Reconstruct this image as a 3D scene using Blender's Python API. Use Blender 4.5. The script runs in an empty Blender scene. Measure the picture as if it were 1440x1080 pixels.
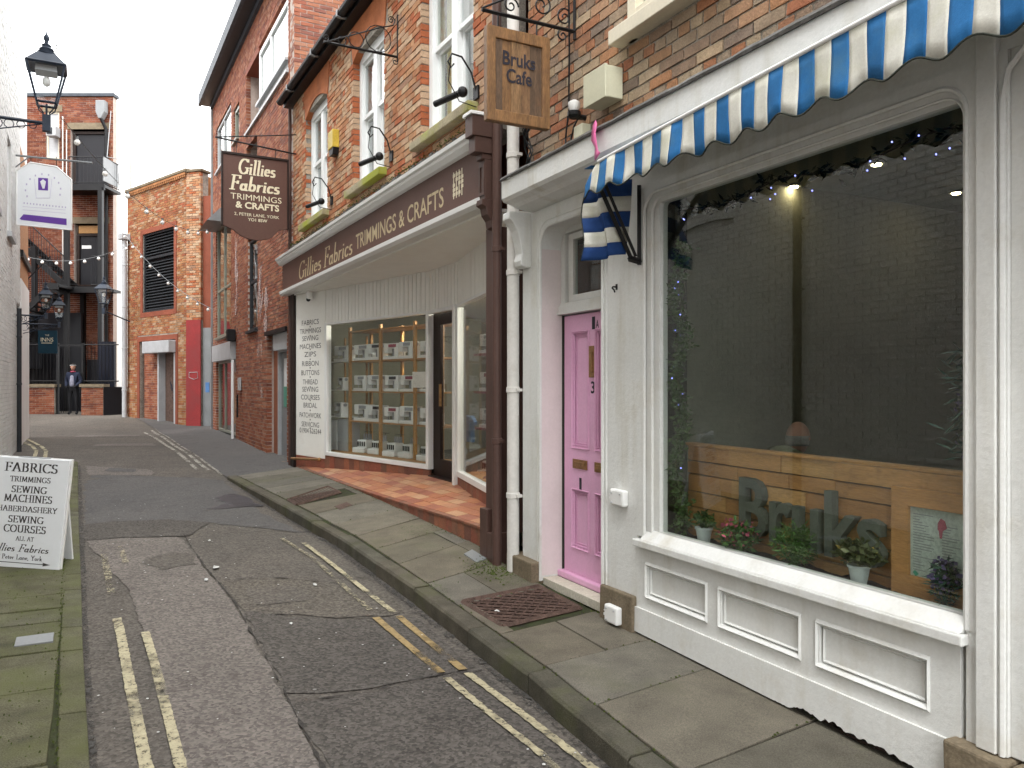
import bpy, math, random
from mathutils import Vector, Matrix, noise
random.seed(7)
R = math.radians
scene = bpy.context.scene
COL = scene.collection
EYE = 1.62          # height of the camera above the pavement outside the cafe; heights below are relative to the eye

# ------------------------------------------------------------------ camera, world, sun, exposure
cam_data = bpy.data.cameras.new('camera')
cam = bpy.data.objects.new('camera', cam_data); COL.objects.link(cam)
cam.location = (0, 0, EYE); cam.rotation_euler = (R(90), 0, 0)
cam_data.sensor_width = 36.0; cam_data.lens = 36.0 * 1100 / 1440
cam_data.clip_start = 0.05; cam_data.clip_end = 600
scene.camera = cam

SUN_EL, SUN_ROT = R(58), R(200)
world = bpy.data.worlds.new('World'); scene.world = world; world.use_nodes = True
wn = world.node_tree; wn.nodes.clear()
sky = wn.nodes.new('ShaderNodeTexSky'); sky.sky_type = 'NISHITA'; sky.sun_disc = False
sky.sun_elevation = SUN_EL; sky.sun_rotation = SUN_ROT
hs = wn.nodes.new('ShaderNodeHueSaturation'); hs.inputs['Saturation'].default_value = 0.25
mx = wn.nodes.new('ShaderNodeMix'); mx.data_type = 'RGBA'; mx.inputs[0].default_value = 0.8
mx.inputs[7].default_value = (10.9, 11.05, 11.1, 1)      # the even white of the overcast
bg = wn.nodes.new('ShaderNodeBackground'); bg.inputs['Strength'].default_value = 0.13
wo = wn.nodes.new('ShaderNodeOutputWorld')
wn.links.new(sky.outputs[0], hs.inputs['Color']); wn.links.new(hs.outputs[0], mx.inputs[6])
wn.links.new(mx.outputs[2], bg.inputs[0]); wn.links.new(bg.outputs[0], wo.inputs[0])

sun_d = bpy.data.lights.new('sun', 'SUN'); sun_d.energy = 0.8; sun_d.angle = R(25); sun_d.color = (1, .98, .95)
sun = bpy.data.objects.new('sun', sun_d); COL.objects.link(sun)
sun.rotation_euler = (R(90) - SUN_EL, 0, R(180) - SUN_ROT + R(0)); sun.location = (0, 0, 20)

vs = scene.view_settings
vs.view_transform = 'Standard'; vs.look = 'None'; vs.exposure = 1.97; vs.gamma = 1; vs.use_curve_mapping = False
scene.cycles.max_bounces = 8; scene.cycles.diffuse_bounces = 4; scene.cycles.transparent_max_bounces = 24
scene.cycles.use_denoising = True
scene.cycles.sample_clamp_indirect = 6

# ------------------------------------------------------------------ frames: local axes of each facade
class Frame:
    """x runs along a facade to the right as seen from the street, y goes into the building, z is up (relative to the eye)"""
    def __init__(s, ox, oy, deg):
        s.t = R(deg); s.o = (ox, oy); s.c, s.s = math.cos(s.t), math.sin(s.t)
    def w(s, u, y, z):
        return (s.o[0] + s.c*u - s.s*y, s.o[1] + s.s*u + s.c*y, z + EYE)
    def loc(s, X, Y):
        dx, dy = X - s.o[0], Y - s.o[1]
        return (dx*s.c + dy*s.s, -dx*s.s + dy*s.c)
C = Frame(.215, 6.4, -63.0)          # cafe front
F = Frame(-.127, 7.0, -61.4)         # fabric shop front and modern building
SF = Frame(-3.74, 13.63, -48.3)      # recessed shop window
RW = Frame(*F.w(-2.74, .86, 0)[:2], -61.4 - 13.0)   # right hand shop window of the recess
L = Frame(-4.113, 4.827, 118.6)      # white wall on the left
LV = Frame(-13.05, 26.5, -40.7)      # brick building with the louvre
FE = Frame(-18.0, 29.0, 0.0)         # fire escape building
W = Frame(0, 0, 0)

def interp(t, x):
    if x <= t[0][0]: return t[0][1]
    for (a, b), (c, d) in zip(t, t[1:]):
        if x <= c: return b + (d-b)*(x-a)/(c-a)
    return t[-1][1]
ROAD = [(-60,-.7),(-45,-.75),(-28,-.95),(-24.5,-1.05),(-23.3,-1.10),(-19.4,-1.32),(-18,-1.37),(-12,-1.44),(-8,-1.51),(-6.7,-1.55),(-4,-1.62),(0,-1.71),(3.5,-1.77),(8,-1.85)]
KERB = [(-8,-1.47),(-6.7,-1.49),(-3.6,-1.52),(-1.6,-1.56),(0,-1.60),(3.5,-1.66),(8,-1.74)]
WALLZ = [(-8,-1.44),(-4.4,-1.43),(-2.6,-1.46),(-1.2,-1.49),(-.2,-1.52),(.1,-1.585),(1.3,-1.64),(3.5,-1.675),(8,-1.75)]
KV = [(-8,1.30),(-7,1.22),(-3.6,1.06),(-1.6,.96),(.5,.97),(2.4,1.04),(3.5,1.13),(8,1.45)]   # kerb's distance from the shop front line
def rz(u): return interp(ROAD, u)
def ground(u, y):                       # F frame; road surface
    return rz(u) + .012*math.sin(u*1.3)*math.cos(y*2) - .02*max(0, 1-abs(abs(-y-2.2)-1.1)*3)*(1 if u > -8 else 0)

# ------------------------------------------------------------------ materials
MATS = {}
def nn(nt, kind, **kw):
    n = nt.nodes.new(kind)
    for k, v in kw.items(): setattr(n, k, v)
    return n
def ramp(nt, stops, const=False):
    n = nt.nodes.new('ShaderNodeValToRGB'); cr = n.color_ramp
    if const: cr.interpolation = 'CONSTANT'
    while len(cr.elements) > 1: cr.elements.remove(cr.elements[-1])
    for i, (p, c) in enumerate(stops):
        e = cr.elements[0] if i == 0 else cr.elements.new(p)
        e.position = p; e.color = (c[0], c[1], c[2], 1)
    return n
def mixc(nt, fac, a, b, mode='MIX'):
    m = nt.nodes.new('ShaderNodeMix'); m.data_type = 'RGBA'; m.blend_type = mode
    for i, v in ((0, fac), (6, a), (7, b)):
        if isinstance(v, (int, float)): m.inputs[i].default_value = v
        elif isinstance(v, tuple): m.inputs[i].default_value = (v[0], v[1], v[2], 1)
        else: nt.links.new(v, m.inputs[i])
    return m.outputs[2]
def noise_f(nt, vec, scale, detail=4, rough=.55, lo=.35, hi=.65, stretch=None):
    if stretch:
        mp = nt.nodes.new('ShaderNodeMapping'); mp.inputs['Scale'].default_value = stretch
        nt.links.new(vec, mp.inputs[0]); vec = mp.outputs[0]
    n = nn(nt, 'ShaderNodeTexNoise'); n.inputs['Scale'].default_value = scale; n.inputs['Detail'].default_value = detail
    n.inputs['Roughness'].default_value = rough; nt.links.new(vec, n.inputs['Vector'])
    r = nn(nt, 'ShaderNodeMapRange'); r.inputs[1].default_value = lo; r.inputs[2].default_value = hi
    nt.links.new(n.outputs[0], r.inputs[0]); return r.outputs[0]
def new_mat(name):
    m = bpy.data.materials.new(name); m.use_nodes = True; nt = m.node_tree
    b = nt.nodes['Principled BSDF']
    g = nn(nt, 'ShaderNodeNewGeometry')
    return m, nt, b, g.outputs['Position']
def mat(name, col, rough=.6, var=.18, vscale=3, fine=.12, fscale=60, bump=.15, bscale=80, chips=None, streak=0, dirt=None, dscale=1.2, dlo=.5, dhi=.75,
        metal=0, palette=None, stretch=None, spec=.5, emit=None, pvar=0.0):
    if name in MATS: return MATS[name]
    m, nt, b, P = new_mat(name)
    if palette:
        at = nn(nt, 'ShaderNodeAttribute', attribute_name='tint')
        n = len(palette)
        base = ramp(nt, [(i/n, c) for i, c in enumerate(palette)], True); nt.links.new(at.outputs['Fac'], base.inputs[0]); c = base.outputs[0]
    else:
        rgb = nn(nt, 'ShaderNodeRGB'); rgb.outputs[0].default_value = (*col, 1); c = rgb.outputs[0]
    def sc(k): return tuple(min(1, x*k) for x in (1, 1, 1))
    f1 = noise_f(nt, P, vscale, 4, .6, .3, .7, stretch)
    c = mixc(nt, f1, c, mixc(nt, 1.0, c, (1-var*2,)*3, 'MULTIPLY'))
    if fine:
        f2 = noise_f(nt, P, fscale, 3, .6, .35, .65, stretch)
        c = mixc(nt, f2, c, mixc(nt, 1.0, c, (1-fine*2,)*3, 'MULTIPLY'))
    if dirt:
        f3 = noise_f(nt, P, dscale, 6, .65, dlo, dhi)
        c = mixc(nt, f3, c, dirt)
    if streak:                       # run-off streaks down the paint
        f5 = noise_f(nt, P, 7, 4, .6, .50, .80, (1,1,.09)); mk = noise_f(nt, P, 1.1, 3, .6, .40, .65)
        c = mixc(nt, f5, c, mixc(nt, mk, c, mixc(nt, 1.0, c, (1-streak, 1-streak*1.15, 1-streak*1.5), 'MULTIPLY')))
    if chips:                        # flaked spots down to the wood
        f6 = noise_f(nt, P, 22, 5, .75, .735, .745); f7 = noise_f(nt, P, 1.7, 3, .6, .48, .60)
        mm = nn(nt, 'ShaderNodeMath', operation='MULTIPLY'); nt.links.new(f6, mm.inputs[0]); nt.links.new(f7, mm.inputs[1]); c = mixc(nt, mm.outputs[0], c, chips)
    nt.links.new(c, b.inputs['Base Color'])
    b.inputs['Roughness'].default_value = rough; b.inputs['Metallic'].default_value = metal
    b.inputs['Specular IOR Level'].default_value = spec if spec != .5 else (.18 if rough >= .7 else .22 if (not palette and max(col) < .12) else .4)
    if bump:
        f4 = noise_f(nt, P, bscale, 5, .65, .2, .8, stretch)
        bp = nn(nt, 'ShaderNodeBump'); bp.inputs['Strength'].default_value = bump; bp.inputs['Distance'].default_value = .01
        nt.links.new(f4, bp.inputs['Height']); nt.links.new(bp.outputs[0], b.inputs['Normal'])
    if emit:
        b.inputs['Emission Color'].default_value = (*emit[0], 1); b.inputs['Emission Strength'].default_value = emit[1]
    MATS[name] = m; return m
def glass(name, tint=(.93,.96,.95), f0=.045, rough=0.0, wave=.0):
    """thin window glass: clear, reflecting more towards grazing angles, the same from either side"""
    if name in MATS: return MATS[name]
    m = bpy.data.materials.new(name); m.use_nodes = True; nt = m.node_tree; nt.nodes.clear()
    out = nn(nt, 'ShaderNodeOutputMaterial')
    t = nn(nt, 'ShaderNodeBsdfTransparent'); t.inputs[0].default_value = (*tint, 1)
    g = nn(nt, 'ShaderNodeBsdfGlossy'); g.inputs['Roughness'].default_value = rough
    gg = nn(nt, 'ShaderNodeNewGeometry'); d = nn(nt, 'ShaderNodeVectorMath', operation='DOT_PRODUCT')
    nt.links.new(gg.outputs['Incoming'], d.inputs[0]); nt.links.new(gg.outputs['True Normal'], d.inputs[1])
    def mth(op, a, b=None):
        n = nn(nt, 'ShaderNodeMath', operation=op)
        for i, v in enumerate((a, b)):
            if v is None: continue
            if isinstance(v, (int, float)): n.inputs[i].default_value = v
            else: nt.links.new(v, n.inputs[i])
        return n.outputs[0]
    k = mth('POWER', mth('SUBTRACT', 1.0, mth('ABSOLUTE', d.outputs['Value'])), 5.0)
    fac = mth('ADD', mth('MULTIPLY', k, 1-f0), f0)
    if wave:
        nz = nn(nt, 'ShaderNodeTexNoise'); nz.inputs['Scale'].default_value = 1.2; nz.inputs['Detail'].default_value = 1; nt.links.new(gg.outputs['Position'], nz.inputs['Vector'])
        bp = nn(nt, 'ShaderNodeBump'); bp.inputs['Strength'].default_value = wave; bp.inputs['Distance'].default_value = .05
        nt.links.new(nz.outputs[0], bp.inputs['Height']); nt.links.new(bp.outputs[0], g.inputs['Normal'])
    ms = nn(nt, 'ShaderNodeMixShader')
    nt.links.new(fac, ms.inputs[0]); nt.links.new(t.outputs[0], ms.inputs[1]); nt.links.new(g.outputs[0], ms.inputs[2])
    nt.links.new(ms.outputs[0], out.inputs[0]); MATS[name] = m; return m

# brick palettes
PAL_OLD = [(.46,.21,.11),(.42,.21,.12),(.50,.30,.18),(.50,.37,.24),(.44,.26,.15),(.52,.40,.27),(.42,.17,.09),(.44,.33,.23),(.33,.23,.16),(.52,.27,.14),(.40,.31,.22),(.28,.21,.16)]
PAL_OLD2 = [(.52,.27,.14),(.48,.22,.11),(.56,.36,.23),(.55,.31,.18),(.50,.25,.13),(.60,.41,.27),(.46,.19,.09),(.53,.34,.21),(.38,.22,.14),(.55,.29,.15),(.58,.40,.25),(.46,.14,.06)]
PAL_RED = [(.34,.125,.07),(.31,.105,.06),(.38,.16,.09),(.33,.13,.075),(.27,.09,.055),(.40,.19,.12),(.22,.085,.06)]
PAL_LV = [(.42,.19,.08),(.38,.155,.07),(.45,.23,.11),(.34,.13,.06),(.42,.24,.13),(.38,.12,.06),(.50,.32,.20)]
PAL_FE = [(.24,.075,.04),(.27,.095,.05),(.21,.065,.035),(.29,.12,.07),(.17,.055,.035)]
def M(k):
    return MATS[k]
mat('brick_old', 0, .85, .16, 9, .16, 90, .55, 70, palette=PAL_OLD)
mat('brick_shop', 0, .85, .14, 9, .14, 90, .5, 70, palette=PAL_OLD2)
mat('brick_red', 0, .8, .12, 3, .12, 60, .3, 60, palette=PAL_RED)
mat('brick_louvre', 0, .85, .2, 3, .15, 60, .3, 60, palette=PAL_LV)
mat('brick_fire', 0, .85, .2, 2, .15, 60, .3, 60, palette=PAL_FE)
mat('brick_white', 0, .6, .06, 1.2, .04, 40, .35, 60, palette=[(.68,.68,.65),(.65,.655,.63),(.70,.70,.68),(.66,.66,.635)], dirt=(.50,.50,.46), dscale=.9, dlo=.55, dhi=.9)
mat('mortar_old', (.46,.42,.36), .95, .25, 8, .2, 80, .5, 60)
mat('mortar_red', (.50,.42,.37), .95, .1, 8, .1, 80, .3, 60)
mat('mortar_white', (.60,.60,.58), .8, .1, 3, .05, 60, .3, 60)
mat('arch_brick', (.50,.17,.07), .8, .15, 4, .1, 60, .25, 60)
mat('white_paint', (.72,.725,.70), .42, .04, 2.5, .03, 50, .22, 30, chips=(.16,.12,.09), streak=.30, dirt=(.50,.46,.38), dscale=2.6, dlo=.56, dhi=.92)
mat('bright_board', (.86,.85,.80), .45, .03, 2.5, .02, 50, .1, 25, dirt=(.70,.66,.58), dscale=2, dlo=.56, dhi=.95)
mat('clean_white', (.78,.78,.76), .4, .03, 3, .01, 50, .05, 40)
mat('upvc_white', (.76,.78,.78), .35, .03, 3, .01, 50, .05, 40)
mat('pipe_white', (.66,.64,.60), .45, .06, 3, .04, 40, .1, 40, dirt=(.42,.36,.28), dscale=3, dlo=.58, dhi=.9)
mat('cream_paint', (.70,.64,.50), .5, .06, 3, .04, 40, .1, 40)
mat('beige_paint', (.50,.46,.39), .6, .12, 2, .08, 40, .1, 40, dirt=(.30,.27,.22), dscale=2, dlo=.5, dhi=.85)
mat('brown_paint', (.092,.052,.042), .42, .08, 2, .05, 40, .08, 30)
mat('brown_sign', (.11,.055,.042), .5, .06, 2, .04, 40, .06, 30)
mat('dark_brown', (.022,.012,.009), .5, .1, 3, .05, 40, .1, 40)
mat('gold_paint', (.56,.45,.27), .5, .1, 12, .08, 60, .05, 60)
mat('pale_gold', (.72,.64,.46), .5, .05, 12, .05, 60, .05, 60)
mat('pink_paint', (.76,.42,.62), .32, .05, 2.5, .03, 50, .12, 25, chips=(.35,.2,.24), streak=.14, dirt=(.55,.28,.40), dscale=4, dlo=.66, dhi=.95)
mat('pale_pink', (.72,.64,.63), .45, .05, 2.5, .02, 50, .12, 30, chips=(.2,.15,.12), streak=.2, dirt=(.5,.45,.42), dscale=3, dlo=.6, dhi=.95)
mat('brass', (.40,.22,.09), .45, .2, 20, .1, 60, .1, 60, metal=.6)
mat('black_iron', (.012,.012,.013), .45, .15, 6, .1, 60, .15, 80)
mat('lamp_green', (.025,.035,.055), .45, .15, 6, .1, 60, .15, 80)
mat('dark_grey', (.03,.033,.037), .5, .1, 4, .05, 60, .1, 60)
mat('mid_grey', (.22,.23,.235), .45, .1, 3, .06, 60, .08, 60)
mat('pale_grey', (.45,.46,.47), .45, .1, 3, .06, 60, .08, 60)
mat('grey_green', (.24,.25,.20), .35, .1, 2, .05, 30, .05, 60)
mat('slate', (.07,.08,.095), .6, .2, 5, .15, 40, .3, 40)
mat('lead', (.16,.155,.145), .65, .25, 6, .2, 40, .5, 30, dirt=(.06,.055,.045), dscale=5, dlo=.4, dhi=.7)
mat('stone', (.25,.20,.135), .85, .2, 6, .15, 60, .4, 50, dirt=(.16,.13,.09), dscale=5, dlo=.45, dhi=.8)
mat('sill_stone', (.46,.40,.27), .85, .15, 5, .15, 60, .35, 50, dirt=(.30,.32,.05), dscale=1.1, dlo=.44, dhi=.62)
mat('plain_sill', (.62,.58,.48), .7, .1, 5, .1, 60, .2, 50)
mat('slab', 0, .82, .18, 3.5, .2, 140, .5, 120, palette=[(.180,.160,.120),(.21,.187,.145),(.165,.150,.117),(.195,.17,.128),(.215,.197,.16),(.175,.163,.132)], dirt=(.115,.115,.065), dscale=1.3, dlo=.56, dhi=.85)
mat('moss_slab', 0, .88, .25, 4, .25, 140, .6, 120, palette=[(.178,.170,.105),(.195,.185,.118),(.165,.160,.098),(.185,.178,.12)], dirt=(.105,.112,.045), dscale=2.2, dlo=.42, dhi=.72)
mat('kerb', 0, .85, .22, 5, .2, 140, .5, 120, palette=[(.15,.133,.10),(.13,.12,.09),(.165,.145,.11),(.14,.13,.10)], dirt=(.085,.09,.04), dscale=2, dlo=.5, dhi=.78)
mat('bed', (.055,.05,.035), .95, .3, 9, .2, 90, .5, 90, dirt=(.05,.065,.02), dscale=3, dlo=.4, dhi=.7)
mat('moss', (.13,.17,.035), .95, .3, 20, .3, 120, .8, 120)
mat('tile', 0, .55, .14, 8, .1, 60, .12, 60, palette=[(.46,.19,.09),(.42,.16,.08),(.50,.25,.13),(.38,.14,.08),(.52,.30,.17),(.44,.21,.12),(.33,.12,.075)])
mat('tile_joint', (.20,.13,.09), .9, .2, 10, .1, 60, .3, 60)
mat('riser_tile', 0, .6, .15, 6, .15, 60, .15, 60, palette=[(.32,.10,.06),(.36,.13,.07),(.28,.09,.05),(.22,.09,.06),(.30,.13,.08)], dirt=(.12,.08,.05), dscale=5, dlo=.5, dhi=.8)
mat('stripe_blue', (.030,.17,.42), .8, .14, 6, .06, 120, .2, 200, streak=.15, dirt=(.07,.17,.27), dscale=4, dlo=.5, dhi=.8)
mat('stripe_white', (.72,.71,.64), .8, .08, 5, .05, 120, .2, 200, streak=.22, dirt=(.46,.46,.32), dscale=4, dlo=.48, dhi=.82)
mat('stripe_navy', (.02,.06,.20), .8, .08, 4, .05, 120, .15, 200)
mat('trim_black', (.04,.045,.035), .8)
mat('plank', 0, .5, .18, 2.0, .12, 25, .2, 25, palette=[(.60,.29,.105),(.66,.34,.13),(.52,.24,.085),(.72,.40,.16),(.62,.30,.105)], stretch=(1,1,6), dirt=(.14,.06,.02), dscale=6, dlo=.60, dhi=.85)
mat('sign_plank', 0, .5, .28, 3.5, .22, 30, .2, 30, palette=[(.33,.165,.06),(.28,.13,.045),(.36,.20,.085),(.17,.10,.055),(.32,.17,.075),(.40,.24,.11)], stretch=(6,6,.8), dirt=(.13,.06,.025), dscale=9, dlo=.56, dhi=.85)
mat('shelf_wood', (.46,.24,.08), .5, .1, 5, .1, 40, .1, 40)
mat('letter_grey', (.115,.125,.11), .6, .12, 8, .1, 60, .1, 60)
mat('letter_dark', (.035,.033,.045), .6)
mat('ink', (.03,.03,.035), .6, 0, 3, 0, 60, 0)
mat('print_black', (.055,.05,.05), .6, 0, 3, 0, 60, 0)
mat('board_white', (.76,.78,.80), .35, .02, 3, .01, 50, .03, 30, dirt=(.62,.63,.63), dscale=3, dlo=.6, dhi=.95)
mat('purple', (.13,.05,.32), .5, .05, 4, .02, 50, 0)
mat('pale_purple', (.50,.45,.62), .5, .05, 4, .02, 50, 0)
mat('machine_white', (.80,.80,.79), .3, .03, 3, 0, 60, 0)
mat('machine_grey', (.30,.31,.33), .4, .05, 3, 0, 60, 0)
mat('machine_black', (.015,.015,.018), .4, .05, 3, 0, 60, 0)
mat('machine_red', (.36,.03,.07), .4)
mat('soil', (.03,.022,.016), .95, .3, 20, .3, 90, .8, 70)
mat('leaf_mid', (.085,.17,.04), .55, .3, 12, .2, 60, .1, 60)
mat('leaf_bright', (.085,.20,.035), .55, .3, 12, .2, 60, .1, 60)
mat('leaf_dark', (.010,.018,.009), .9, .3, 12, .2, 60, .1, 60, spec=.1)
mat('leaf_olive', (.10,.12,.04), .6, .3, 12, .2, 60, .1, 60)
mat('leaf_teal', (.05,.13,.09), .6, .3, 12, .2, 60, .1, 60)
mat('flower_pink', (.50,.10,.16), .6)
mat('flower_lilac', (.12,.09,.22), .6)
mat('flower_yellow', (.50,.36,.06), .6)
mat('pot_white', (.55,.60,.60), .45, .05, 5, .03, 60, .05, 50)
mat('blue_led', (.1,.1,.6), .4, 0, 3, 0, 60, 0, emit=((.25,.28,1), 1.3))
mat('lamp_warm', (.9,.8,.6), .4, 0, 3, 0, 60, 0, emit=((1,.80,.48), 26))
mat('tube_light', (.9,.9,.85), .4, 0, 3, 0, 60, 0, emit=((1,.94,.80), 90))
mat('room_dark', (.055,.055,.045), .85, .1, 1, .05, 30, .1, 30)
mat('room_pale', (.17,.15,.11), .85, .1, 1, .05, 30, .1, 30)
mat('room_mid', (.27,.27,.21), .85, .15, 1, .05, 30, .1, 30)
mat('blind', (.64,.60,.34), .8, .05, 3, .03, 60, .05, 60)
mat('curtain', (.62,.62,.58), .85, .12, 5, .05, 60, .2, 20, stretch=(5,5,.3))
mat('blue_door', (.07,.11,.19), .5, .1, 3, .05, 50, .1, 50)
mat('teal_sign', (.008,.045,.075), .5)
mat('navy_board', (.006,.008,.018), .5)
mat('red_panel', (.33,.045,.045), .7, .15, 2, .1, 50, .2, 60, dirt=(.24,.05,.05), dscale=2, dlo=.45, dhi=.8)
mat('red_wall', (.28,.085,.05), .75, .15, 2, .1, 50, .2, 60)
mat('render_white', (.74,.72,.69), .8, .05, 1, .03, 40, .1, 60)
mat('skin', (.46,.25,.18), .5, .06, 12, .04, 80, .05, 80)
mat('shirt_sage', (.26,.27,.17), .85, .1, 12, .1, 80, .2, 80)
mat('jacket_navy', (.02,.026,.05), .85)
mat('top_grey', (.26,.26,.33), .85)
mat('trousers_black', (.012,.012,.014), .85)
mat('hair_dark', (.02,.016,.014), .7)
mat('hair_grey', (.30,.28,.26), .8)
mat('band_white', (.6,.6,.58), .8)
mat('yellow_box', (.70,.50,.06), .45)
mat('box_cream', (.60,.59,.44), .45, .05, 5, .03, 60, .05, 50)
mat('ribbon_pink', (.76,.14,.36), .55)
mat('rust_iron', (.15,.095,.075), .75, .25, 12, .2, 90, .5, 90)
mat('fabric_floral', 0, .85, .3, 30, .4, 60, .2, 80, palette=[(.55,.20,.38),(.60,.50,.55),(.35,.10,.22),(.62,.58,.58)])
mat('tee_blue', (.10,.22,.45), .8)
mat('tee_green', (.35,.50,.10), .8)
mat('paper', (.74,.74,.66), .7)
mat('menu_paper', (.62,.70,.66), .6)
mat('bulb', (.82,.80,.76), .25, 0, 3, 0, 60, 0)
mat('tissue', (.75,.75,.72), .9)
mat('graffiti', (.03,.035,.05), .8)
mat('sticker_green', (.10,.42,.30), .5)
mat('sticker_blue', (.08,.22,.50), .5)
glass('shop_glass', (.95,.97,.96), .028)
glass('cafe_glass', (.92,.95,.93), .055)
glass('upper_glass', (.93,.95,.95), .09, wave=.25)
glass('lantern_glass', (.93,.95,.96), .05)

def asphalt(name, a, b, speck=.5, rough=.85, scale=1.0, tonal=1.0):
    m, nt, bs, P = new_mat(name)
    f = noise_f(nt, P, .8, 6, .65, .35, .65)
    c = mixc(nt, f, a, b)
    v = nn(nt, 'ShaderNodeTexVoronoi'); v.inputs['Scale'].default_value = 62*scale; nt.links.new(P, v.inputs['Vector'])
    sep = nn(nt, 'ShaderNodeSeparateColor'); nt.links.new(v.outputs['Color'], sep.inputs[0])
    mr = nn(nt, 'ShaderNodeMapRange'); mr.inputs[1].default_value = .0; mr.inputs[2].default_value = 1; mr.inputs[3].default_value = .30; mr.inputs[4].default_value = 1.85
    nt.links.new(sep.outputs[0], mr.inputs[0])
    cc = nn(nt, 'ShaderNodeCombineColor')
    for i in range(3): nt.links.new(mr.outputs[0], cc.inputs[i])
    c = mixc(nt, speck, c, mixc(nt, 1.0, c, cc.outputs[0], 'MULTIPLY'))
    # sparse pale chewing gum and grit specks, darker stains
    v2 = nn(nt, 'ShaderNodeTexVoronoi'); v2.inputs['Scale'].default_value = 5.5; v2.inputs['Randomness'].default_value = 1; nt.links.new(P, v2.inputs['Vector'])
    r2 = ramp(nt, [(0, (1,1,1)), (.055, (1,1,1)), (.085, (0,0,0))]); nt.links.new(v2.outputs['Distance'], r2.inputs[0])
    s2 = nn(nt, 'ShaderNodeSeparateColor'); nt.links.new(v2.outputs['Color'], s2.inputs[0]); g2 = nn(nt, 'ShaderNodeMath', operation='GREATER_THAN'); nt.links.new(s2.outputs[0], g2.inputs[0]); g2.inputs[1].default_value = .80
    g3 = nn(nt, 'ShaderNodeMath', operation='MULTIPLY'); nt.links.new(g2.outputs[0], g3.inputs[0]); nt.links.new(r2.outputs[0], g3.inputs[1])
    c = mixc(nt, g3.outputs[0], c, (.22,.21,.195))
    f3 = noise_f(nt, P, 3.3, 6, .7, .54, .80)
    c = mixc(nt, f3, c, mixc(nt, 1.0, c, (.62,.60,.60), 'MULTIPLY'))
    f5 = noise_f(nt, P, 14, 3, .6, .62, .74)
    c = mixc(nt, f5, c, mixc(nt, 1.0, c, (1.22,1.2,1.18), 'MULTIPLY'))
    nt.links.new(c, bs.inputs['Base Color']); bs.inputs['Roughness'].default_value = rough; bs.inputs['Specular IOR Level'].default_value = .18
    bp = nn(nt, 'ShaderNodeBump'); bp.inputs['Strength'].default_value = .55; bp.inputs['Distance'].default_value = .006
    h = nn(nt, 'ShaderNodeMath', operation='ADD'); nt.links.new(v.outputs['Distance'], h.inputs[0]); nt.links.new(f, h.inputs[1])
    nt.links.new(h.outputs[0], bp.inputs['Height']); nt.links.new(bp.outputs[0], bs.inputs['Normal'])
    MATS[name] = m
asphalt('asphalt', (.112,.098,.084), (.088,.079,.069))
asphalt('asphalt_far', (.075,.07,.063), (.09,.082,.073), .35)
asphalt('asphalt_light', (.150,.132,.118), (.128,.113,.101), .5)
asphalt('asphalt_dark', (.086,.077,.068), (.070,.063,.056), .6)
asphalt('asphalt_smooth', (.098,.092,.088), (.082,.078,.076), .3, .8)
asphalt('asphalt_brown', (.108,.094,.078), (.092,.082,.07), .6)
asphalt('wet', (.036,.036,.042), (.045,.045,.05), .2, .35)
asphalt('crack', (.042,.038,.034), (.06,.054,.05), .3, .95)

def worn_paint(name, col, keep, scale=9):
    """old road paint: the worn holes let the tarmac show"""
    m, nt, b, P = new_mat(name)
    f0_ = noise_f(nt, P, 30, 5, .8, keep-.05, keep+.03); f1_ = noise_f(nt, P, 2.6, 4, .65, .50, .68)
    f = mixc(nt, 1.0, f0_, f1_, 'ADD')
    f2 = noise_f(nt, P, 2.2, 3, .6, .35, .6)
    b.inputs['Roughness'].default_value = .75
    c = mixc(nt, noise_f(nt, P, 30, 4, .7), col, tuple(x*.66 for x in col)); nt.links.new(c, b.inputs['Base Color'])
    t = nn(nt, 'ShaderNodeBsdfTransparent'); ms = nn(nt, 'ShaderNodeMixShader')
    nt.links.new(f, ms.inputs[0]); nt.links.new(b.outputs[0], ms.inputs[1]); nt.links.new(t.outputs[0], ms.inputs[2])
    out = nt.nodes['Material Output']; nt.links.new(ms.outputs[0], out.inputs[0]); MATS[name] = m
worn_paint('yellow_line', (.44,.39,.25), .60)
worn_paint('yellow_faint', (.33,.29,.19), .50, 12)
worn_paint('ochre_line', (.34,.24,.10), .66)
worn_paint('white_line', (.42,.40,.34), .54)
worn_paint('grime', (.040,.036,.031), .50, 12)
worn_paint('moss_film', (.10,.14,.03), .42, 7)
def painted_light_mat():  # pale see-through colour imitating sunlight reflected onto brick
    m, nt, b, P = new_mat('painted_light')
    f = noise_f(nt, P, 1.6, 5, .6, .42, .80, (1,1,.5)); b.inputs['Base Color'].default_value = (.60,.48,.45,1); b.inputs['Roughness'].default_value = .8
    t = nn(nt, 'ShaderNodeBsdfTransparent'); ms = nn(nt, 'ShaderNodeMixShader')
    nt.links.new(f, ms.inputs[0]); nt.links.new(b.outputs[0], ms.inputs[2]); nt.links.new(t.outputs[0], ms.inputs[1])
    nt.links.new(ms.outputs[0], nt.nodes['Material Output'].inputs[0]); MATS['painted_light'] = m
painted_light_mat()

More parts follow.
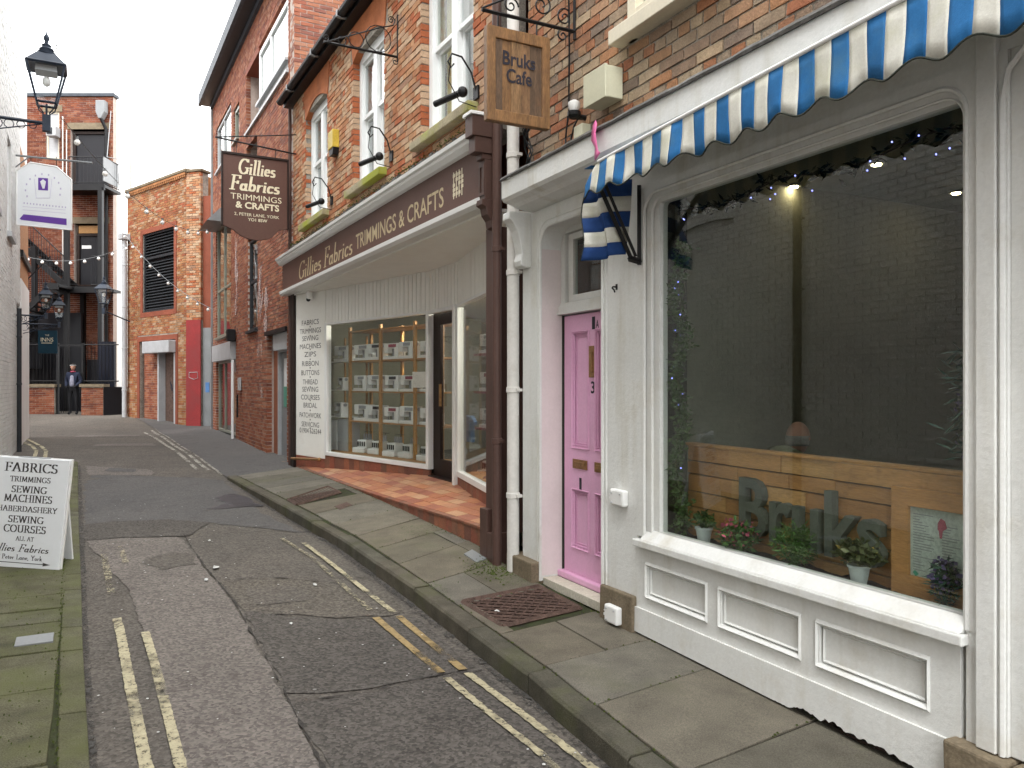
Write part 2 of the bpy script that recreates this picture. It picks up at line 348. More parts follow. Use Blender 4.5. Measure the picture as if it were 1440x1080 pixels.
# ------------------------------------------------------------------ mesh builder
class MB:
    def __init__(s, fr=W): s.v = []; s.f = []; s.t = []; s.fr = fr; s.cur = 0.0; s.mi = []; s.m = 0
    def add(s, vs, fs, tint=None):
        n = len(s.v); fr = s.fr
        s.v += [fr.w(*p) for p in vs]
        for f in fs: s.f.append([n+i for i in f]); s.t.append(s.cur if tint is None else tint); s.mi.append(s.m)
    def box(s, u0, u1, y0, y1, z0, z1, tint=None, j=0):
        a = [(u0,y0,z0),(u1,y0,z0),(u1,y1,z0),(u0,y1,z0),(u0,y0,z1),(u1,y0,z1),(u1,y1,z1),(u0,y1,z1)]
        if j: a = [(x+random.uniform(-j,j), y+random.uniform(-j,j)*.8, z+random.uniform(-j,j)) for x,y,z in a]
        s.add(a, [(0,1,5,4),(1,2,6,5),(2,3,7,6),(3,0,4,7),(4,5,6,7),(3,2,1,0)], tint)
    def hexa(s, a, tint=None):
        s.add(a, [(0,1,5,4),(1,2,6,5),(2,3,7,6),(3,0,4,7),(4,5,6,7),(3,2,1,0)], tint)
    def quad(s, *p, tint=None): s.add(p, [tuple(range(len(p)))], tint)
    def prism(s, poly, y0, y1, tint=None):          # polygon in (u,z), counter-clockwise seen from the street
        n = len(poly)
        vs = [(u,y0,z) for u,z in poly] + [(u,y1,z) for u,z in poly]
        fs = [tuple(range(n)), tuple(range(2*n-1, n-1, -1))] + [((i+1)%n, i, i+n, (i+1)%n+n) for i in range(n)]
        s.add(vs, fs, tint)
    def prof(s, poly, u0, u1, tint=None):           # profile in (y,z) run along u
        n = len(poly)
        vs = [(u0,y,z) for y,z in poly] + [(u1,y,z) for y,z in poly]
        fs = [tuple(range(n)), tuple(range(2*n-1, n-1, -1))] + [((i+1)%n, i, i+n, (i+1)%n+n) for i in range(n)]
        s.add(vs, fs, tint)
    def flat(s, poly, zf, th=.0, tint=None):        # polygon in (u,y), z by function or number
        g = zf if callable(zf) else (lambda u, y: zf)
        n = len(poly)
        if th:
            vs = [(u,y,g(u,y)) for u,y in poly] + [(u,y,g(u,y)-th) for u,y in poly]
            fs = [tuple(range(n)), tuple(range(2*n-1, n-1, -1))] + [((i+1)%n, i, i+n, (i+1)%n+n) for i in range(n)]
            s.add(vs, fs, tint)
        else: s.add([(u,y,g(u,y)) for u,y in poly], [tuple(range(n))], tint)
    def tube(s, pts, r, n=8, closed=False, cap=True):
        P = [Vector(p) for p in pts]; rs = r if isinstance(r, (list, tuple)) else [r]*len(P)
        rings = []; m = len(P)
        up = Vector((0,0,1)); prev = None
        for i, p in enumerate(P):
            a = P[(i-1) % m] if (closed or i > 0) else p; b = P[(i+1) % m] if (closed or i < m-1) else p
            d = (b-a)
            if d.length < 1e-9: d = Vector((0,0,1))
            d.normalize()
            if prev is None:
                q = d.cross(up)
                if q.length < .05: q = d.cross(Vector((1,0,0)))
            else: q = prev - d*prev.dot(d)
            if q.length < 1e-6: q = d.cross(Vector((1,0,0)))
            q.normalize(); prev = q; e = d.cross(q)
            rings.append([tuple(p + (q*math.cos(2*math.pi*k/n) + e*math.sin(2*math.pi*k/n))*rs[i]) for k in range(n)])
        vs = [v for rg in rings for v in rg]; fs = []
        for i in range(m if closed else m-1):
            a, b = i*n, ((i+1) % m)*n
            for k in range(n): fs.append((a+k, b+k, b+(k+1)%n, a+(k+1)%n))
        if cap and not closed: fs += [tuple(range(n)), tuple(range(m*n-1, (m-1)*n-1, -1))]
        s.add(vs, fs)
    def cyl(s, p0, p1, r0, r1=None, n=12): s.tube([p0, p1], [r0, r0 if r1 is None else r1], n)
    def bar(s, p0, p1, w, h=None): s.tube([p0, p1], [w*.7071, w*.7071], 4)
    def lathe(s, c, prof, n=16, sq=False):           # prof: (radius, z)
        u, y, z0 = c; off = math.pi/n if sq else 0
        vs = [(u+r*math.cos(2*math.pi*k/n+off), y+r*math.sin(2*math.pi*k/n+off), z0+z) for r, z in prof for k in range(n)]
        fs = [(i*n+k, i*n+(k+1)%n, (i+1)*n+(k+1)%n, (i+1)*n+k) for i in range(len(prof)-1) for k in range(n)]
        fs += [tuple(range(n-1, -1, -1)), tuple(range((len(prof)-1)*n, len(prof)*n))]
        s.add(vs, fs)
    def ball(s, c, r, n=8, sq=(1,1,1)):
        prof = [(r*math.sin(math.pi*i/n)+1e-4, -r*math.cos(math.pi*i/n)*sq[2]) for i in range(n+1)]
        s.lathe(c, prof, n+2)

def add_obj(name, mesh, parent=None, loc=None):
    o = bpy.data.objects.new(name, mesh); COL.objects.link(o)
    if parent: o.parent = parent
    if loc is not None: o.location = loc
    return o
def finish(o, mb, mats, smooth=False, bevel=0):
    me = o.data
    for m in (mats if isinstance(mats, (list, tuple)) else [mats]): me.materials.append(MATS[m])
    if isinstance(mats, (list, tuple)): me.polygons.foreach_set('material_index', mb.mi)
    at = me.attributes.new('tint', 'FLOAT', 'FACE'); at.data.foreach_set('value', mb.t)
    if smooth:
        me.polygons.foreach_set('use_smooth', [True]*len(me.polygons))
        try: me.set_sharp_from_angle(angle=R(40))
        except Exception: pass
    if bevel:
        b = o.modifiers.new('bevel', 'BEVEL'); b.width = bevel; b.segments = 2; b.limit_method = 'ANGLE'; b.angle_limit = R(35)
    return o

class Thing:
    """an Empty at the thing's base; parts are meshes in its own axes"""
    def __init__(s, name, label, cat, fr, base, group=None, kind=None):
        s.o = bpy.data.objects.new(name, None); COL.objects.link(s.o); s.o.empty_display_size = .1
        s.fr = fr; s.loc = Vector(fr.w(*base)); s.o.location = s.loc; s.o.rotation_euler = (0,0,fr.t)
        s.M = Matrix.Translation(s.loc) @ Matrix.Rotation(fr.t, 4, 'Z'); s.Mi = s.M.inverted()
        if label: s.o['label'] = label; s.o['category'] = cat
        if group: s.o['group'] = group
        if kind: s.o['kind'] = kind
    def mb(s): return MB(s.fr)
    def part(s, name, mb, mats, parent=None, label=None, kind=None, smooth=False, bevel=0):
        me = bpy.data.meshes.new(name)
        me.from_pydata([tuple(s.Mi @ Vector(v)) for v in mb.v], [], mb.f); me.update()
        o = add_obj(name, me, parent or s.o)
        finish(o, mb, mats, smooth, bevel)
        if label: o['label'] = label
        if kind: o['kind'] = kind
        return o
def single(name, label, cat, mb, mats, base, group=None, kind=None, smooth=False, bevel=0):
    """a thing (or piece of the setting) that is one mesh"""
    fr = mb.fr; loc = Vector(fr.w(*base)); Mi = (Matrix.Translation(loc) @ Matrix.Rotation(fr.t, 4, 'Z')).inverted()
    me = bpy.data.meshes.new(name); me.from_pydata([tuple(Mi @ Vector(v)) for v in mb.v], [], mb.f); me.update()
    o = add_obj(name, me); o.location = loc; o.rotation_euler = (0,0,fr.t)
    finish(o, mb, mats, smooth, bevel)
    if label: o['label'] = label; o['category'] = cat
    if group: o['group'] = group
    if kind: o['kind'] = kind
    return o
def copy_tree(o, parent=None):
    c = o.copy(); COL.objects.link(c)
    if parent: c.parent = parent
    for ch in list(o.children): copy_tree(ch, c)
    return c
def in_view(p, m=60):
    x, y, z = p[0], p[1], p[2]-EYE
    if y < .3: return False
    px, py = 720+1100*x/y, 540-1100*z/y
    return -m < px < 1440+m and -m < py < 1080+m

# ------------------------------------------------------------------ lettering
def text_part(T, string, fr, u, y, z, width=None, height=.1, m='ink', parent=None, depth=.002, bold=0, shear=0, align='LEFT', name='lettering', rot=0, squash=None):
    """lettering standing on the plane y of a frame, cap height `height`, squeezed to `width`"""
    cu = bpy.data.curves.new(name, 'FONT'); cu.body = string; cu.size = 1; cu.align_x = 'LEFT'
    cu.extrude = 0; cu.offset = bold; cu.shear = shear; cu.space_line = .95; cu.resolution_u = 3
    tmp = bpy.data.objects.new(name, cu); COL.objects.link(tmp)
    dg = bpy.context.evaluated_depsgraph_get(); me = bpy.data.meshes.new_from_object(tmp.evaluated_get(dg))
    bpy.data.objects.remove(tmp); bpy.data.curves.remove(cu)
    xs = [v.co.x for v in me.vertices]; ys = [v.co.y for v in me.vertices]
    x0, x1, y0, y1 = min(xs), max(xs), min(ys), max(ys)
    k = height/.70; kx = k if width is None else width/(x1-x0)
    w = (x1-x0)*kx
    ou = u if align == 'LEFT' else u - w/2
    mb = MB(fr)
    vs = [(ou+(v.co.x-x0)*kx, y, z+v.co.y*k) for v in me.vertices]
    if rot:
        cx = ou+w/2; cz = z+height/2; c, s = math.cos(rot), math.sin(rot)
        vs = [(cx+(a-cx)*c-(b2-cz)*s, yy, cz+(a-cx)*s+(b2-cz)*c) for a, yy, b2 in vs]
    fs = [tuple(p.vertices) for p in me.polygons]
    if depth > .004:                                   # thick letters: front, back and edge walls
        n = len(vs); back = [(a, yy+depth, b2) for a, yy, b2 in vs]
        cnt = {}
        for f in fs:
            for i in range(len(f)):
                e = (f[i], f[(i+1) % len(f)]); cnt[e] = 1
        side = [(a, b2) for a, b2 in cnt if (b2, a) not in cnt]
        mb.add(vs+back, fs + [tuple(n+i for i in reversed(f)) for f in fs] + [(b2, a, a+n, b2+n) for a, b2 in side])
    else: mb.add(vs, fs)
    bpy.data.meshes.remove(me)
    return T.part(name, mb, m, parent=parent)

# a roman letterform drawn with a broad pen: thick stems, hairlines and serifs
def arc(cx, cy, rx, ry, a0, a1, n=12):
    return [(cx+rx*math.cos(R(a0+(a1-a0)*i/n)), cy+ry*math.sin(R(a0+(a1-a0)*i/n))) for i in range(n+1)]
def sf(x, y, w=.11): return [(x-w, y), (x+w, y)]
G = {
 'A': (.74, [[(.06,0),(.36,1)],[(.36,1),(.66,0)],[(.18,.36),(.54,.36)],sf(.06,0,.09),sf(.66,0,.10)]),
 'B': (.64, [[(.14,0),(.14,1)],[(.04,1),(.32,1)]+arc(.32,.77,.18,.23,90,-90)+[(.14,.54)],[(.14,.54),(.34,.54)]+arc(.34,.27,.2,.27,90,-90)+[(.04,0)]]),
 'C': (.70, [arc(.40,.5,.34,.5,42,318,20),[(.66,.84),(.66,.98)]]),
 'D': (.76, [[(.14,0),(.14,1)],[(.04,1),(.32,1)]+arc(.32,.5,.36,.5,90,-90,16)+[(.04,0)]]),
 'E': (.62, [[(.14,0),(.14,1)],[(.04,1),(.54,1),(.55,.84)],[(.14,.53),(.44,.53)],[(.44,.45),(.44,.61)],[(.04,0),(.56,0),(.58,.17)]]),
 'F': (.58, [[(.14,0),(.14,1)],[(.04,1),(.54,1),(.55,.82)],[(.14,.52),(.44,.52)],[(.44,.44),(.44,.60)],sf(.14,0)]),
 'G': (.76, [arc(.40,.5,.34,.5,42,330,20),[(.66,.05),(.66,.42)],sf(.66,.42,.1),[(.64,.84),(.64,.98)]]),
 'H': (.80, [[(.14,0),(.14,1)],[(.66,0),(.66,1)],[(.14,.52),(.66,.52)],sf(.14,0),sf(.14,1),sf(.66,0),sf(.66,1)]),
 'I': (.30, [[(.15,0),(.15,1)],sf(.15,0),sf(.15,1)]),
 'L': (.58, [[(.14,0),(.14,1)],sf(.14,1),[(.04,0),(.52,0),(.54,.18)]]),
 'M': (.90, [[(.12,0),(.16,1)],[(.16,1),(.45,.1)],[(.45,.1),(.74,1)],[(.74,1),(.78,0)],sf(.12,0,.08),sf(.78,0)]),
 'N': (.80, [[(.14,0),(.14,1)],[(.14,1),(.66,.02)],[(.66,0),(.66,1)],sf(.14,0,.09),sf(.66,1,.09),sf(.12,1,.07)]),
 'O': (.80, [arc(.40,.5,.34,.5,0,360,26)]),
 'P': (.60, [[(.14,0),(.14,1)],[(.04,1),(.32,1)]+arc(.32,.74,.2,.26,90,-90)+[(.14,.48)],sf(.14,0)]),
 'R': (.68, [[(.14,0),(.14,1)],[(.04,1),(.32,1)]+arc(.32,.76,.19,.24,90,-90)+[(.14,.52)],[(.34,.5),(.62,0),(.68,0)],sf(.14,0)]),
 'S': (.54, [arc(.27,.75,.18,.25,50,250,12)+arc(.27,.26,.2,.26,80,-140,14),[(.43,.86),(.43,.98)],[(.06,.03),(.06,.18)]]),
 'T': (.66, [[(.33,0),(.33,1)],[(.06,.82),(.07,1),(.59,1),(.60,.82)],sf(.33,0)]),
 'U': (.76, [[(.14,1),(.14,.3)]+arc(.38,.28,.24,.28,180,360,12)+[(.62,1)],sf(.14,1),sf(.62,1,.08)]),
 'V': (.72, [[(.08,1),(.36,0)],[(.36,0),(.64,1)],sf(.08,1),sf(.64,1,.08)]),
 'W': (1.0, [[(.08,1),(.28,0)],[(.28,0),(.50,1)],[(.50,1),(.70,0)],[(.70,0),(.92,1)],sf(.08,1,.09),sf(.92,1,.08)]),
 'Y': (.68, [[(.06,1),(.34,.5)],[(.62,1),(.34,.5)],[(.34,.5),(.34,0)],sf(.06,1,.08),sf(.62,1,.07),sf(.34,0)]),
 'a': (.50, [arc(.22,.22,.16,.22,20,340,14),[(.39,.46),(.39,.05),(.46,0)]]),
 'b': (.50, [[(.10,1),(.10,.02)],arc(.26,.23,.17,.23,-150,150,14)]),
 'c': (.42, [arc(.24,.23,.17,.23,45,320,14)]),
 'e': (.44, [[(.08,.25),(.38,.27)]+arc(.23,.25,.16,.22,10,310,14)]),
 'i': (.24, [[(.12,.46),(.12,0),(.18,0)],[(.12,.64),(.12,.68)]]),
 'k': (.46, [[(.10,1),(.10,0)],[(.10,.2),(.36,.46)],[(.2,.28),(.40,0)]]),
 'l': (.24, [[(.12,1),(.12,0),(.18,0)],[(.05,.97),(.12,1)]]),
 'n': (.50, [[(.10,.46),(.10,0)],arc(.25,.3,.14,.17,170,0,8)+[(.39,0)]]),
 'o': (.48, [arc(.24,.23,.17,.23,0,360,18)]),
 'r': (.36, [[(.10,.46),(.10,0)],[(.10,.3),(.2,.44),(.33,.45)]]),
 's': (.38, [arc(.19,.35,.11,.11,50,250,8)+arc(.19,.12,.13,.12,80,-140,8)]),
 't': (.32, [[(.14,.66),(.14,.05),(.26,0)],[(.03,.46),(.26,.46)]]),
 '2': (.50, [arc(.25,.72,.18,.28,160,-30,10)+[(.08,0),(.46,0)]]),
 ',': (.22, [[(.10,.08),(.06,-.12)]]),
 ' ': (.34, []),
 '>': (.0, []),
}
def pen_text(T, string, fr, u, y, z, h, width=None, m='ink', thick=.15, thin=.05, shear=0, align='CENTER', name='lettering', roll=0, pivot=(0,0), tilt=None, parent=None):
    polys = []; x = 0
    for ch in string:
        wd, strokes = G[ch]
        for st in strokes:
            for (ax, ay), (bx, by) in zip(st, st[1:]):
                hw, hh = thick/2, thin/2
                pts = [(ax+i*hw, ay+j*hh) for i in (-1,1) for j in (-1,1)] + [(bx+i*hw, by+j*hh) for i in (-1,1) for j in (-1,1)]
                polys.append([(x+p[0]+shear*p[1], p[1]) for p in hull(pts)])
        x += wd + .06
    total = x; kx = h if width is None else width/total
    off = -total*kx/2 if align == 'CENTER' else 0
    mb = MB(fr)
    for i, pl in enumerate(polys):
        vs = []
        for a, b in pl:
            uu, zz = u+off+a*kx, z+b*h
            yy = y - .0006 - .00004*(i % 9)
            if roll or tilt:
                c, s = math.cos(roll), math.sin(roll); du, dz = uu-pivot[0], zz-pivot[1]
                uu, zz = pivot[0]+du*c-dz*s, pivot[1]+du*s+dz*c
                if tilt: yy += tilt*(zz-pivot[1])
            vs.append((uu, yy, zz))
        mb.add(vs, [tuple(range(len(vs)))])
    return T.part(name, mb, m, parent=parent)
def hull(pts):
    pts = sorted(set(pts))
    def half(p):
        o = []
        for q in p:
            while len(o) > 1 and (o[-1][0]-o[-2][0])*(q[1]-o[-2][1]) - (o[-1][1]-o[-2][1])*(q[0]-o[-2][0]) <= 0: o.pop()
            o.append(q)
        return o[:-1]
    return half(pts) + half(pts[::-1])

# ------------------------------------------------------------------ bricks
BV = {}
def brick_mesh(k, variant, mname, length, hgt, dep):
    key = (mname, variant, length)
    if key in BV: return BV[key]
    rnd = random.Random(variant*31+int(length*1000))
    j = .0035
    a = [(-length/2,0,0),(length/2,0,0),(length/2,dep,0),(-length/2,dep,0),(-length/2,0,hgt),(length/2,0,hgt),(length/2,dep,hgt),(-length/2,dep,hgt)]
    a = [(x+rnd.uniform(-j,j), y+rnd.uniform(-j,j), z+rnd.uniform(-j,j)) for x,y,z in a]
    me = bpy.data.meshes.new('brick'); me.from_pydata(a, [], [(0,1,5,4),(1,2,6,5),(2,3,7,6),(3,0,4,7),(4,5,6,7),(3,2,1,0)]); me.update()
    me.materials.append(MATS[mname]); at = me.attributes.new('tint', 'FLOAT', 'FACE'); at.data.foreach_set('value', [k]*6)
    BV[key] = me; return me
def inside(u, z, holes):
    for h in holes:
        if h[0] < u < h[1] and h[2] < z < h[3]: return True
    return False
def brick_wall(T, fr, u0, u1, z0, z1, holes, mname, y=0.0, course=.075, length=.232, single_n=300, dep=.10, header=False, quoin=None, top=None, stuff_name='brickwork', bottom=None, j=.0035, ntint=12, gap=.010):
    """bricks of a wall face; the largest ones in view are parts of their own, the rest one mesh"""
    rnd = random.Random(int(abs(u0*91+z0*17))+3)
    bricks = []; g = gap; row = 0; z = z0
    while z < z1 - .02:
        hgt = min(course-g, z1-z)
        zc = z + hgt/2
        cuts = [u0] + sorted([c for h in holes if h[2] < zc < h[3] for c in h[:2]]) + [u1]
        segs = [(cuts[i], cuts[i+1]) for i in range(0, len(cuts)-1) if not inside((cuts[i]+cuts[i+1])/2, zc, holes) and cuts[i+1]-cuts[i] > .03]
        # anchor bond to a common phase so rows line up around openings
        if header and row % 4 == 3: L_, ph = length/2, (length/4)
        else: L_, ph = length, (0 if row % 2 == 0 else length/2)
        for a, b in segs:
            a2, b2 = max(a, u0), min(b, u1)
            k0 = math.floor((a2-ph)/L_); x = ph + k0*L_
            while x < b2 - 1e-6:
                s0, s1 = max(x, a2), min(x+L_, b2)
                if s1 - s0 > .014:
                    ok = True
                    if top and z+hgt > top((s0+s1)/2): ok = False
                    if bottom and z < bottom((s0+s1)/2): ok = False
                    if ok:
                        t = rnd.random()
                        if quoin:
                            for h in holes:
                                if (abs(s0-h[1]) < .02 or abs(s1-h[0]) < .02) and h[2]-.1 < z < h[3]: t = .95 if (row//3) % 2 == 0 else .45
                        bricks.append((s0+g/2, s1-g/2, z, hgt, t))
                x += L_
        z += course; row += 1
    def size(b):
        p = fr.w((b[0]+b[1])/2, y, b[2]+.03)
        return (b[1]-b[0])/(p[1]**2) if in_view(p, 10) else 0
    order = sorted(range(len(bricks)), key=lambda i: -size(bricks[i])); pick = set(i for i in order[:single_n] if size(bricks[i]) > 0)
    mb = MB(fr)
    for i, (a, b, z, hgt, t) in enumerate(bricks):
        off = rnd.uniform(-.003, .003)
        if i in pick:
            ln = round((b-a)*100)/100
            tt = (int(t*ntint)+.5)/ntint
            me = brick_mesh(tt, int(t*ntint)*3+rnd.randrange(3), mname, ln, hgt, dep)
            o = add_obj('brick', me, T.o); o.matrix_local = T.Mi @ Matrix.Translation(Vector(fr.w((a+b)/2, y+off, z))) @ Matrix.Rotation(fr.t + R(rnd.uniform(-.5,.5)), 4, 'Z')
        else: mb.box(a, b, y+off, y+dep, z, z+hgt, t, j)
    if mb.v: T.part(stuff_name, mb, mname, kind='stuff')
def wall_cells(mb, u0, u1, z0, z1, holes, y0, y1):
    us = sorted(set([u0,u1]+[c for h in holes for c in h[:2] if u0 < c < u1])); zs = sorted(set([z0,z1]+[c for h in holes for c in h[2:] if z0 < c < z1]))
    for i in range(len(us)-1):
        k = 0
        while k < len(zs)-1:
            if inside((us[i]+us[i+1])/2, (zs[k]+zs[k+1])/2, holes): k += 1; continue
            e = k
            while e+1 < len(zs)-1 and not inside((us[i]+us[i+1])/2, (zs[e+1]+zs[e+2])/2, holes): e += 1
            mb.box(us[i], us[i+1], y0, y1, zs[k], zs[e+1]); k = e+1

# ------------------------------------------------------------------ THE SETTING: ground, road, patches, pavements
mb = MB(W); zf = -2.4
mb.quad((-300,-300,zf),(300,-300,zf),(300,300,zf),(-300,300,zf)); single('ground', None, None, mb, 'asphalt_far', (0,0,zf), kind='structure')
mb = MB(F)
us = [-60+i for i in range(0, 30)] + [-30+i*.5 for i in range(0, 44)] + [-8+i*.25 for i in range(0, 57)] + [7]
ys = [-40,-25,-16,-12,-9,-7,-6,-5] + [-4.6+i*.2 for i in range(0, 19)] + [-.8,-.5,-.2,.3,1,2,4]
n = len(ys); vsx = [(u, y, ground(u, y)) for u in us for y in ys]
mb.add(vsx, [(i*n+k, (i+1)*n+k, (i+1)*n+k+1, i*n+k+1) for i in range(len(us)-1) for k in range(n-1)])
road = single('road', None, None, mb, 'asphalt', (0,-2.2,-1.71), kind='structure', smooth=True)

def wob(poly, amp=.03, step=.12, seed=1):
    rnd = random.Random(seed); out = []
    for (a, b), (c, d) in zip(poly, poly[1:]+poly[:1]):
        n = max(1, int(math.hypot(c-a, d-b)/step))
        for i in range(n):
            t = i/n; out.append((a+(c-a)*t+rnd.uniform(-amp,amp), b+(d-b)*t+rnd.uniform(-amp,amp)))
    return out
def drape(mb, poly, lift, cell=.25):
    """polygon laid on the road: cut into columns so that it follows the surface"""
    us = [p[0] for p in poly]; a, b = min(us), max(us); n = max(1, int((b-a)/cell)); xs = [a+(b-a)*i/n for i in range(n+1)]
    def clip(pl, x, keep_gt):
        out = []
        for p, q in zip(pl, pl[1:]+pl[:1]):
            pi = p[0] >= x if keep_gt else p[0] <= x; qi = q[0] >= x if keep_gt else q[0] <= x
            if pi: out.append(p)
            if pi != qi:
                t = (x-p[0])/(q[0]-p[0]); out.append((x, p[1]+(q[1]-p[1])*t))
        return out
    def clipy(pl, y, keep_gt):
        return [(q, p) for p, q in clip([(p[1], p[0]) for p in pl], y, keep_gt)]
    for i in range(n):
        pl = clip(clip(poly, xs[i], True), xs[i+1], False)
        if len(pl) < 3: continue
        yy = [p[1] for p in pl]; c, d = min(yy), max(yy); m = max(1, int((d-c)/cell))
        for k in range(m):
            q = clipy(clipy(pl, c+(d-c)*k/m, True), c+(d-c)*(k+1)/m, False)
            if len(q) >= 3: mb.flat(q, lambda u, y: ground(u, y)+lift)
def patch(poly, m, lift, amp=.03, seed=1, name='road_patch'):
    mb = MB(F); drape(mb, wob([(u, -v) for u, v in poly], amp, .12, seed), lift)
    c = poly[0]; return single(name, None, None, mb, m, (c[0], -c[1], ground(c[0], -c[1])), kind='structure')
patch([(-3.10,3.24),(-2.9,2.37),(-2.51,2.32),(-1.38,2.29),(-.14,2.23),(1.56,2.26),(3.2,2.32),(6.5,2.4),(6.5,2.85),(2.37,2.83),(.87,2.87),(-.92,2.93),(-2.04,3.07)], 'asphalt_light', .006, .02, 3)
patch([(-4.07,3.24),(-3.95,2.5),(-3.64,2.0),(-2.6,1.1),(-2.88,1.12),(-3.99,1.27),(-6.9,1.32),(-7.4,1.6),(-8.44,3.14),(-7.49,3.24)], 'asphalt_smooth', .005, .03, 4)
patch([(-3.12,3.24),(-2.95,2.54),(-2.85,2.27),(-3.60,1.95),(-3.95,2.4),(-4.05,3.24)], 'asphalt_dark', .0085, .02, 5)
patch([(-1.94,2.8),(-2.12,2.51),(-1.97,2.32),(-1.55,2.36),(-1.5,2.62)], 'asphalt', .010, .04, 6)
patch([(-.84,2.22),(-.69,1.73),(0,1.06),(.60,1.06),(.62,1.25),(.55,1.59),(.08,2.2)], 'asphalt_brown', .006, .03, 7)
patch([(-.5,2.1),(-.45,1.72),(-.02,1.62),(.05,2.05)], 'asphalt', .0095, .05, 17)
patch([(.10,2.20),(.64,1.55),(.70,1.08),(1.84,1.12),(1.9,1.82),(1.75,2.24)], 'asphalt_dark', .006, .02, 8)
patch([(1.9,2.26),(1.93,1.8),(1.9,1.12),(4.0,1.25),(6.3,1.4),(6.4,2.34)], 'asphalt_dark', .0055, .02, 9)
patch([(-9.89,3.24),(-8.7,2.2),(-7.95,2.26),(-8.3,3.2)], 'asphalt_light', .006, .03, 10)
patch([(-9.3,2.9),(-8.9,2.45),(-8.45,2.5),(-8.7,2.95)], 'asphalt_smooth', .010, .03, 19)
patch([(-4.5,1.9),(-4.75,1.6),(-5.35,1.68),(-5.5,1.3),(-5.0,1.25),(-4.5,1.2),(-4.42,1.5)], 'wet', .0095, .06, 11, 'damp_stain')
patch([(-14.5,3.0),(-14.2,1.8),(-13.6,1.8),(-13.8,3.1)], 'asphalt_light', .006, .05, 12)
patch([(-17.5,3.4),(-17.2,2.0),(-16.8,2.0),(-17.0,3.5)], 'asphalt_light', .006, .05, 13)
def strip(pts, w, m, lift, name, seed=0, amp=.006, wv=None, step=.06):
    """narrow band along a polyline in (u,v), with uneven edges"""
    rnd = random.Random(seed); P = []
    for (a, b), (c, d) in zip(pts, pts[1:]):
        n = max(1, int(math.hypot(c-a, d-b)/step))
        P += [(a+(c-a)*i/n, b+(d-b)*i/n) for i in range(n)]
    P.append(pts[-1]); mb = MB(F); vs = []
    for i, (u, v) in enumerate(P):
        q = P[min(i+1, len(P)-1)]; p = P[max(i-1, 0)]; dx, dy = q[0]-p[0], q[1]-p[1]; l = math.hypot(dx, dy) or 1
        nx, ny = -dy/l, dx/l; hw = w/2 + rnd.uniform(-amp, amp)
        if wv: hw *= rnd.uniform(*wv)
        for s in (-1, 1):
            uu, vv = u+nx*hw*s, v+ny*hw*s; vs.append((uu, -vv, ground(uu, -vv)+lift))
    mb.add(vs, [(2*i, 2*i+1, 2*i+3, 2*i+2) for i in range(len(P)-1)])
    c = pts[0]; return single(name, None, None, mb, m, (c[0], -c[1], ground(c[0], -c[1])), kind='structure')
# cracks and trench joints
strip([(-3.0,2.30),(-2.4,2.30),(-1.38,2.28),(-.14,2.22),(1.56,2.25),(3.2,2.31),(6.4,2.39)], .012, 'crack', .0125, 'road_crack', 1, .008, (.3,1.2))
strip([(-.84,2.2),(-.80,1.9),(-.66,1.72),(-.3,1.35)], .012, 'crack', .0125, 'road_crack', 2, .006, (.2,1.2))
strip([(.10,2.2),(.5,1.7),(.63,1.4),(.66,1.0)], .011, 'crack', .0125, 'road_crack', 3, .006, (.2,1.2))
strip([(1.9,2.26),(1.93,1.8),(1.88,1.4),(1.9,1.1)], .012, 'crack', .0125, 'road_crack', 4, .006, (.2,1.2))
strip([(-2.9,2.36),(-2.95,2.6),(-3.1,3.2)], .015, 'crack', .0125, 'road_crack', 5, .005, (.2,1.2))
strip([(-2.92,2.3),(-3.0,1.9),(-2.7,1.3),(-2.6,1.0)], .012, 'crack', .0125, 'road_crack', 6, .005, (.2,1.2))
strip([(-6.9,1.26),(-4.0,1.09),(-1.6,.99),(.5,1.0),(2.4,1.07),(4,1.18),(6.5,1.37)], .05, 'grime', .011, 'gutter_grime', 7, .006, (.8,1.3))
strip([(-10,3.34),(-4,3.28),(-1,3.255),(1,3.235),(3,3.20),(6.3,3.16)], .045, 'grime', .011, 'gutter_grime', 8, .006, (.8,1.3))
# double yellow lines
YL = 'yellow_line_marking'
strip([(-2.7,3.09),(-1.75,3.07),(-.9,3.055)], .055, 'yellow_faint', .015, YL, 11, .003, None, .03)
strip([(-.15,3.04),(.19,3.03),(1.05,3.02),(2.2,3.0),(4.5,2.95),(6.2,2.92)], .058, 'yellow_line', .015, YL, 12, .003, None, .03)
strip([(-2.62,2.93),(-1.9,2.91)], .05, 'yellow_faint', .015, YL, 13, .003, None, .03)
strip([(.3,2.88),(.9,2.87),(2.3,2.86),(4.5,2.81),(6.2,2.78)], .052, 'yellow_line', .015, YL, 14, .003, None, .03)
strip([(-2.0,1.24),(-.31,1.21),(.58,1.19)], .05, 'yellow_line', .015, YL, 15, .003, None, .03)
strip([(.68,1.19),(1.86,1.21)], .055, 'ochre_line', .015, YL, 16, .003)
strip([(1.92,1.21),(2.54,1.20),(3.25,1.20),(6.2,1.45)], .05, 'yellow_line', .015, YL, 17, .004, None, .03)
strip([(-2.3,1.40),(-1.33,1.33),(.47,1.34)], .045, 'yellow_faint', .015, YL, 18, .003, None, .03)
strip([(.66,1.36),(1.86,1.355)], .055, 'ochre_line', .015, YL, 19, .003)
strip([(1.95,1.36),(2.46,1.36),(3.03,1.35),(6.2,1.6)], .045, 'yellow_line', .015, YL, 20, .004, None, .03)
strip([(-18.1,1.78),(-12.8,1.57),(-8.5,1.52)], .07, 'white_line', .015, YL, 21, .008)
strip([(-18.7,1.55),(-12.7,1.42),(-8.3,1.36)], .07, 'white_line', .015, YL, 22, .008)
strip([(-19.2,1.4),(-14.4,1.32),(-7.6,1.22)], .07, 'white_line', .016, 'footway_edge', 23, .004)
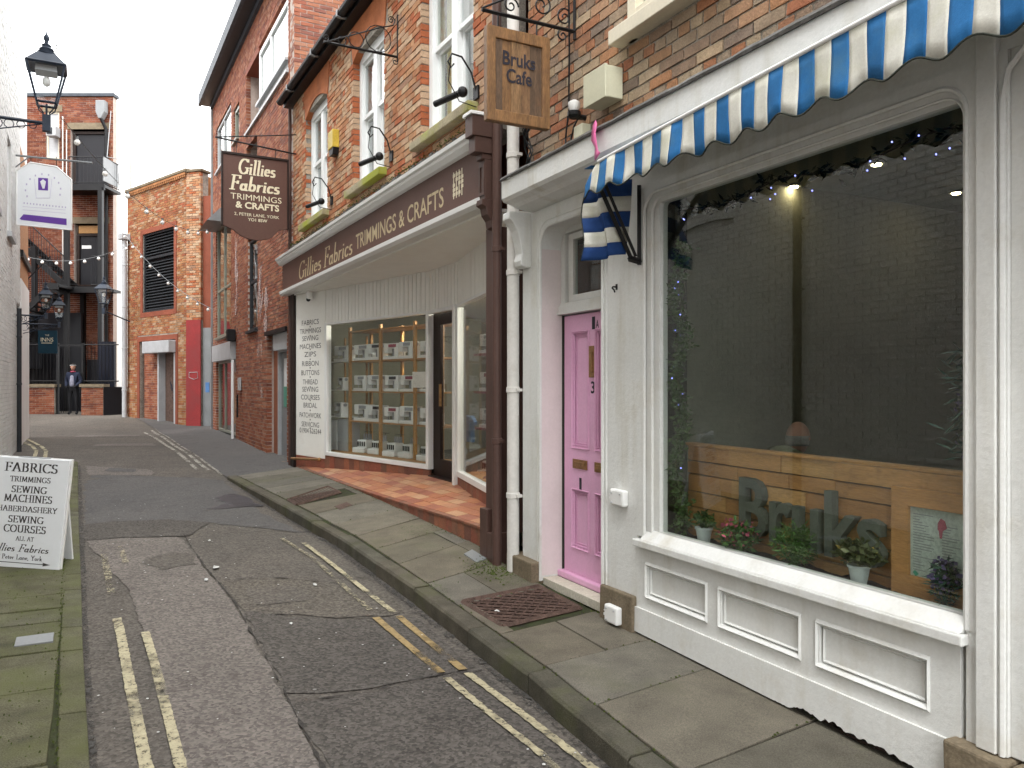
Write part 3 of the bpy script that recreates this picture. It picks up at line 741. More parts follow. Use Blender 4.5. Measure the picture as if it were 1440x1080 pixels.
strip([(-17.2,4.9),(-14.5,4.3),(-13.2,4.15),(-11.0,4.1),(-9,4.05)], .07, 'yellow_line', .015, YL, 24, .006)
strip([(-17.9,4.75),(-14.2,4.1),(-13,3.97),(-11.0,3.92),(-9,3.9)], .07, 'yellow_line', .015, YL, 25, .006)

# right pavement: bed, slabs and kerb stones
PR = Thing('pavement', None, None, F, (0,-.5,-1.65), kind='structure')
def kv(u): return interp(KV, u)
def pz(u, v):                         # top of the right pavement; v = distance from the shop line
    k = kv(u); t = max(0, min(1, v/k)); return interp(WALLZ, u)*(1-t) + interp(KERB, u)*t
mb = MB(F); uu = [-7.1+i*.3 for i in range(0, 46)]
for a, b in zip(uu, uu[1:]):
    for t0, t1 in ((-.05,.5),(.5,.99)):
        k0, k1 = kv(a), kv(b)
        mb.flat([(a,-k0*t0),(a,-k0*t1),(b,-k1*t1),(b,-k1*t0)][::-1] if False else [(a,-k0*t1),(b,-k1*t1),(b,-k1*t0),(a,-k0*t0)], lambda u, y: pz(u,-y)-.012, .12)
PR.part('bedding', mb, 'bed')
rnd = random.Random(5)
KJ = [-7.1,-6.1,-4.85,-3.65,-2.6,-1.7,-.5,.42,1.5,2.35,3.4,4.4,5.5,6.4]
for a, b in zip(KJ, KJ[1:]):
    mb = MB(F); n = max(1, int((b-a)/.3)); t = rnd.random(); g = .005; dz = rnd.uniform(-.004, .004)
    xs = [a+g+(b-a-2*g)*i/n for i in range(n+1)]
    vs = []
    for x in xs:
        k = kv(x)+rnd.uniform(-.004,.004); z = interp(KERB, x)+dz
        zb = rz(x)-.08
        vs += [(x,-k,zb),(x,-k,z-.018),(x,-k+.016,z),(x,-k+.135,z+.001),(x,-k+.135,zb)]
    fs = []
    for i in range(n):
        for q in range(4): fs.append((i*5+q+1, i*5+q, (i+1)*5+q, (i+1)*5+q+1))
    fs += [tuple(range(5)), tuple(range(n*5+4, n*5-1, -1))]
    mb.add([(*v,) for v in vs], [tuple(reversed(f)) for f in fs], t); PR.part('kerb_stone', mb, 'kerb', bevel=.004)
SJ = [(-7.05,-7.5),(-6.5,-6.9),(-5.9,-6.25),(-5.3,-5.6),(-4.75,-5.0),(-4.2,-4.4),(-3.62,-3.85),(-2.95,-3.2),(-2.25,-2.5),(-1.55,-1.85),(-.93,-1.2),(-.30,-.62),(.36,.02),(.98,.86),(1.70,1.52),(2.30,2.18),(2.88,2.73),(3.62,3.5),(4.5,4.4),(5.5,5.4),(6.4,6.4)]
def slab(T, poly, zfun, tint, m='slab', th=.05, lift=0, name='paving_slab'):
    """one flagstone, its face a little uneven"""
    (a, b, c, d) = poly; N = 3; mb = MB(F); tl = (rnd.uniform(-.003,.003), rnd.uniform(-.003,.003)); base = rnd.uniform(-.0025,.0025)+lift
    vs = []
    for i in range(N+1):
        for k in range(N+1):
            s, t = i/N, k/N
            u = (a[0]*(1-s)+b[0]*s)*(1-t) + (d[0]*(1-s)+c[0]*s)*t; y = (a[1]*(1-s)+b[1]*s)*(1-t) + (d[1]*(1-s)+c[1]*s)*t
            if i in (0,N) or k in (0,N): u += rnd.uniform(-.003,.003); y += rnd.uniform(-.003,.003)
            vs.append((u, y, zfun(u, y)+base+tl[0]*(s-.5)*2+tl[1]*(t-.5)*2))
    q = N+1; m0 = len(vs); top = [(i*q+k, (i+1)*q+k, (i+1)*q+k+1, i*q+k+1) for i in range(N) for k in range(N)]
    ring = [i*q for i in range(N+1)] + [N*q+k for k in range(1,N+1)] + [i*q+N for i in range(N-1,-1,-1)] + [k for k in range(N-1,0,-1)]
    vs += [(vs[i][0], vs[i][1], vs[i][2]-th) for i in ring]
    side = [(ring[(i+1) % len(ring)], ring[i], m0+i, m0+(i+1) % len(ring)) for i in range(len(ring))]
    mb.add(vs, top+side, tint)
    return T.part(name, mb, m, bevel=.005)
g = .006
def rslab(k0, w0, k1, w1, f0, f1, m='slab'):
    """flag between two cross joints; f is the fraction of the width from the wall"""
    def pt(k, w, f, d):
        K = kv(k)-.142; u = w + (k-w)*f; return (u+d, -(.004 + (K-.004)*f))
    return slab(PR, [pt(k0,w0,f1,g), pt(k1,w1,f1,-g), pt(k1,w1,f0,-g), pt(k0,w0,f0,g)], lambda u, y: pz(u,-y), rnd.random(), m)
for i, ((k0, w0), (k1, w1)) in enumerate(zip(SJ, SJ[1:])):
    if i == 5:                                        # the grate's row
        rslab(k0,w0,k1,w1,0,.10); continue
    if i == 12: rslab(k0,w0,k1,w1,.52,.99); rslab(k0,w0,k1,w1,.01,.50); continue
    if i == 13: rslab(k0,w0,k1,w1,.86,.99); continue          # manhole cover lies here
    if i in (14,): rslab(k0,w0,k1,w1,.45,.99); rslab(k0,w0,k1,w1,0,.43); continue
    if i in (10, 11): rslab(k0,w0,k1,w1,.18,.99); rslab(k0,w0,k1,w1,0,.165); continue
    rslab(k0,w0,k1,w1,.0,.99)
# manhole cover with a diamond lattice
MH = Thing('manhole_cover', 'rusty iron manhole cover with diamond lattice set in pavement by pink door', 'manhole cover', F, (1.2,-.38,-1.62))
def mh(s, t, lift):      # bilinear on the cover
    P = [(.93,.78),(1.56,.78),(1.42,.06),(.82,.06)]
    u = (P[0][0]*(1-s)+P[1][0]*s)*(1-t) + (P[3][0]*(1-s)+P[2][0]*s)*t; v = (P[0][1]*(1-s)+P[1][1]*s)*(1-t) + (P[3][1]*(1-s)+P[2][1]*s)*t
    return (u, -v, pz(u, v)+lift)
mb = MH.mb(); mb.hexa([mh(0,0,-.06),mh(1,0,-.06),mh(1,1,-.06),mh(0,1,-.06),mh(0,0,-.008),mh(1,0,-.008),mh(1,1,-.008),mh(0,1,-.008)]); MH.part('plate', mb, 'rust_iron')
mb = MH.mb()
for i in range(-7, 8):
    for sgn in (1, -1):
        a, b = i/7.0, i/7.0+1.0
        s0, s1 = max(0, a), min(1, b)
        if s1-s0 < .05: continue
        t0, t1 = (s0-a), (s1-a)
        if sgn < 0: t0, t1 = 1-t0, 1-t1
        p, q = Vector(mh(s0, t0, 0)), Vector(mh(s1, t1, 0)); mb.bar(p, q, .013)
MH.part('lattice', mb, 'rust_iron')
mb = MH.mb()
for (a, b) in (((0,0),(1,0)),((1,0),(1,1)),((1,1),(0,1)),((0,1),(0,0))): mb.bar(mh(*a,-.002), mh(*b,-.002), .03)
MH.part('rim', mb, 'rust_iron')
# cellar grate
GR = Thing('cellar_grate', 'rusty barred cellar grate set in pavement before fabric shop', 'grate', F, (-4.2,-.6,-1.47))
mb = GR.mb(); mb.flat([(-4.72,-.24),(-4.12,-.92),(-3.68,-.92),(-4.12,-.24)], lambda u, y: pz(u,-y)-.035); GR.part('pit', mb, 'dark_brown')
for i in range(17):
    t = i/16; a = (-4.72+.6*t, .24+.68*t); b = (-4.12+.44*t, .24+.68*t)
    mb = GR.mb(); mb.bar((a[0],-a[1],pz(*a)-.006), (b[0],-b[1],pz(*b)-.006), .02); GR.part('bar', mb, 'rust_iron')
mb = GR.mb()
Pg = [(-4.72,.24),(-4.12,.92),(-3.66,.92),(-4.10,.24)]
for a, b in zip(Pg, Pg[1:]+Pg[:1]): mb.bar((a[0],-a[1],pz(*a)-.004), (b[0],-b[1],pz(*b)-.004), .03)
GR.part('rim', mb, 'rust_iron')
mb = MB(F); mb.flat([(-3.35,-.38),(-3.2,-.58),(-2.95,-.58),(-3.1,-.38)], lambda u, y: pz(u,-y)+.004, .02)
single('stopcock_cover', 'small dark iron stopcock plate in slab beside the cellar grate', 'access plate', mb, 'rust_iron', (-3.15,-.48,pz(-3.15,.48)))
mb = MB(F); mb.flat([(-.28,-.12),(-.20,-.24),(.02,-.22),(-.03,-.10)], lambda u, y: pz(u,-y)+.008, .02)
single('drain_plate', 'small grey metal drain plate at foot of brown pillar', 'access plate', mb, 'mid_grey', (-.12,-.17,pz(-.12,.17)))
# moss and grit gathered along joints and walls
mb = MB(F); rnd2 = random.Random(9)
def tuft(mb, u, v, zf_, r):
    k = 5; mb.add([(u+r*math.cos(q*6.28/k+u*9)*rnd2.uniform(.5,1.2), -v+r*.6*math.sin(q*6.28/k+u*9)*rnd2.uniform(.5,1.2), zf_(u,v)+.003) for q in range(k)]+[(u,-v,zf_(u,v)+rnd2.uniform(.006,.014))], [(q,(q+1)%k,k) for q in range(k)])
for _ in range(900):
    u = rnd2.uniform(-6.8, 6); w = rnd2.random()
    if w < .45: v = kv(u)-.138+rnd2.gauss(0,.007)
    elif w < .8: v = rnd2.uniform(.0,.05)
    else:
        k, w_ = rnd2.choice(SJ); f = rnd2.random(); v = .05+(kv(k)-.2)*f; u = w_+(k-w_)*f+rnd2.gauss(0,.006)
    if w < .45 and rnd2.random() < .4: continue
    tuft(mb, u, v, pz, rnd2.uniform(.005,.014))
for _ in range(260):
    u, v = rnd2.gauss(.22,.16), abs(rnd2.gauss(.12,.13)); tuft(mb, u, v, pz, rnd2.uniform(.006,.02))
single('moss', None, None, mb, 'moss', (0,-.5,-1.62), kind='stuff')
def film(poly, seed):
    mb = MB(F); P_ = wob([(u, -v) for u, v in poly], .03, .08, seed); mb.flat(P_, lambda u, y: pz(u, -y)+.009)
    single('moss_film', None, None, mb, 'moss_film', (poly[0][0], -poly[0][1], -1.6), kind='stuff')
film([(-.05,.06),(.70,.05),(.82,.16),(.55,.36),(.2,.46),(-.02,.3)], 1); film([(-1.55,.04),(-1.02,.04),(-1.0,.22),(-1.2,.42),(-1.6,.30)], 2); film([(.35,.72),(.9,.82),(.85,.88),(.4,.86)], 3)

# footway beyond the kerb, tarmac, a touch above the road
mb = MB(F); vs = []; us2 = [-24+i*.5 for i in range(0, 34)]+[-7.13]
for u in us2:
    e = interp([(-24,1.9),(-19,1.42),(-14.4,1.32),(-7.1,1.2)], u)
    for t in (0,.33,.66,1): vs.append((u, -(e*t) + (.3 if t == 0 else 0), ground(u,-e*t)+.018+.05*(1-t)))
mb.add(vs, [(i*4+k+1, i*4+k, (i+1)*4+k, (i+1)*4+k+1) for i in range(len(us2)-1) for k in range(3)])
single('footway', None, None, mb, 'asphalt_smooth', (-12,-.6,-1.44), kind='structure', smooth=True)

# left pavement
PL = Thing('left_pavement', None, None, F, (0,-3.9,-1.64), kind='structure')
def lk(u): return interp([(-10,3.36),(-4,3.31),(-1,3.27),(1,3.25),(2.3,3.22),(7,3.17)], u)
def lz(u, y): return rz(u)+.075+.02*(-y-3.3)
mb = MB(F)
for i in range(60):
    a, b = -10+i*.28, -10+(i+1)*.28
    mb.flat([(a,-4.6),(b,-4.6),(b,-lk(b)-.02),(a,-lk(a)-.02)], lambda u, y: lz(u,y)-.012, .15)
PL.part('bedding', mb, 'bed')
KL = [-10,-8.9,-7.8,-6.8,-5.7,-4.6,-3.6,-2.5,-1.37,-.85,.14,.64,1.65,2.7,3.8,5,6.6]
for a, b in zip(KL, KL[1:]):
    mb = MB(F); x0, x1 = a+.005, b-.005; z0, z1 = lz(x0,-3.3), lz(x1,-3.3); e = rnd.uniform(-.004,.004)
    mb.hexa([(x0,-lk(x0)-.125,z0-.2),(x1,-lk(x1)-.125,z1-.2),(x1,-lk(x1),z1-.2),(x0,-lk(x0),z0-.2),(x0,-lk(x0)-.125,z0+e),(x1,-lk(x1)-.125,z1+e),(x1,-lk(x1),z1-.006+e),(x0,-lk(x0),z0-.006+e)], rnd.random())
    PL.part('kerb_stone', mb, 'moss_slab', bevel=.008)
LJ = [-10,-9.2,-8.5,-7.8,-7,-6.3,-5.6,-4.9,-4.2,-3.5,-2.8,-2.1,-1.45,-.75,-.36,-.02,.62,1.28,2.2,3.0,3.8,4.8,5.8,6.6]
for i, (a, b) in enumerate(zip(LJ, LJ[1:])):
    cut = 3.98 if i % 2 else 4.1
    for v0, v1 in ((3.385, cut), (cut+.008, 4.55)):
        if a < .3 < b and v0 < 3.5:       # the slab that holds the little cover
            pass
        slab(PL, [(a+.005,-v1),(b-.005,-v1),(b-.005,-v0-rnd.uniform(0,.008)),(a+.005,-v0)], lz, rnd.random(), 'moss_slab')
mb = MB(F); mb.box(.26,.46,-3.63,-3.42,lz(.36,-3.5)-.01,lz(.36,-3.5)+.009)
single('water_meter_cover', 'small grey rectangular metal cover in mossy slabs on the left', 'access plate', mb, 'mid_grey', (.36,-3.52,lz(.36,-3.5)), bevel=.003)
mb = MB(F)
for _ in range(1500):
    u = rnd2.uniform(-6, 4); w = rnd2.random()
    if w < .35: v = lk(u)+.13+rnd2.gauss(0,.008)
    elif w < .6: u = rnd2.choice(LJ)+rnd2.gauss(0,.008); v = rnd2.uniform(3.4,4.5)
    else: v = 3.4+abs(rnd2.gauss(0,.45))
    tuft(mb, u, v, lambda a, b: lz(a,-b), rnd2.uniform(.004,.013))
single('moss', None, None, mb, 'moss', (0,-3.9,-1.62), kind='stuff')

# ------------------------------------------------------------------ CAFE BUILDING
def rr(u0, u1, z0, z1, r, n=8):
    """rectangle with rounded top corners, counter-clockwise from bottom left"""
    p = [(u0,z0),(u1,z0)]
    p += [(u1-r+r*math.cos(R(a)), z1-r+r*math.sin(R(a))) for a in [90*i/n for i in range(n+1)]]
    p += [(u0+r+r*math.cos(R(a)), z1-r+r*math.sin(R(a))) for a in [90+90*i/n for i in range(n+1)]]
    return p
def ring(mb, A, B, y0, y1, bottom=True):
    """frame between outline A (outer) and B (inner), same number of points"""
    n = len(A); vs = [(u,y0,z) for u,z in A]+[(u,y0,z) for u,z in B]+[(u,y1,z) for u,z in B]+[(u,y1,z) for u,z in A]
    fs = []
    for i in range(n):
        k = (i+1) % n
        if i == 0 and not bottom: continue
        fs += [(i,k,n+k,n+i),(n+i,n+k,2*n+k,2*n+i),(3*n+i,3*n+k,k,i)]
    mb.add(vs, fs)
CB = Thing('cafe_building', 'cafe building with white painted shopfront, large window and weathered brick wall above', 'building', C, (1.5,0,-1.62))
CH = [(1.2,2.2,2.33,4.6),(3.6,4.6,2.33,4.6)]      # upper windows
mb = CB.mb(); wall_cells(mb, -.28, 6.4, 1.5, 6.6, [(a-.015,b+.015,c,d) for a,b,c,d in CH], .060, .30); CB.part('wall', mb, 'mortar_old')
brick_wall(CB, C, -.27, 6.4, 1.62, 6.6, CH, 'brick_old', y=.05, course=.078, length=.236, single_n=300, dep=.10, header=True, gap=.014)
mb = CB.mb(); mb.box(6.35,6.6,.05,8,-1.8,6.6); mb.box(-.28,6.6,8,8.2,-1.8,6.6); mb.box(-.30,-.28,.3,8,-1.8,6.6); mb.box(-.3,6.6,.3,8.2,6.55,6.6); CB.part('back_walls', mb, 'brick_red')
mb = CB.mb(); mb.box(-.45,6.5,-.12,.0,6.55,6.75); mb.hexa([(-.4,0,6.6),(6.5,0,6.6),(6.5,4.2,9),(-.4,4.2,9),(-.4,0,6.7),(6.5,0,6.7),(6.5,4.2,9.1),(-.4,4.2,9.1)]); CB.part('roof', mb, 'slate')
for (a, b, c, d) in CH:
    mb = CB.mb(); mb.box(a,a+.09,.03,.18,c,d); mb.box(b-.09,b,.03,.18,c,d); mb.box(a+.09,b-.09,.03,.18,c+.10,c+.2); mb.box(a+.09,b-.09,.03,.18,d-.1,d); mb.box(a+.09,b-.09,.05,.15,3.4,3.5)
    fo = CB.part('window', mb, 'cream_paint', bevel=.004)
    mb = CB.mb(); mb.box(a+.09,b-.09,.10,.105,c+.2,3.4); mb.box(a+.09,b-.09,.10,.105,3.5,d-.1); CB.part('pane', mb, 'upper_glass', parent=fo)
    mb = CB.mb(); mb.box(a+.05,b-.05,.2,.22,c,d); CB.part('blind', mb, 'blind', parent=fo)
    mb = CB.mb(); mb.box(a-.1,b+.1,-.06,.2,c,c+.10); CB.part('window_sill', mb, 'cream_paint', bevel=.006)
# lead flashing, cornice, fascia
mb = CB.mb(); rl = random.Random(3)
vs = []; N = 60
for i in range(N+1):
    u = -.10+6.4*i/N; w = rl.uniform(-.012,.012)
    vs += [(u,.052,1.80+w),(u,-.02,1.74+w*.6),(u,-.29,1.675+w*.5),(u,-.305,1.655+w*.3),(u,-.30,1.64)]
mb.add(vs, [(i*5+q+1, i*5+q, (i+1)*5+q, (i+1)*5+q+1) for i in range(N) for q in range(4)]); CB.part('lead_flashing', mb, 'lead', smooth=True)
mb = CB.mb(); mb.tube([(-.1+6.4*i/40, .035, 1.80+.01*math.sin(i*1.9)) for i in range(41)], .012, 6); CB.part('flashing_cable', mb, 'black_iron')
mb = CB.mb(); mb.prof([(-.285,1.645),(-.285,1.50),(-.265,1.475),(-.20,1.46),(-.16,1.44),(-.05,1.425),(.06,1.42),(.06,1.645)], -.10, 6.4); CB.part('cornice', mb, 'white_paint')
# shopfront board with the arched door opening
OUT = lambda: None
inner = rr(.04,.95,-1.60,1.27,.17); outer = []
for (u, z) in inner:
    if z < -1.5: outer.append((-.27 if u < .5 else 1.36, z))
    else:
        t = (z-1.10)/.17 if z > 1.10 else 0
        outer.append((None, None))
m_ = len(inner); oc = [(-.27,-1.60),(1.36,-1.60)]
right = inner[2:2+9]; left = inner[11:]
for i in range(9): oc.append((1.36, 1.10+(1.42-1.10)*min(1, i/4.0)) if i <= 4 else (1.36-(1.36-.6)*(i-4)/4.0, 1.42))
for i in range(9): oc.append((.6-(.6-.3)*0-(.87)*(i/4.0), 1.42) if i <= 4 else (-.27, 1.42-(.32)*(i-4)/4.0))
mb = CB.mb(); ring(mb, oc, inner, 0, .20, bottom=False); CB.part('door_surround', mb, 'white_paint')
mb = CB.mb(); mb.tube([(u, -.002, z) for u, z in inner[1:]+[inner[0]]], .014, 6); mb.tube([(u+(-.045 if u < .3 else .045 if u > .7 else 0), -.001, z+(.045 if z > 1.05 else 0)) for u, z in inner[1:]+[inner[0]]], .008, 6); CB.part('door_moulding', mb, 'white_paint', smooth=True)
mb = CB.mb(); mb.quad((.0415,.001,-1.56),(.0415,.20,-1.56),(.0415,.20,1.10),(.0415,.001,1.10)); CB.part('door_reveal', mb, 'pale_pink')
# left console bracket with scroll
mb = CB.mb(); pts = [(0,1.42),(-.20,1.42),(-.205,1.36),(-.17,1.33),(-.13,1.27),(-.10,1.17),(-.085,1.08),(-.10,1.02),(-.09,.98),(-.05,.965),(0,.97)]
mb.prof(pts, -.25, -.12); CB.part('bracket', mb, 'white_paint', bevel=.008)
# fascia above the window, window frame
mb = CB.mb(); mb.box(1.36,6.4,.0,.06,1.30,1.425); CB.part('fascia', mb, 'white_paint')
A = rr(1.36,3.66,-1.0,1.30,.001); B = rr(1.43,3.61,-.99,1.24,.13); D = rr(1.49,3.595,-.98,1.20,.10); E_ = rr(1.55,3.575,-.955,1.17,.03)
mb = CB.mb(); ring(mb, A, B, -.006, .10); 
ring(mb, B, D, .012, .10); ring(mb, D, E_, .035, .10)
wf = CB.part('window_frame', mb, 'white_paint')
mb = CB.mb(); mb.tube([(u,-.004,z) for u,z in rr(1.44,3.61,-1.0,1.235,.125)][1:]+[(1.44,-.004,-1.0)], .011, 6); mb.tube([(u,.014,z) for u,z in rr(1.495,3.59,-1.0,1.195,.10)][1:]+[(1.495,.014,-1.0)], .007, 6)
CB.part('bead', mb, 'white_paint', parent=wf, smooth=True)
mb = CB.mb(); mb.box(1.54,3.585,.062,.068,-.965,1.18); CB.part('window_pane', mb, 'cafe_glass')
mb = CB.mb(); mb.box(1.365,3.615,-.05,.10,-1.065,-1.018); mb.prof([(-.04,-1.018),(.05,-1.018),(.05,-.955),(.02,-.955)], 1.43, 3.60); CB.part('sill', mb, 'white_paint', bevel=.007)
# stall riser with three panels
HO = [(1.47,2.03,-1.375,-1.185),(2.16,2.73,-1.375,-1.185),(2.86,3.43,-1.375,-1.185)]
mb = CB.mb(); wall_cells(mb, 1.36, 3.58, -1.49, -1.062, HO, 0, .06); CB.part('stall_riser', mb, 'white_paint')
for (a, b, c, d) in HO:
    mb = CB.mb(); mb.box(a,b,.026,.05,c,d); po = CB.part('panel', mb, 'white_paint')
    mb = CB.mb()
    for o_, r_ in ((-.012,.012),(.014,.007)):
        q = [(a-o_ if o_ < 0 else a+o_, 0), ]
        P4 = [(a+o_,c+o_),(b-o_,c+o_),(b-o_,d-o_),(a+o_,d-o_)]
        mb.tube([(u, -.001 if o_ < 0 else .018, z) for u, z in P4], r_*1.2, 4, closed=True)
    CB.part('moulding', mb, 'white_paint', parent=po)
# bottom board with its rotten foot
def foot(u):
    z = interp(WALLZ, u-.05)-.004
    e = 0
    if 2.55 < u < 3.45: e = .036*math.sin((u-2.5)/.95*math.pi)**.7*(.75+.9*noise.noise(Vector((u*6,.3,0)))+.7*noise.noise(Vector((u*37,.7,0))))
    return z + .006 + max(0, e)
mb = CB.mb(); N = 180; vs = []
for i in range(N+1):
    u = 1.34+2.2*i/N; vs += [(u,-.014,-1.475),(u,-.014,foot(u)),(u,.03,foot(u)),(u,.03,-1.475)]
mb.add(vs, [(i*4+q+1, i*4+q, (i+1)*4+q, (i+1)*4+q+1) for i in range(N) for q in range(2)]+[((i+1)*4+3, (i+1)*4, i*4, i*4+3) for i in range(N)]+[(0,1,2,3),(N*4+3,N*4+2,N*4+1,N*4)])
CB.part('foot_board', mb, 'white_paint')
mb = CB.mb(); mb.box(1.3,3.7,.05,.12,-2.0,-1.40); CB.part('void_backing', mb, 'soil')
mb = CB.mb()
for _ in range(90):
    u = rl.uniform(2.4,3.4); z = interp(WALLZ,u)+rl.uniform(0,.05); mb.box(u,u+rl.uniform(.02,.09),-.012+rl.uniform(0,.03),.04,z,z+rl.uniform(.004,.012),0,.003)
CB.part('rotten_wood', mb, 'dark_brown', kind='stuff')
# right hand column, mouldings and the bay beyond it
mb = CB.mb(); mb.box(3.66,3.74,-.03,.2,-1.45,1.425); mb.box(3.60,3.66,.001,.2,-1.47,-1.0); CB.part('column', mb, 'white_paint', bevel=.006)
mb = CB.mb(); mb.box(3.74,3.775,-.008,.2,-1.45,1.30); mb.tube([(3.757,-.012,-1.45),(3.757,-.012,1.1),(3.78,-.012,1.22),(3.86,-.012,1.30),(4.2,-.012,1.33)], .013, 6); CB.part('column_moulding', mb, 'white_paint')
mb = CB.mb(); mb.box(3.775,4.3,.01,.2,-1.45,1.425); mb.box(4.3,6.4,.05,.25,-1.8,1.425); CB.part('side_boarding', mb, 'white_paint', bevel=.005)
for (a, b, c, d, yy) in ((-.43,.035,-1.455,-1.72,-.085),(.955,1.345,-1.41,-1.75,-.035),(3.555,3.80,-1.455,-1.80,-.075),(3.81,4.3,-1.455,-1.80,-.05)):
    mb = CB.mb(); mb.box(a,b,yy,.19,d,c,j=.006); CB.part('plinth_stone', mb, 'stone', bevel=.012)
mb = CB.mb(); mb.box(-.28,.04,.20,.32,-1.7,1.5); mb.box(.95,1.5,.20,.30,-1.7,1.5); mb.box(.04,.95,.30,.34,1.15,1.5); CB.part('inner_wall', mb, 'room_dark')
# door
DR = CB.mb(); PH = [(.21,.435,-.50,.405),(.55,.775,-.50,.405),(.21,.435,-1.30,-.855),(.55,.775,-1.30,-.855)]
wall_cells(DR, .075,.915,-1.52,.553, PH, .205, .245)
door = CB.part('door', DR, 'pink_paint')
for (a, b, c, d) in PH:
    mb = CB.mb(); mb.box(a-.001,b+.001,.225,.240,c,d); CB.part('door_panel', mb, 'pink_paint', parent=door)
    mb = CB.mb()
    for o_, yy, r_ in ((-.012,.203,.009),(.012,.212,.008),(.03,.224,.005)):
        mb.tube([(u,yy,z) for u,z in ((a+o_,c+o_),(b-o_,c+o_),(b-o_,d-o_),(a+o_,d-o_))], r_, 4, closed=True)
    CB.part('panel_moulding', mb, 'pink_paint', parent=door)
mb = CB.mb(); mb.box(.04,.95,.155,.30,-1.575,-1.522); CB.part('door_cill', mb, 'pink_paint', bevel=.01)
for i in range(4):
    mb = CB.mb(); mb.box(.045+i*.226,.265+i*.226,.02,.155,-1.64,-1.572); CB.part('step_tile', mb, 'plain_sill', bevel=.004)
def plate(name, u0,u1,z0,z1,slot):
    mb = CB.mb(); mb.box(u0,u1,.195,.206,z0,z1); p = CB.part(name, mb, 'brass', parent=door, bevel=.003)
plate('letter_plate', .215,.425,-.675,-.60,1); plate('letter_plate', .535,.75,-.675,-.60,1); plate('letter_plate', .455,.535,.05,.295,1)
mb = CB.mb(); mb.box(.245,.395,.188,.196,-.655,-.62); mb.box(.565,.72,.188,.196,-.655,-.62); mb.box(.475,.515,.188,.196,.09,.25); CB.part('letter_flap', mb, 'brass', parent=door, bevel=.002)
text_part(CB, '1', C, .49, .2035, .425, .045, .095, 'letter_dark', parent=door, bold=.02); text_part(CB, 'A', C, .545, .2035, .43, .042, .06, 'letter_dark', parent=door, bold=.015)
text_part(CB, '3', C, .475, .2035, -.07, .055, .09, 'letter_dark', parent=door, bold=.02); text_part(CB, '1', C, .305, .2035, -.835, .035, .09, 'letter_dark', parent=door, bold=.02)
# transom and fanlight
mb = CB.mb(); mb.box(.04,.95,.15,.30,.565,.585); mb.box(.04,.95,.165,.30,.585,.635); mb.box(.04,.95,.175,.30,.635,.66); CB.part('transom', mb, 'white_paint', bevel=.004)
A = [(.04,.66),(.95,.66),(.95,1.27),(.04,1.27)]; B = [(.22,.72),(.90,.72),(.90,1.17),(.22,1.17)]
mb = CB.mb(); ring(mb, A, [(.10,.66+.001),(.95-.06,.661),(.89,1.23),(.10,1.23)], .19, .30); ring(mb, [(.12,.67),(.89,.67),(.89,1.22),(.12,1.22)], [(.19,.72),(.84,.72),(.84,1.17),(.19,1.17)], .215, .26)
fl = CB.part('fanlight', mb, 'white_paint', bevel=.004)
mb = CB.mb(); mb.box(.18,.85,.235,.24,.71,1.18); CB.part('pane', mb, 'cafe_glass', parent=fl)
# rooms
mb = CB.mb()
mb.box(.95,5.6,5.0,5.1,-1.6,1.7); mb.box(5.5,5.6,.3,5.0,-1.6,1.7); mb.box(.90,.95,.30,5.0,-1.6,1.7); CB.part('interior_wall', mb, 'room_mid')
mb = CB.mb(); mb.box(.95,5.5,.1,5.0,-1.68,-1.6); CB.part('interior_floor', mb, 'room_dark')
mb = CB.mb(); mb.box(.95,5.5,.07,5.0,1.62,1.70); CB.part('interior_ceiling', mb, 'room_mid')
mb = CB.mb(); mb.box(-.2,.9,.9,1.0,-1.6,1.4); CB.part('hall_wall', mb, 'room_mid')
mb = CB.mb(); mb.box(1.36,3.66,.07,.55,-1.05,-1.0); mb.box(1.36,3.66,.55,.58,-1.6,-1.0); wb = CB.part('window_bed', mb, 'dark_brown')
mb = CB.mb(); nx_, ny_ = 46, 10
mb.add([(1.5+2.12*i/nx_, .075+.42*k/ny_, -.985+rl.uniform(-.012,.018)) for i in range(nx_+1) for k in range(ny_+1)], [(i*(ny_+1)+k, (i+1)*(ny_+1)+k, (i+1)*(ny_+1)+k+1, i*(ny_+1)+k+1) for i in range(nx_) for k in range(ny_)])
CB.part('soil', mb, 'soil', parent=wb, kind='stuff')
for u, y in ((1.73,1.86),(.99,1.82),(1.45,3.2),(3.2,2.6)):
    d = Thing('ceiling_downlight', {1.73:'lit warm ceiling spotlight seen high in the right part of cafe window', .99:'lit warm ceiling spotlight seen near left top of cafe window', 1.45:'lit ceiling spotlight at the right edge of cafe window', 3.2:'lit ceiling spotlight deep inside the cafe'}[u], 'ceiling light', C, (u,y,1.6), 'spotlights in the cafe ceiling')
    mb = d.mb(); mb.lathe((u,y,1.60), [(.055,0),(.055,.02),(.035,.02)], 16); d.part('rim', mb, 'mid_grey')
    mb = d.mb(); mb.lathe((u,y,1.585), [(.030,.008),(.034,.012),(.03,.018)], 14); d.part('bulb', mb, 'lamp_warm')

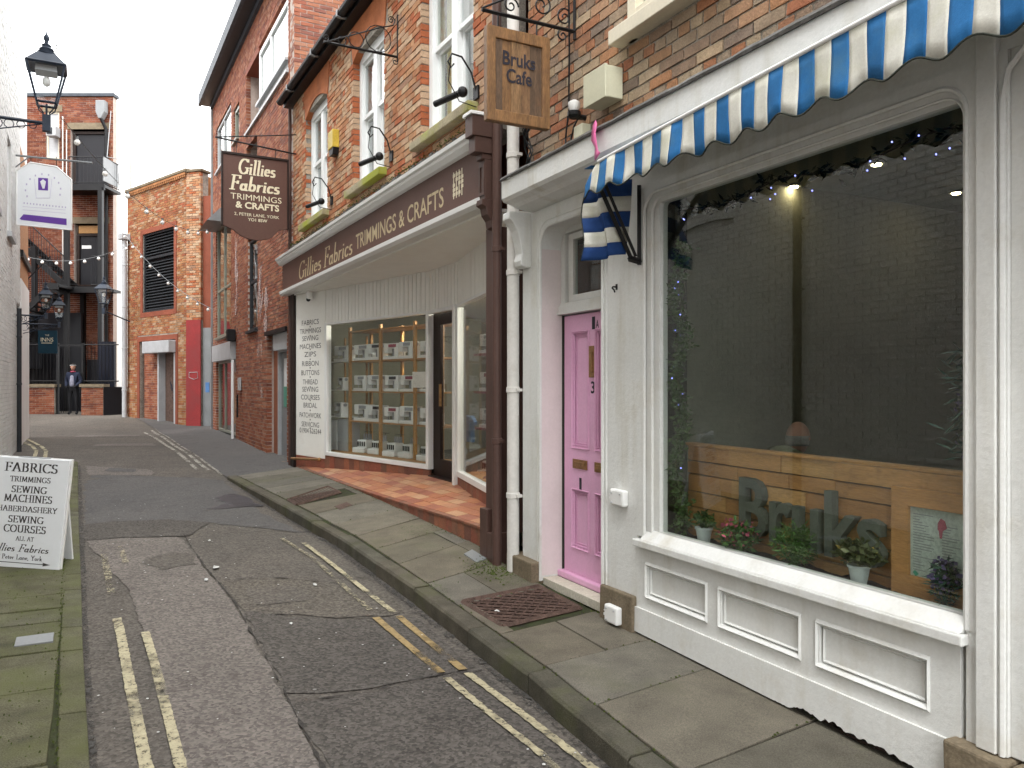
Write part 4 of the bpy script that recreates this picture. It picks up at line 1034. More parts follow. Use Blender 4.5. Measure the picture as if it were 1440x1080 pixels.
# wooden bench back behind the cafe window, letters, menu
def bp(s, d=0):         # along the bench back: from near the left jamb outwards to the right
    return (1.30+s, .28+.06*s/2 + d)
BN = Thing('bench_back', 'wooden plank bench back with grey letters standing inside cafe window', 'bench', C, (2.4,.36,-1.0))
rb = random.Random(4)
rows = [(-.405,-.50),(-.505,-.585),(-.59,-.70),(-.705,-.80),(-.805,-.93),(-.935,-1.02)]
BX = Frame(*C.w(1.52,.29,0)[:2], -63.0-2.0)
for i, (za, zb) in enumerate(rows):
    cuts = [0, rb.uniform(.35,.6), rb.uniform(.8,1.15), 1.22 if i < 2 else rb.uniform(1.3,1.55), 2.04]
    for a, b in zip(cuts, cuts[1:]):
        mb = MB(BX); d = rb.uniform(-.004,.006) - (.014 if (i < 1 and a > 1.1) else 0); mb.box(a+.0015,b-.0015,d,.03,zb+.0015,za-.0015,rb.random(),.001); BN.part('plank', mb, 'plank', bevel=.0015)
mb = MB(BX); mb.box(-.01,2.06,-.012,.05,-.405,-.385,.3); BN.part('top_rail', mb, 'plank', bevel=.003)
mb = MB(BX); mb.box(-.0,2.05,.03,.06,-1.4,-.41,.1); mb.box(0,2.05,.06,.5,-1.2,-1.15,.1); mb.box(.1,.2,.06,.5,-1.6,-1.2); mb.box(1.8,1.9,.06,.5,-1.6,-1.2); BN.part('seat_frame', mb, 'dark_brown')
# the five letters, cut from thick board
text_part(BN, 'Bruks', BX, .555, -.055, -.885, 1.0, .335, 'letter_grey', depth=.045, bold=.014, name='letters')
MF = Thing('menu_frame', 'wooden framed cafe menu at the right end of bench back in window', 'menu frame', BX, (1.80,-.02,-.95))
mb = MB(BX); ring(mb, [(1.60,-.98),(2.06,-.98),(2.06,-.48),(1.60,-.48)], [(1.69,-.885),(1.97,-.885),(1.97,-.565),(1.69,-.565)], -.05, -.02)
MF.part('frame', mb, ['plank'], bevel=.004)
mb = MB(BX); mb.box(1.68,1.98,-.03,-.022,-.895,-.555); pg = MF.part('menu', mb, 'menu_paper')
mb = MB(BX)
for i in range(22):
    w = rb.uniform(.03,.11); z = -.60-i*.0122; mb.quad((1.705,-.0315,z),(1.705+w,-.0315,z),(1.705+w,-.0315,z+.004),(1.705,-.0315,z+.004))
    if i > 2: w2 = rb.uniform(.03,.09); mb.quad((1.85,-.0315,z),(1.85+w2,-.0315,z),(1.85+w2,-.0315,z+.004),(1.85,-.0315,z+.004))
MF.part('printed_lines', mb, 'machine_grey', parent=pg, kind='stuff')
mb = MB(BX); mb.prism([(1.83,-.655),(1.85,-.66),(1.875,-.64),(1.865,-.61),(1.845,-.60),(1.83,-.625)], -.033, -.0315); mb.prism([(1.84,-.69),(1.85,-.69),(1.855,-.655),(1.835,-.655)], -.033, -.0315); MF.part('printed_emblem', mb, 'flower_pink', parent=pg)
mb = MB(BX); mb.prism([(1.72,-.885),(1.735,-.872),(1.715,-.858),(1.705,-.87)], -.033, -.0315); MF.part('printed_heart', mb, 'sticker_green', parent=pg)

# ------------------------------------------------------------------ things on the cafe front
def pipe(name, label, fr, u, y, z0, z1, r, m, joints, group=None):
    T = Thing(name, label, 'drainpipe', fr, (u,y,z0), group)
    mb = T.mb(); mb.cyl((u,y,z0),(u,y,z1),r,n=16); T.part('pipe', mb, m, smooth=True)
    for z in joints:
        mb = T.mb(); mb.lathe((u,y,z-.025), [(r,0),(r*1.14,.004),(r*1.14,.046),(r,.05)], 16); mb.box(u-r*1.5,u+r*1.5,y,y+.05,z-.012,z+.012); T.part('collar', mb, m)
    return T
pipe('drainpipe', 'white painted downpipe between brown pillar and cafe doorway', C, -.345, -.055, -1.62, 6.4, .052, 'pipe_white', [-.95,-.05,.95,1.95,3.3,4.6])
pipe('drainpipe', 'brown downpipe on the right flank of the brown pillar', F, .125, -.075, -1.60, 5.0, .042, 'brown_paint', [-.5,1.18,2.9])
AB = Thing('alarm_box', 'cream junction box on cafe brick wall above the pink door', 'alarm box', C, (.95,0,2.0))
mb = AB.mb(); mb.box(.86,1.13,-.10,.045,1.97,2.19); AB.part('case', mb, 'box_cream', bevel=.006)
mb = AB.mb(); mb.box(.855,1.135,-.106,-.085,1.965,2.195); AB.part('lid', mb, 'box_cream', bevel=.004)
SB = Thing('security_sensor', 'small white and black sensor with dangling cable left of cream box', 'sensor', C, (.62,0,2.0))
mb = SB.mb(); mb.lathe((.64,-.05,2.02), [(.03,0),(.045,.03),(.045,.07),(.02,.085)], 12); SB.part('dome', mb, 'clean_white', smooth=True)
mb = SB.mb(); mb.lathe((.64,-.05,1.97), [(.03,0),(.05,.02),(.05,.05)], 12); mb.cyl((.64,.05,1.99),(.64,-.05,1.99),.02); SB.part('base', mb, 'black_iron')
mb = SB.mb(); mb.box(.60,.72,-.03,.045,1.83,1.92); SB.part('junction_box', mb, 'box_cream', bevel=.004)
mb = SB.mb(); mb.tube([(.64,-.02,1.97),(.60,-.03,1.92),(.55,-.02,1.85),(.56,-.02,1.80),(.62,-.02,1.80),(.66,0,1.84)], .007, 6); mb.tube([(.42,.03,3.4),(.44,.03,2.6),(.43,.03,2.1),(.40,.02,1.9),(.44,.0,1.80),(.52,-.02,1.84)], .008, 6); SB.part('cable', mb, 'black_iron')
mb = MB(C)
for k in range(5):
    a0 = rl.uniform(0,6); mb.tube([(-.10+.10*math.sin(a0+i*.9)*(.4+.12*k), -.04+.03*math.cos(i+a0), 2.25-i*.055-.02*k) for i in range(9)], .006, 5)
single('cable_tangle', 'tangle of black cables hanging beside the white downpipe above cafe cornice', 'cable', mb, 'black_iron', (-.1,0,2.0))
for nm, lb, (u0,u1,z0,z1) in (('electric_socket','white outdoor socket box mounted on the pilaster beside pink door',(1.10,1.26,-.83,-.72)),('electric_socket','white outdoor socket box low on the stone plinth',(1.09,1.24,-1.63,-1.51))):
    T = Thing(nm, lb, 'socket', C, ((u0+u1)/2,0,z0)); yy = 0 if z0 > -1 else -.037
    mb = T.mb(); mb.box(u0,u1,yy-.05,yy,z0,z1); T.part('case', mb, 'clean_white', bevel=.012)
    mb = T.mb(); mb.box(u0-.035,u0,yy-.03,yy-.01,z0+.03,z0+.045); mb.box(u0-.03,u0,yy-.03,yy-.01,z0+.06,z0+.07); T.part('hinge', mb, 'clean_white')
    mb = T.mb(); mb.ball((u0+.03,yy-.052,z1-.025),.006,6); mb.ball((u1-.03,yy-.052,z1-.025),.006,6); mb.ball((u0+.03,yy-.052,z0+.02),.006,6); T.part('screw', mb, 'pale_grey')
mb = MB(C); mb.tube([(1.12,0,.67),(1.12,-.03,.67),(1.13,-.045,.66),(1.145,-.04,.645),(1.14,-.03,.63)], .006, 6); mb.box(1.11,1.13,-.004,0,.65,.69); single('wall_hook', 'small dark metal hook on white pilaster under the awning', 'hook', mb, 'black_iron', (1.12,0,.65))
# pink ribbon
mb = MB(C); pts = [(1.30,-.30,1.705),(1.325,-.315,1.66),(1.335,-.33,1.60),(1.38,-.34,1.53),(1.40,-.35,1.47),(1.43,-.36,1.44)]; ws = [.025,.04,.035,.02,.03,.04]
vs = [(u+w*s, y-.006*s, z+.4*w*s) for (u,y,z), w in zip(pts, ws) for s in (-1,1)]; mb.add(vs, [(2*i,2*i+1,2*i+3,2*i+2) for i in range(5)])
o = single('ribbon', 'bright pink ribbon hanging from the lead flashing over awning', 'ribbon', mb, 'ribbon_pink', (1.32,-.3,1.6), smooth=True); sm = o.modifiers.new('thickness','SOLIDIFY'); sm.thickness = .002

# awning: scalloped striped valance, folded side curtain, arms
AW = Thing('awning', 'blue and white striped awning with scalloped edge over cafe window', 'awning', C, (1.5,-.2,1.3))
st = .088; mbs = [AW.mb(), AW.mb()]; mbt = AW.mb(); u = 1.34; k = 0
def low(u):                           # scalloped edge
    x = ((u-1.99)/.2245) % 1.0
    return 1.18 + .042*(1-math.cos(2*math.pi*x))*.5
def vy(u, z): return -.40 - (.008*math.sin(u*9)+.006*math.sin(u*23.7+z*9)+.02*noise.noise(Vector((u*4, z*3, 1))))*(1.46-z)/.2 - .03*(1.42-z)
def top(u): return 1.402+.042*(u-1.9)
edge = []
strips = [[], []]
i = 0
while u < 6.2:
    N = 5; mbx = mbs[i % 2]
    vs = []
    for a in range(N+1):
        x = u+st*a/N
        zt = top(x); zl = low(x)
        if x < 1.48: zt = zt-(1.48-x)*.75
        for q in range(5):
            z = zt+(zl-zt)*q/4; vs.append((x, vy(x, z), z))
        edge.append((x, vy(x, zl)-.001, zl))
    mbx.add(vs, [(a*5+q, a*5+q+1, (a+1)*5+q+1, (a+1)*5+q) for a in range(N) for q in range(4)])
    # the gathered cloth above and behind the front bar
    vs = []
    for a in (0,1):
        x = u+st*a
        for q in range(7):
            t = q/6; vs.append((x, -.405+.24*t, top(x)+.012*math.sin(t*math.pi)-(.01+.03*(x-1.5))*t))
    mbx.add(vs, [(q+7, q, q+1, q+8) for q in range(6)])
    u += st; i += 1
va = [AW.part('valance_stripe', mbs[0], 'stripe_blue', smooth=True, label='blue stripes of the awning cloth'), AW.part('valance_stripe', mbs[1], 'stripe_white', smooth=True, label='white stripes of the awning cloth')]
for o in va: s_ = o.modifiers.new('thickness','SOLIDIFY'); s_.thickness = .0015
mb = AW.mb(); mb.tube(edge, .0045, 5); AW.part('edge_binding', mb, 'trim_black')
mb = AW.mb(); mb.cyl((1.5,-.40,1.388),(6.2,-.40,1.585),.011); AW.part('front_bar', mb, 'clean_white', smooth=True)
# side curtain, folded, with level stripes
side = [AW.mb(), AW.mb()]
zc = [1.30,1.19,1.09,.985,.885,.80]
def sx(t, z):          # t across from the free scalloped edge (0) to the arm (1)
    lo_ = 1.23+.03*math.sin((z-.80)*14)+.10*(1.30-z)
    return lo_ + (1.37-lo_)*t
for j_, (za, zb) in enumerate(zip(zc, zc[1:])):
    vs = []
    for t in range(9):
        tt = t/8
        for q in range(4):
            z = za+(zb-za)*q/3; zz = z - .05*(1-tt)*0 + .05*tt
            vs.append((sx(tt, z), -.36+.26*tt-.05*math.sin(tt*7+z*3), zz))
    side[j_ % 2].add(vs, [(t*4+q, t*4+q+1, (t+1)*4+q+1, (t+1)*4+q) for t in range(8) for q in range(3)])
for q_, m_ in ((side[0],'stripe_navy'),(side[1],'stripe_white')):
    o = AW.part('side_curtain', q_, m_, smooth=True); s_ = o.modifiers.new('thickness','SOLIDIFY'); s_.thickness = .002
mb = AW.mb()
mb.bar((1.41,-.37,1.33),(1.37,-.06,.83),.026); mb.bar((1.44,-.34,1.33),(1.395,-.04,.84),.02); mb.bar((1.42,-.03,1.30),(1.42,-.03,.78),.024); mb.bar((1.35,-.06,.83),(1.43,-.03,.80),.03)
AW.part('folding_arm', mb, 'black_iron')
mb = AW.mb(); mb.tube([(sx(0,q), -.361-.05*math.sin(q*3), q) for q in (1.30,1.24,1.18,1.12,1.06,1.0,.94,.88,.80)], .004, 5); AW.part('curtain_binding', mb, 'trim_black')
mb = AW.mb(); mb.bar((4.6,-.39,1.40),(4.6,-.03,.83),.026); AW.part('folding_arm', mb, 'black_iron')
mb = AW.mb(); mb.cyl((1.5,-.10,1.385),(6.2,-.10,1.40),.03); AW.part('roller', mb, 'clean_white', smooth=True)

# hanging wooden sign and its wrought bracket
SGN = Frame(*C.w(.47,-.13,0)[:2], -63.0+90+180)      # x runs out from the wall towards the street... reversed below
SG = Frame(*C.w(.50,-.71,0)[:2], -63.0+90.0)          # seen from the lane's near end: x runs from the outer edge back to the wall
HS = Thing('hanging_sign', 'wooden plank hanging sign of the cafe under black scroll bracket', 'hanging sign', SG, (.25,0,1.95))
zt0, zb0 = 2.585, 1.90
mb = MB(SG); ring(mb, [(0,zb0),(.52,zb0),(.52,zt0),(0,zt0)], [(.07,zb0+.085),(.455,zb0+.085),(.455,zt0-.085),(.07,zt0-.085)], -.028, .028); HS.part('frame', mb, 'sign_plank', bevel=.006)
rp = random.Random(12); x = .07
for w in (.06,.07,.085,.075,.06,.055):
    mb = MB(SG); d = rp.uniform(-.003,.003); mb.box(x+.001,x+w-.001,-.012+d,.012,zb0+.08,zt0-.08,rp.random()); HS.part('plank', mb, 'sign_plank', bevel=.001); x += w*.985
text_part(HS, 'Bruks', SG, .265, -.0175, 2.325, .27, .10, 'letter_dark', bold=.02, align='C')
text_part(HS, 'Cafe', SG, .265, -.0175, 2.20, .21, .10, 'letter_dark', bold=.02, align='C')
for u in (.10,.42):
    mb = MB(SG); mb.cyl((u,0,zt0-.01),(u,0,2.70),.006,n=6); HS.part('hook', mb, 'black_iron')
def spiral(mb, c, r0, turns, start, dirn, r=.006, k=26):
    pts = []
    for i in range(k+1):
        t = i/k; a = start+dirn*turns*2*math.pi*t; rr_ = r0*(1-t*.82); pts.append((c[0]+rr_*math.cos(a), c[1], c[2]+rr_*math.sin(a)))
    mb.tube(pts, r, 6)
def scroll_bracket(name, label, fr, reach, zb, h, group=None, style=0):
    """x=0 is the outer tip, x=reach the wall"""
    T = Thing(name, label, 'bracket', fr, (reach,0,zb), group)
    mb = MB(fr); mb.bar((reach,0,zb-.06),(reach,0,zb+h+.08),.02); T.part('back_bar', mb, 'black_iron')
    mb = MB(fr); mb.bar((-.02,0,zb),(reach,0,zb),.022); T.part('arm', mb, 'black_iron')
    mb = MB(fr)
    if style == 0:
        mb.tube([(-.02,0,zb+.01),(reach*.35,0,zb+h*.42),(reach*.7,0,zb+h*.75),(reach,0,zb+h)], .008, 6)
        spiral(mb, (reach*.28,0,zb+.08), .065, 1.4, 0, 1); spiral(mb, (reach*.62,0,zb+.14), .09, 1.5, 2.2, -1); spiral(mb, (reach*.88,0,zb+.09), .07, 1.4, 1, 1); spiral(mb, (reach*.86,0,zb-.05), .05, 1.4, 1, 1)
    else:
        mb.tube([(0,0,zb),(reach*.75,0,zb+h*.72),(reach*.93,0,zb+h*.86),(reach*.96,0,zb+h*1.03)], .008, 6)
        for cx, rr_ in ((.72,.155),(.41,.088),(.22,.045)):
            mb.tube([(reach*cx+rr_*math.cos(a*.4488),0,zb+rr_+.012+rr_*math.sin(a*.4488)) for a in range(14)], .006, 5, closed=True)
        spiral(mb, (reach*.90,0,zb+h*1.0), .045, 1.5, 0, 1); spiral(mb, (0,0,zb+.05), .04, 1.3, -1.5, 1); spiral(mb, (reach*.96,0,zb-.06), .04, 1.2, 1, -1)
    T.part('scroll', mb, 'black_iron'); return T
scroll_bracket('sign_bracket', 'black scroll iron bracket carrying the wooden cafe sign', Frame(*C.w(.50,-.72,0)[:2], 27.0), .76, 2.69, .42)

# ------------------------------------------------------------------ plants in the cafe window
def leaves(mb, n, pos, size, rnd, droop=.3, narrow=.45):
    for _ in range(n):
        p = Vector(pos(rnd)); s = size*rnd.uniform(.6,1.3); a = rnd.uniform(0,6.283); el = rnd.uniform(-.5,1.1)
        d = Vector((math.cos(a)*math.cos(el), math.sin(a)*math.cos(el), math.sin(el)-droop*.5)).normalized()
        sd = d.cross(Vector((rnd.uniform(-1,1),rnd.uniform(-1,1),rnd.uniform(-1,1)))).normalized()*s*narrow*.5
        m_ = p+d*s*.5; mb.add([tuple(p), tuple(m_+sd), tuple(p+d*s), tuple(m_-sd)], [(0,1,2,3)])
def sph(cx, cy, cz, rx, ry, rz_):
    def f(rnd):
        while True:
            a, b, c = rnd.uniform(-1,1), rnd.uniform(-1,1), rnd.uniform(-1,1)
            if .15 < a*a+b*b+c*c < 1: return (cx+a*rx, cy+b*ry, cz+c*rz_)
    return f
def plant(name, label, u, y, h, rad, leaf, n, size, seed, narrow=.45, pot=None, flower=None, nf=0, fs=.02, stems=8):
    T = Thing(name, label, 'potted plant', C, (u,y,-.99)); r_ = random.Random(seed)
    zb = -.985
    if pot:
        mb = T.mb(); mb.lathe((u,y,zb), [(.035,0),(.05,.085),(.056,.087),(.056,.10),(.046,.10)], 14); T.part('pot', mb, pot, smooth=True); zb += .09
    mb = T.mb()
    for _ in range(stems):
        a = r_.uniform(0,6.28); q = rad*r_.uniform(.2,.9); mb.tube([(u,y,zb),(u+q*.4*math.cos(a),y+q*.4*math.sin(a),zb+h*.5),(u+q*math.cos(a),y+q*math.sin(a),zb+h*r_.uniform(.7,1))], .0025, 4)
    T.part('stem', mb, leaf)
    mb = T.mb(); leaves(mb, n, sph(u,y,zb+h*.55,rad,rad*.8,h*.5), size, r_, narrow=narrow); T.part('foliage', mb, leaf, kind='stuff')
    if flower:
        mb = T.mb(); leaves(mb, nf, sph(u,y,zb+h*.7,rad*1.2,rad,h*.45), fs, r_, narrow=.9); T.part('flower', mb, flower, kind='stuff')
    return T
plant('potted_plant', 'small green plant in white pot at left end of window bed', 1.83,.16,.09,.075,'leaf_mid',260,.035,1, pot='pot_white')
plant('flowering_plant', 'bright green plant with pink flowers under the letter B', 2.14,.15,.17,.12,'leaf_bright',420,.045,2, .35, flower='flower_pink', nf=90, fs=.028)
plant('feathery_plant', 'feathery bright green plant below the letters in window', 2.56,.16,.22,.13,'leaf_bright',1100,.045,3, .14, stems=20)
plant('potted_plant', 'variegated leafy plant in white pot under the letter s', 2.96,.16,.12,.12,'leaf_olive',420,.042,4, .6, pot='pot_white', flower='flower_yellow', nf=30, fs=.02)
LVN = plant('lavender', 'purple lavender in teal foliage at the right end of window bed', 3.42,.14,.20,.055,'leaf_teal',420,.05,5, .12, flower='flower_lilac', nf=200, fs=.022, stems=14)
# hanging greenery with small blue lights
GA = Thing('leafy_garland', 'leafy garland with tiny blue lights hanging down left side of cafe window', 'garland', C, (1.60,.10,-.9)); rg = random.Random(6)
def gp(rnd): t = rnd.random(); return (1.615+.05*math.sin(t*21)+rnd.gauss(0,.032), .13+rnd.uniform(-.03,.04), -.95+1.85*t)
mb = GA.mb(); leaves(mb, 2200, gp, .038, rg, .6); GA.part('foliage', mb, 'leaf_mid', kind='stuff')
mb = GA.mb(); mb.tube([(1.62+.03*math.sin(i), .13, -.95+i*.1) for i in range(20)], .005, 5); GA.part('vine', mb, 'leaf_olive')
def leds(T, pts):
    for p in pts: mb = T.mb(); mb.ball(p, .0042, 4); T.part('light', mb, 'blue_led')
leds(GA, [(1.60+rg.uniform(-.03,.06), .10+rg.uniform(0,.06), -.9+rg.random()*1.8) for i in range(13)])
GT = Thing('leafy_garland', 'dark trailing garland with blue fairy lights along top of cafe window', 'garland', C, (2.6,.12,1.1))
def gq(rnd):
    t = rnd.random(); u = 1.6+1.95*t; return (u+rnd.gauss(0,.02), .15+rnd.uniform(-.04,.05), 1.14-abs(rnd.gauss(0,.022))-.022*(1+math.sin(u*7))-(.05 if u > 3.3 else 0)*rnd.random())
mb = GT.mb(); leaves(mb, 330, gq, .055, rg, .8, .3); GT.part('foliage', mb, 'leaf_dark', kind='stuff')
mb = GT.mb(); mb.tube([(1.6+.1*i, .15, 1.12-.025*(1+math.sin((1.6+.1*i)*7))) for i in range(20)], .005, 5); GT.part('vine', mb, 'dark_brown')
leds(GT, [(1.62+rg.random()*1.9, .10+rg.uniform(0,.08), 1.13-.12*rg.random()) for i in range(15)])
HP = Thing('hanging_plant', 'dry hanging plant with grey leaves at right edge of cafe window', 'hanging plant', C, (3.5,.12,.0))
mb = HP.mb(); leaves(mb, 420, lambda r: (3.535+r.gauss(0,.03), .13+r.uniform(-.03,.03), r.uniform(-.32,.16)), .075, rg, .9, .13); HP.part('foliage', mb, 'leaf_teal', kind='stuff')
mb = HP.mb(); leaves(mb, 120, lambda r: (3.53+r.gauss(0,.03), .13+r.uniform(-.03,.03), r.uniform(-.30,.10)), .035, rg, .9, .4); HP.part('flower', mb, 'flower_lilac', kind='stuff')
mb = HP.mb(); mb.cyl((3.54,.13,1.1),(3.54,.13,.1),.003,n=5); HP.part('wire', mb, 'black_iron')

# ------------------------------------------------------------------ FABRIC SHOP BUILDING
FB = Thing('fabric_shop_building', 'brick fabric shop building with brown sign fascia, recessed white shopfront and tall sash windows', 'building', F, (-4,0,-1.45))
WN = [(-6.95,-5.63),(-4.30,-3.04),(-1.81,-.51)]
FH = [(a,b,2.66,4.42) for a,b in WN] + [(a-.12,b+.12,4.42,4.92) for a,b in WN]
mb = FB.mb(); wall_cells(mb, -7.87, -.02, 2.3, 4.92, [(a-.015,b+.015,2.66,4.50) for a,b in WN], .011, .30); FB.part('wall', mb, 'mortar_old')
brick_wall(FB, F, -7.86, -.03, 2.40, 4.92, FH, 'brick_shop', y=0, quoin=True, header=True, gap=.012)
for (a, b) in WN:
    # rubbed brick arch
    N = 10; top_ = [(b+.13,4.915),(a-.13,4.915)]; sf_ = [(a-.02+(b-a+.04)*i/N, 4.42+.17*math.sin(math.pi*i/N)) for i in range(N+1)]
    mb = FB.mb(); n_b = 18
    for i in range(n_b):
        t0, t1 = i/n_b, (i+1)/n_b; e = .006
        def pt(t, topp):
            return (a-.13+(b-a+.26)*t, 4.912) if topp else (a-.02+(b-a+.04)*t, 4.42+.17*math.sin(math.pi*t))
        p = [pt(t0,0), pt(t1,0), pt(t1,1), pt(t0,1)]
        p[0] = (p[0][0]+e*.4,p[0][1]); p[3] = (p[3][0]+e*.4,p[3][1]); mb.prism(p, -.006, .10)
    FB.part('arch', mb, 'arch_brick')
    z0, z1 = 2.66, 4.60; c = (a+b)/2
    mb = FB.mb()
    mb.box(a,a+.10,.09,.24,z0,z1); mb.box(b-.10,b,.09,.24,z0,z1); mb.box(a+.10,b-.10,.09,.24,z1-.22,z1); mb.box(a+.10,b-.10,.08,.24,z0,z0+.07); mb.box(c-.07,c+.07,.10,.24,z0+.07,z1-.22)
    mb.prism([(a,4.40),(b,4.40),(b,4.62),(a,4.62)], .098, .12)
    wfr = FB.part('window', mb, 'upvc_white', bevel=.004)
    for (l, r) in ((a+.10,c-.07),(c+.07,b-.10)):
        zm = 3.62
        mb = FB.mb(); ring(mb, [(l,zm),(r,zm),(r,z1-.22),(l,z1-.22)], [(l+.04,zm+.05),(r-.04,zm+.05),(r-.04,z1-.26),(l+.04,z1-.26)], .12, .16); FB.part('upper_sash', mb, 'upvc_white', parent=wfr)
        mb = FB.mb(); ring(mb, [(l,z0+.07),(r,z0+.07),(r,zm+.03),(l,zm+.03)], [(l+.045,z0+.15),(r-.045,z0+.15),(r-.045,zm-.03),(l+.045,zm-.03)], .162, .20); FB.part('lower_sash', mb, 'upvc_white', parent=wfr)
        mb = FB.mb(); mb.box(l+.03,r-.03,.135,.14,zm+.04,z1-.25); mb.box(l+.03,r-.03,.178,.183,z0+.14,zm-.02); FB.part('pane', mb, 'upper_glass', parent=wfr)
    mb = FB.mb(); mb.box(a+.1,c,.26,.27,z0,z1); FB.part('blind', mb, 'blind' if a > -2 else 'curtain', parent=wfr)
    mb = FB.mb(); mb.box(c,b-.1,.262,.272,z0,z1); FB.part('curtain', mb, 'curtain', parent=wfr)
    mb = FB.mb(); mb.box(a-.12,b+.10,-.10,.20,2.565,2.66,j=.006); FB.part('window_sill', mb, 'sill_stone', bevel=.01)
# gutter, eaves, roof
mb = FB.mb(); pf = [(-.20+.065*math.cos(R(180+a)), 5.02+.065*math.sin(R(180+a))) for a in range(0,181,30)]; mb.prof(pf+[(-.14,5.03),(-.26,5.03)], -8.0, .02); mb.box(-8.0,.02,-.14,.02,4.925,5.02); FB.part('gutter', mb, 'black_iron')
for u in (-7.2,-5.6,-4.2,-2.7,-1.2):
    mb = FB.mb(); mb.prof([(-.275,5.04),(-.275,4.95),(-.2,4.935),(-.12,4.95),(-.12,4.96),(-.2,4.945),(-.265,4.96),(-.265,5.04)], u, u+.05); FB.part('gutter_clip', mb, 'mid_grey')
mb = FB.mb(); mb.hexa([(-7.95,-.16,5.03),(.0,-.16,5.03),(.0,4,7.4),(-7.95,4,7.4),(-7.95,-.16,5.07),(.0,-.16,5.07),(.0,4,7.46),(-7.95,4,7.46)]); FB.part('roof', mb, 'slate')
mb = FB.mb(); mb.box(-7.86,-.03,4.0,4.2,-1.5,7.3); mb.box(-7.95,-7.87,.0,.0+.35,-1.45,1.6) ; FB.part('back_walls', mb, 'brick_red')
# fascia
mb = FB.mb(); mb.box(-8.02,-.02,-.15,-.05,1.64,2.12); fa = FB.part('fascia_board', mb, 'brown_sign')
mb = FB.mb(); mb.prof([(-.16,1.57),(-.20,1.60),(-.205,1.645),(-.17,1.66),(-.152,1.66),(-.152,1.64),(-.04,1.64),(-.04,1.57)], -8.04, -.02); FB.part('lower_moulding', mb, 'clean_white')
mb = FB.mb(); mb.prof([(-.152,2.11),(-.19,2.12),(-.23,2.16),(-.235,2.185),(-.26,2.20),(-.265,2.235),(-.10,2.235),(-.10,2.11)], -8.10, .0); FB.part('cornice', mb, 'clean_white')
mb = FB.mb(); mb.prof([(-.258,2.236),(.0,2.40),(.0,2.236)], -8.08, .0); FB.part('sloping_board', mb, 'beige_paint')
r5 = random.Random(5)
mb = FB.mb()
for i in range(130):
    u = -8.05+i*.062; mb.box(u,u+r5.uniform(.05,.09),-.035+r5.uniform(-.02,.01),.02,2.385+r5.uniform(-.01,.012),2.415+r5.uniform(-.01,.02),0,.01)
FB.part('broken_slates', mb, 'lead', kind='stuff')
mb = FB.mb(); leaves(mb, 500, lambda r: (r.uniform(-8,-.1), -.05+r.gauss(0,.02), 2.42+r.uniform(0,.03)), .03, r5, 0, .5); FB.part('moss_growth', mb, 'moss', kind='stuff')
pen_text(FB, 'Gillies', F, -6.82, -.151, 1.72, .27, 1.42, 'gold_paint', .12, .045, .18, 'LEFT', parent=fa)
pen_text(FB, 'Fabrics', F, -5.26, -.151, 1.72, .27, 1.42, 'gold_paint', .12, .045, .18, 'LEFT', parent=fa)
text_part(FB, 'TRIMMINGS & CRAFTS', F, -3.70, -.1515, 1.75, 2.84, .19, 'gold_paint', bold=.008, parent=fa)
mb = FB.mb()
for k in range(4):
    for j in range(5):
        if (k+j) % 4 == 3: continue
        mb.quad((-.64+k*.062,-.1515,1.79+j*.045),(-.59+k*.062,-.1515,1.79+j*.045),(-.59+k*.062,-.1515,1.822+j*.045),(-.64+k*.062,-.1515,1.822+j*.045))
    mb.quad((-.63+k*.062,-.152,1.765),(-.61+k*.062,-.152,1.765),(-.61+k*.062,-.152,2.02),(-.63+k*.062,-.152,2.02))
FB.part('painted_emblem', mb, 'pale_gold', parent=fa, kind='stuff')
# console and pillar at the right end
def fbox(name, m, *b, bevel=.006):
    mb = FB.mb(); mb.box(*b); return FB.part(name, mb, m, bevel=bevel)
mb = FB.mb(); mb.box(-.05,.10,-.30,.0,2.16,2.34); mb.box(-.04,.09,-.27,.0,2.02,2.16); mb.box(-.03,.08,-.20,.0,1.97,2.02); mb.box(-.03,.08,-.17,.0,1.62,1.97); mb.prof([(-.20,1.62),(-.20,1.57),(-.16,1.55),(-.15,1.49),(-.11,1.44),(-.10,1.38),(0,1.36),(0,1.62)], -.035, .085); FB.part('console', mb, 'brown_paint', bevel=.006)
mb = FB.mb(); mb.box(-.062,.112,-.32,.0,2.34,2.37); FB.part('console_cap', mb, 'clean_white', bevel=.004)
mb = FB.mb(); ring(mb, [(-.025,1.66),(.075,1.66),(.075,1.94),(-.025,1.94)], [(-.003,1.69),(.053,1.69),(.053,1.91),(-.003,1.91)], -.178, -.17); FB.part('console_panel', mb, 'brown_paint')
mb = FB.mb(); mb.box(-.14,.06,-.05,.25,-1.34,1.40); pil = FB.part('pillar', mb, 'brown_paint', bevel=.006)
mb = FB.mb(); mb.box(-.165,-.02,-.10,.0,-1.55,-1.12); mb.box(-.02,.085,-.10,.1,-1.64,-1.32); FB.part('pillar_base', mb, 'brown_paint', bevel=.006)
fbox('left_pilaster', 'dark_brown', -7.86,-7.62,-.05,.25,-1.46,1.60)
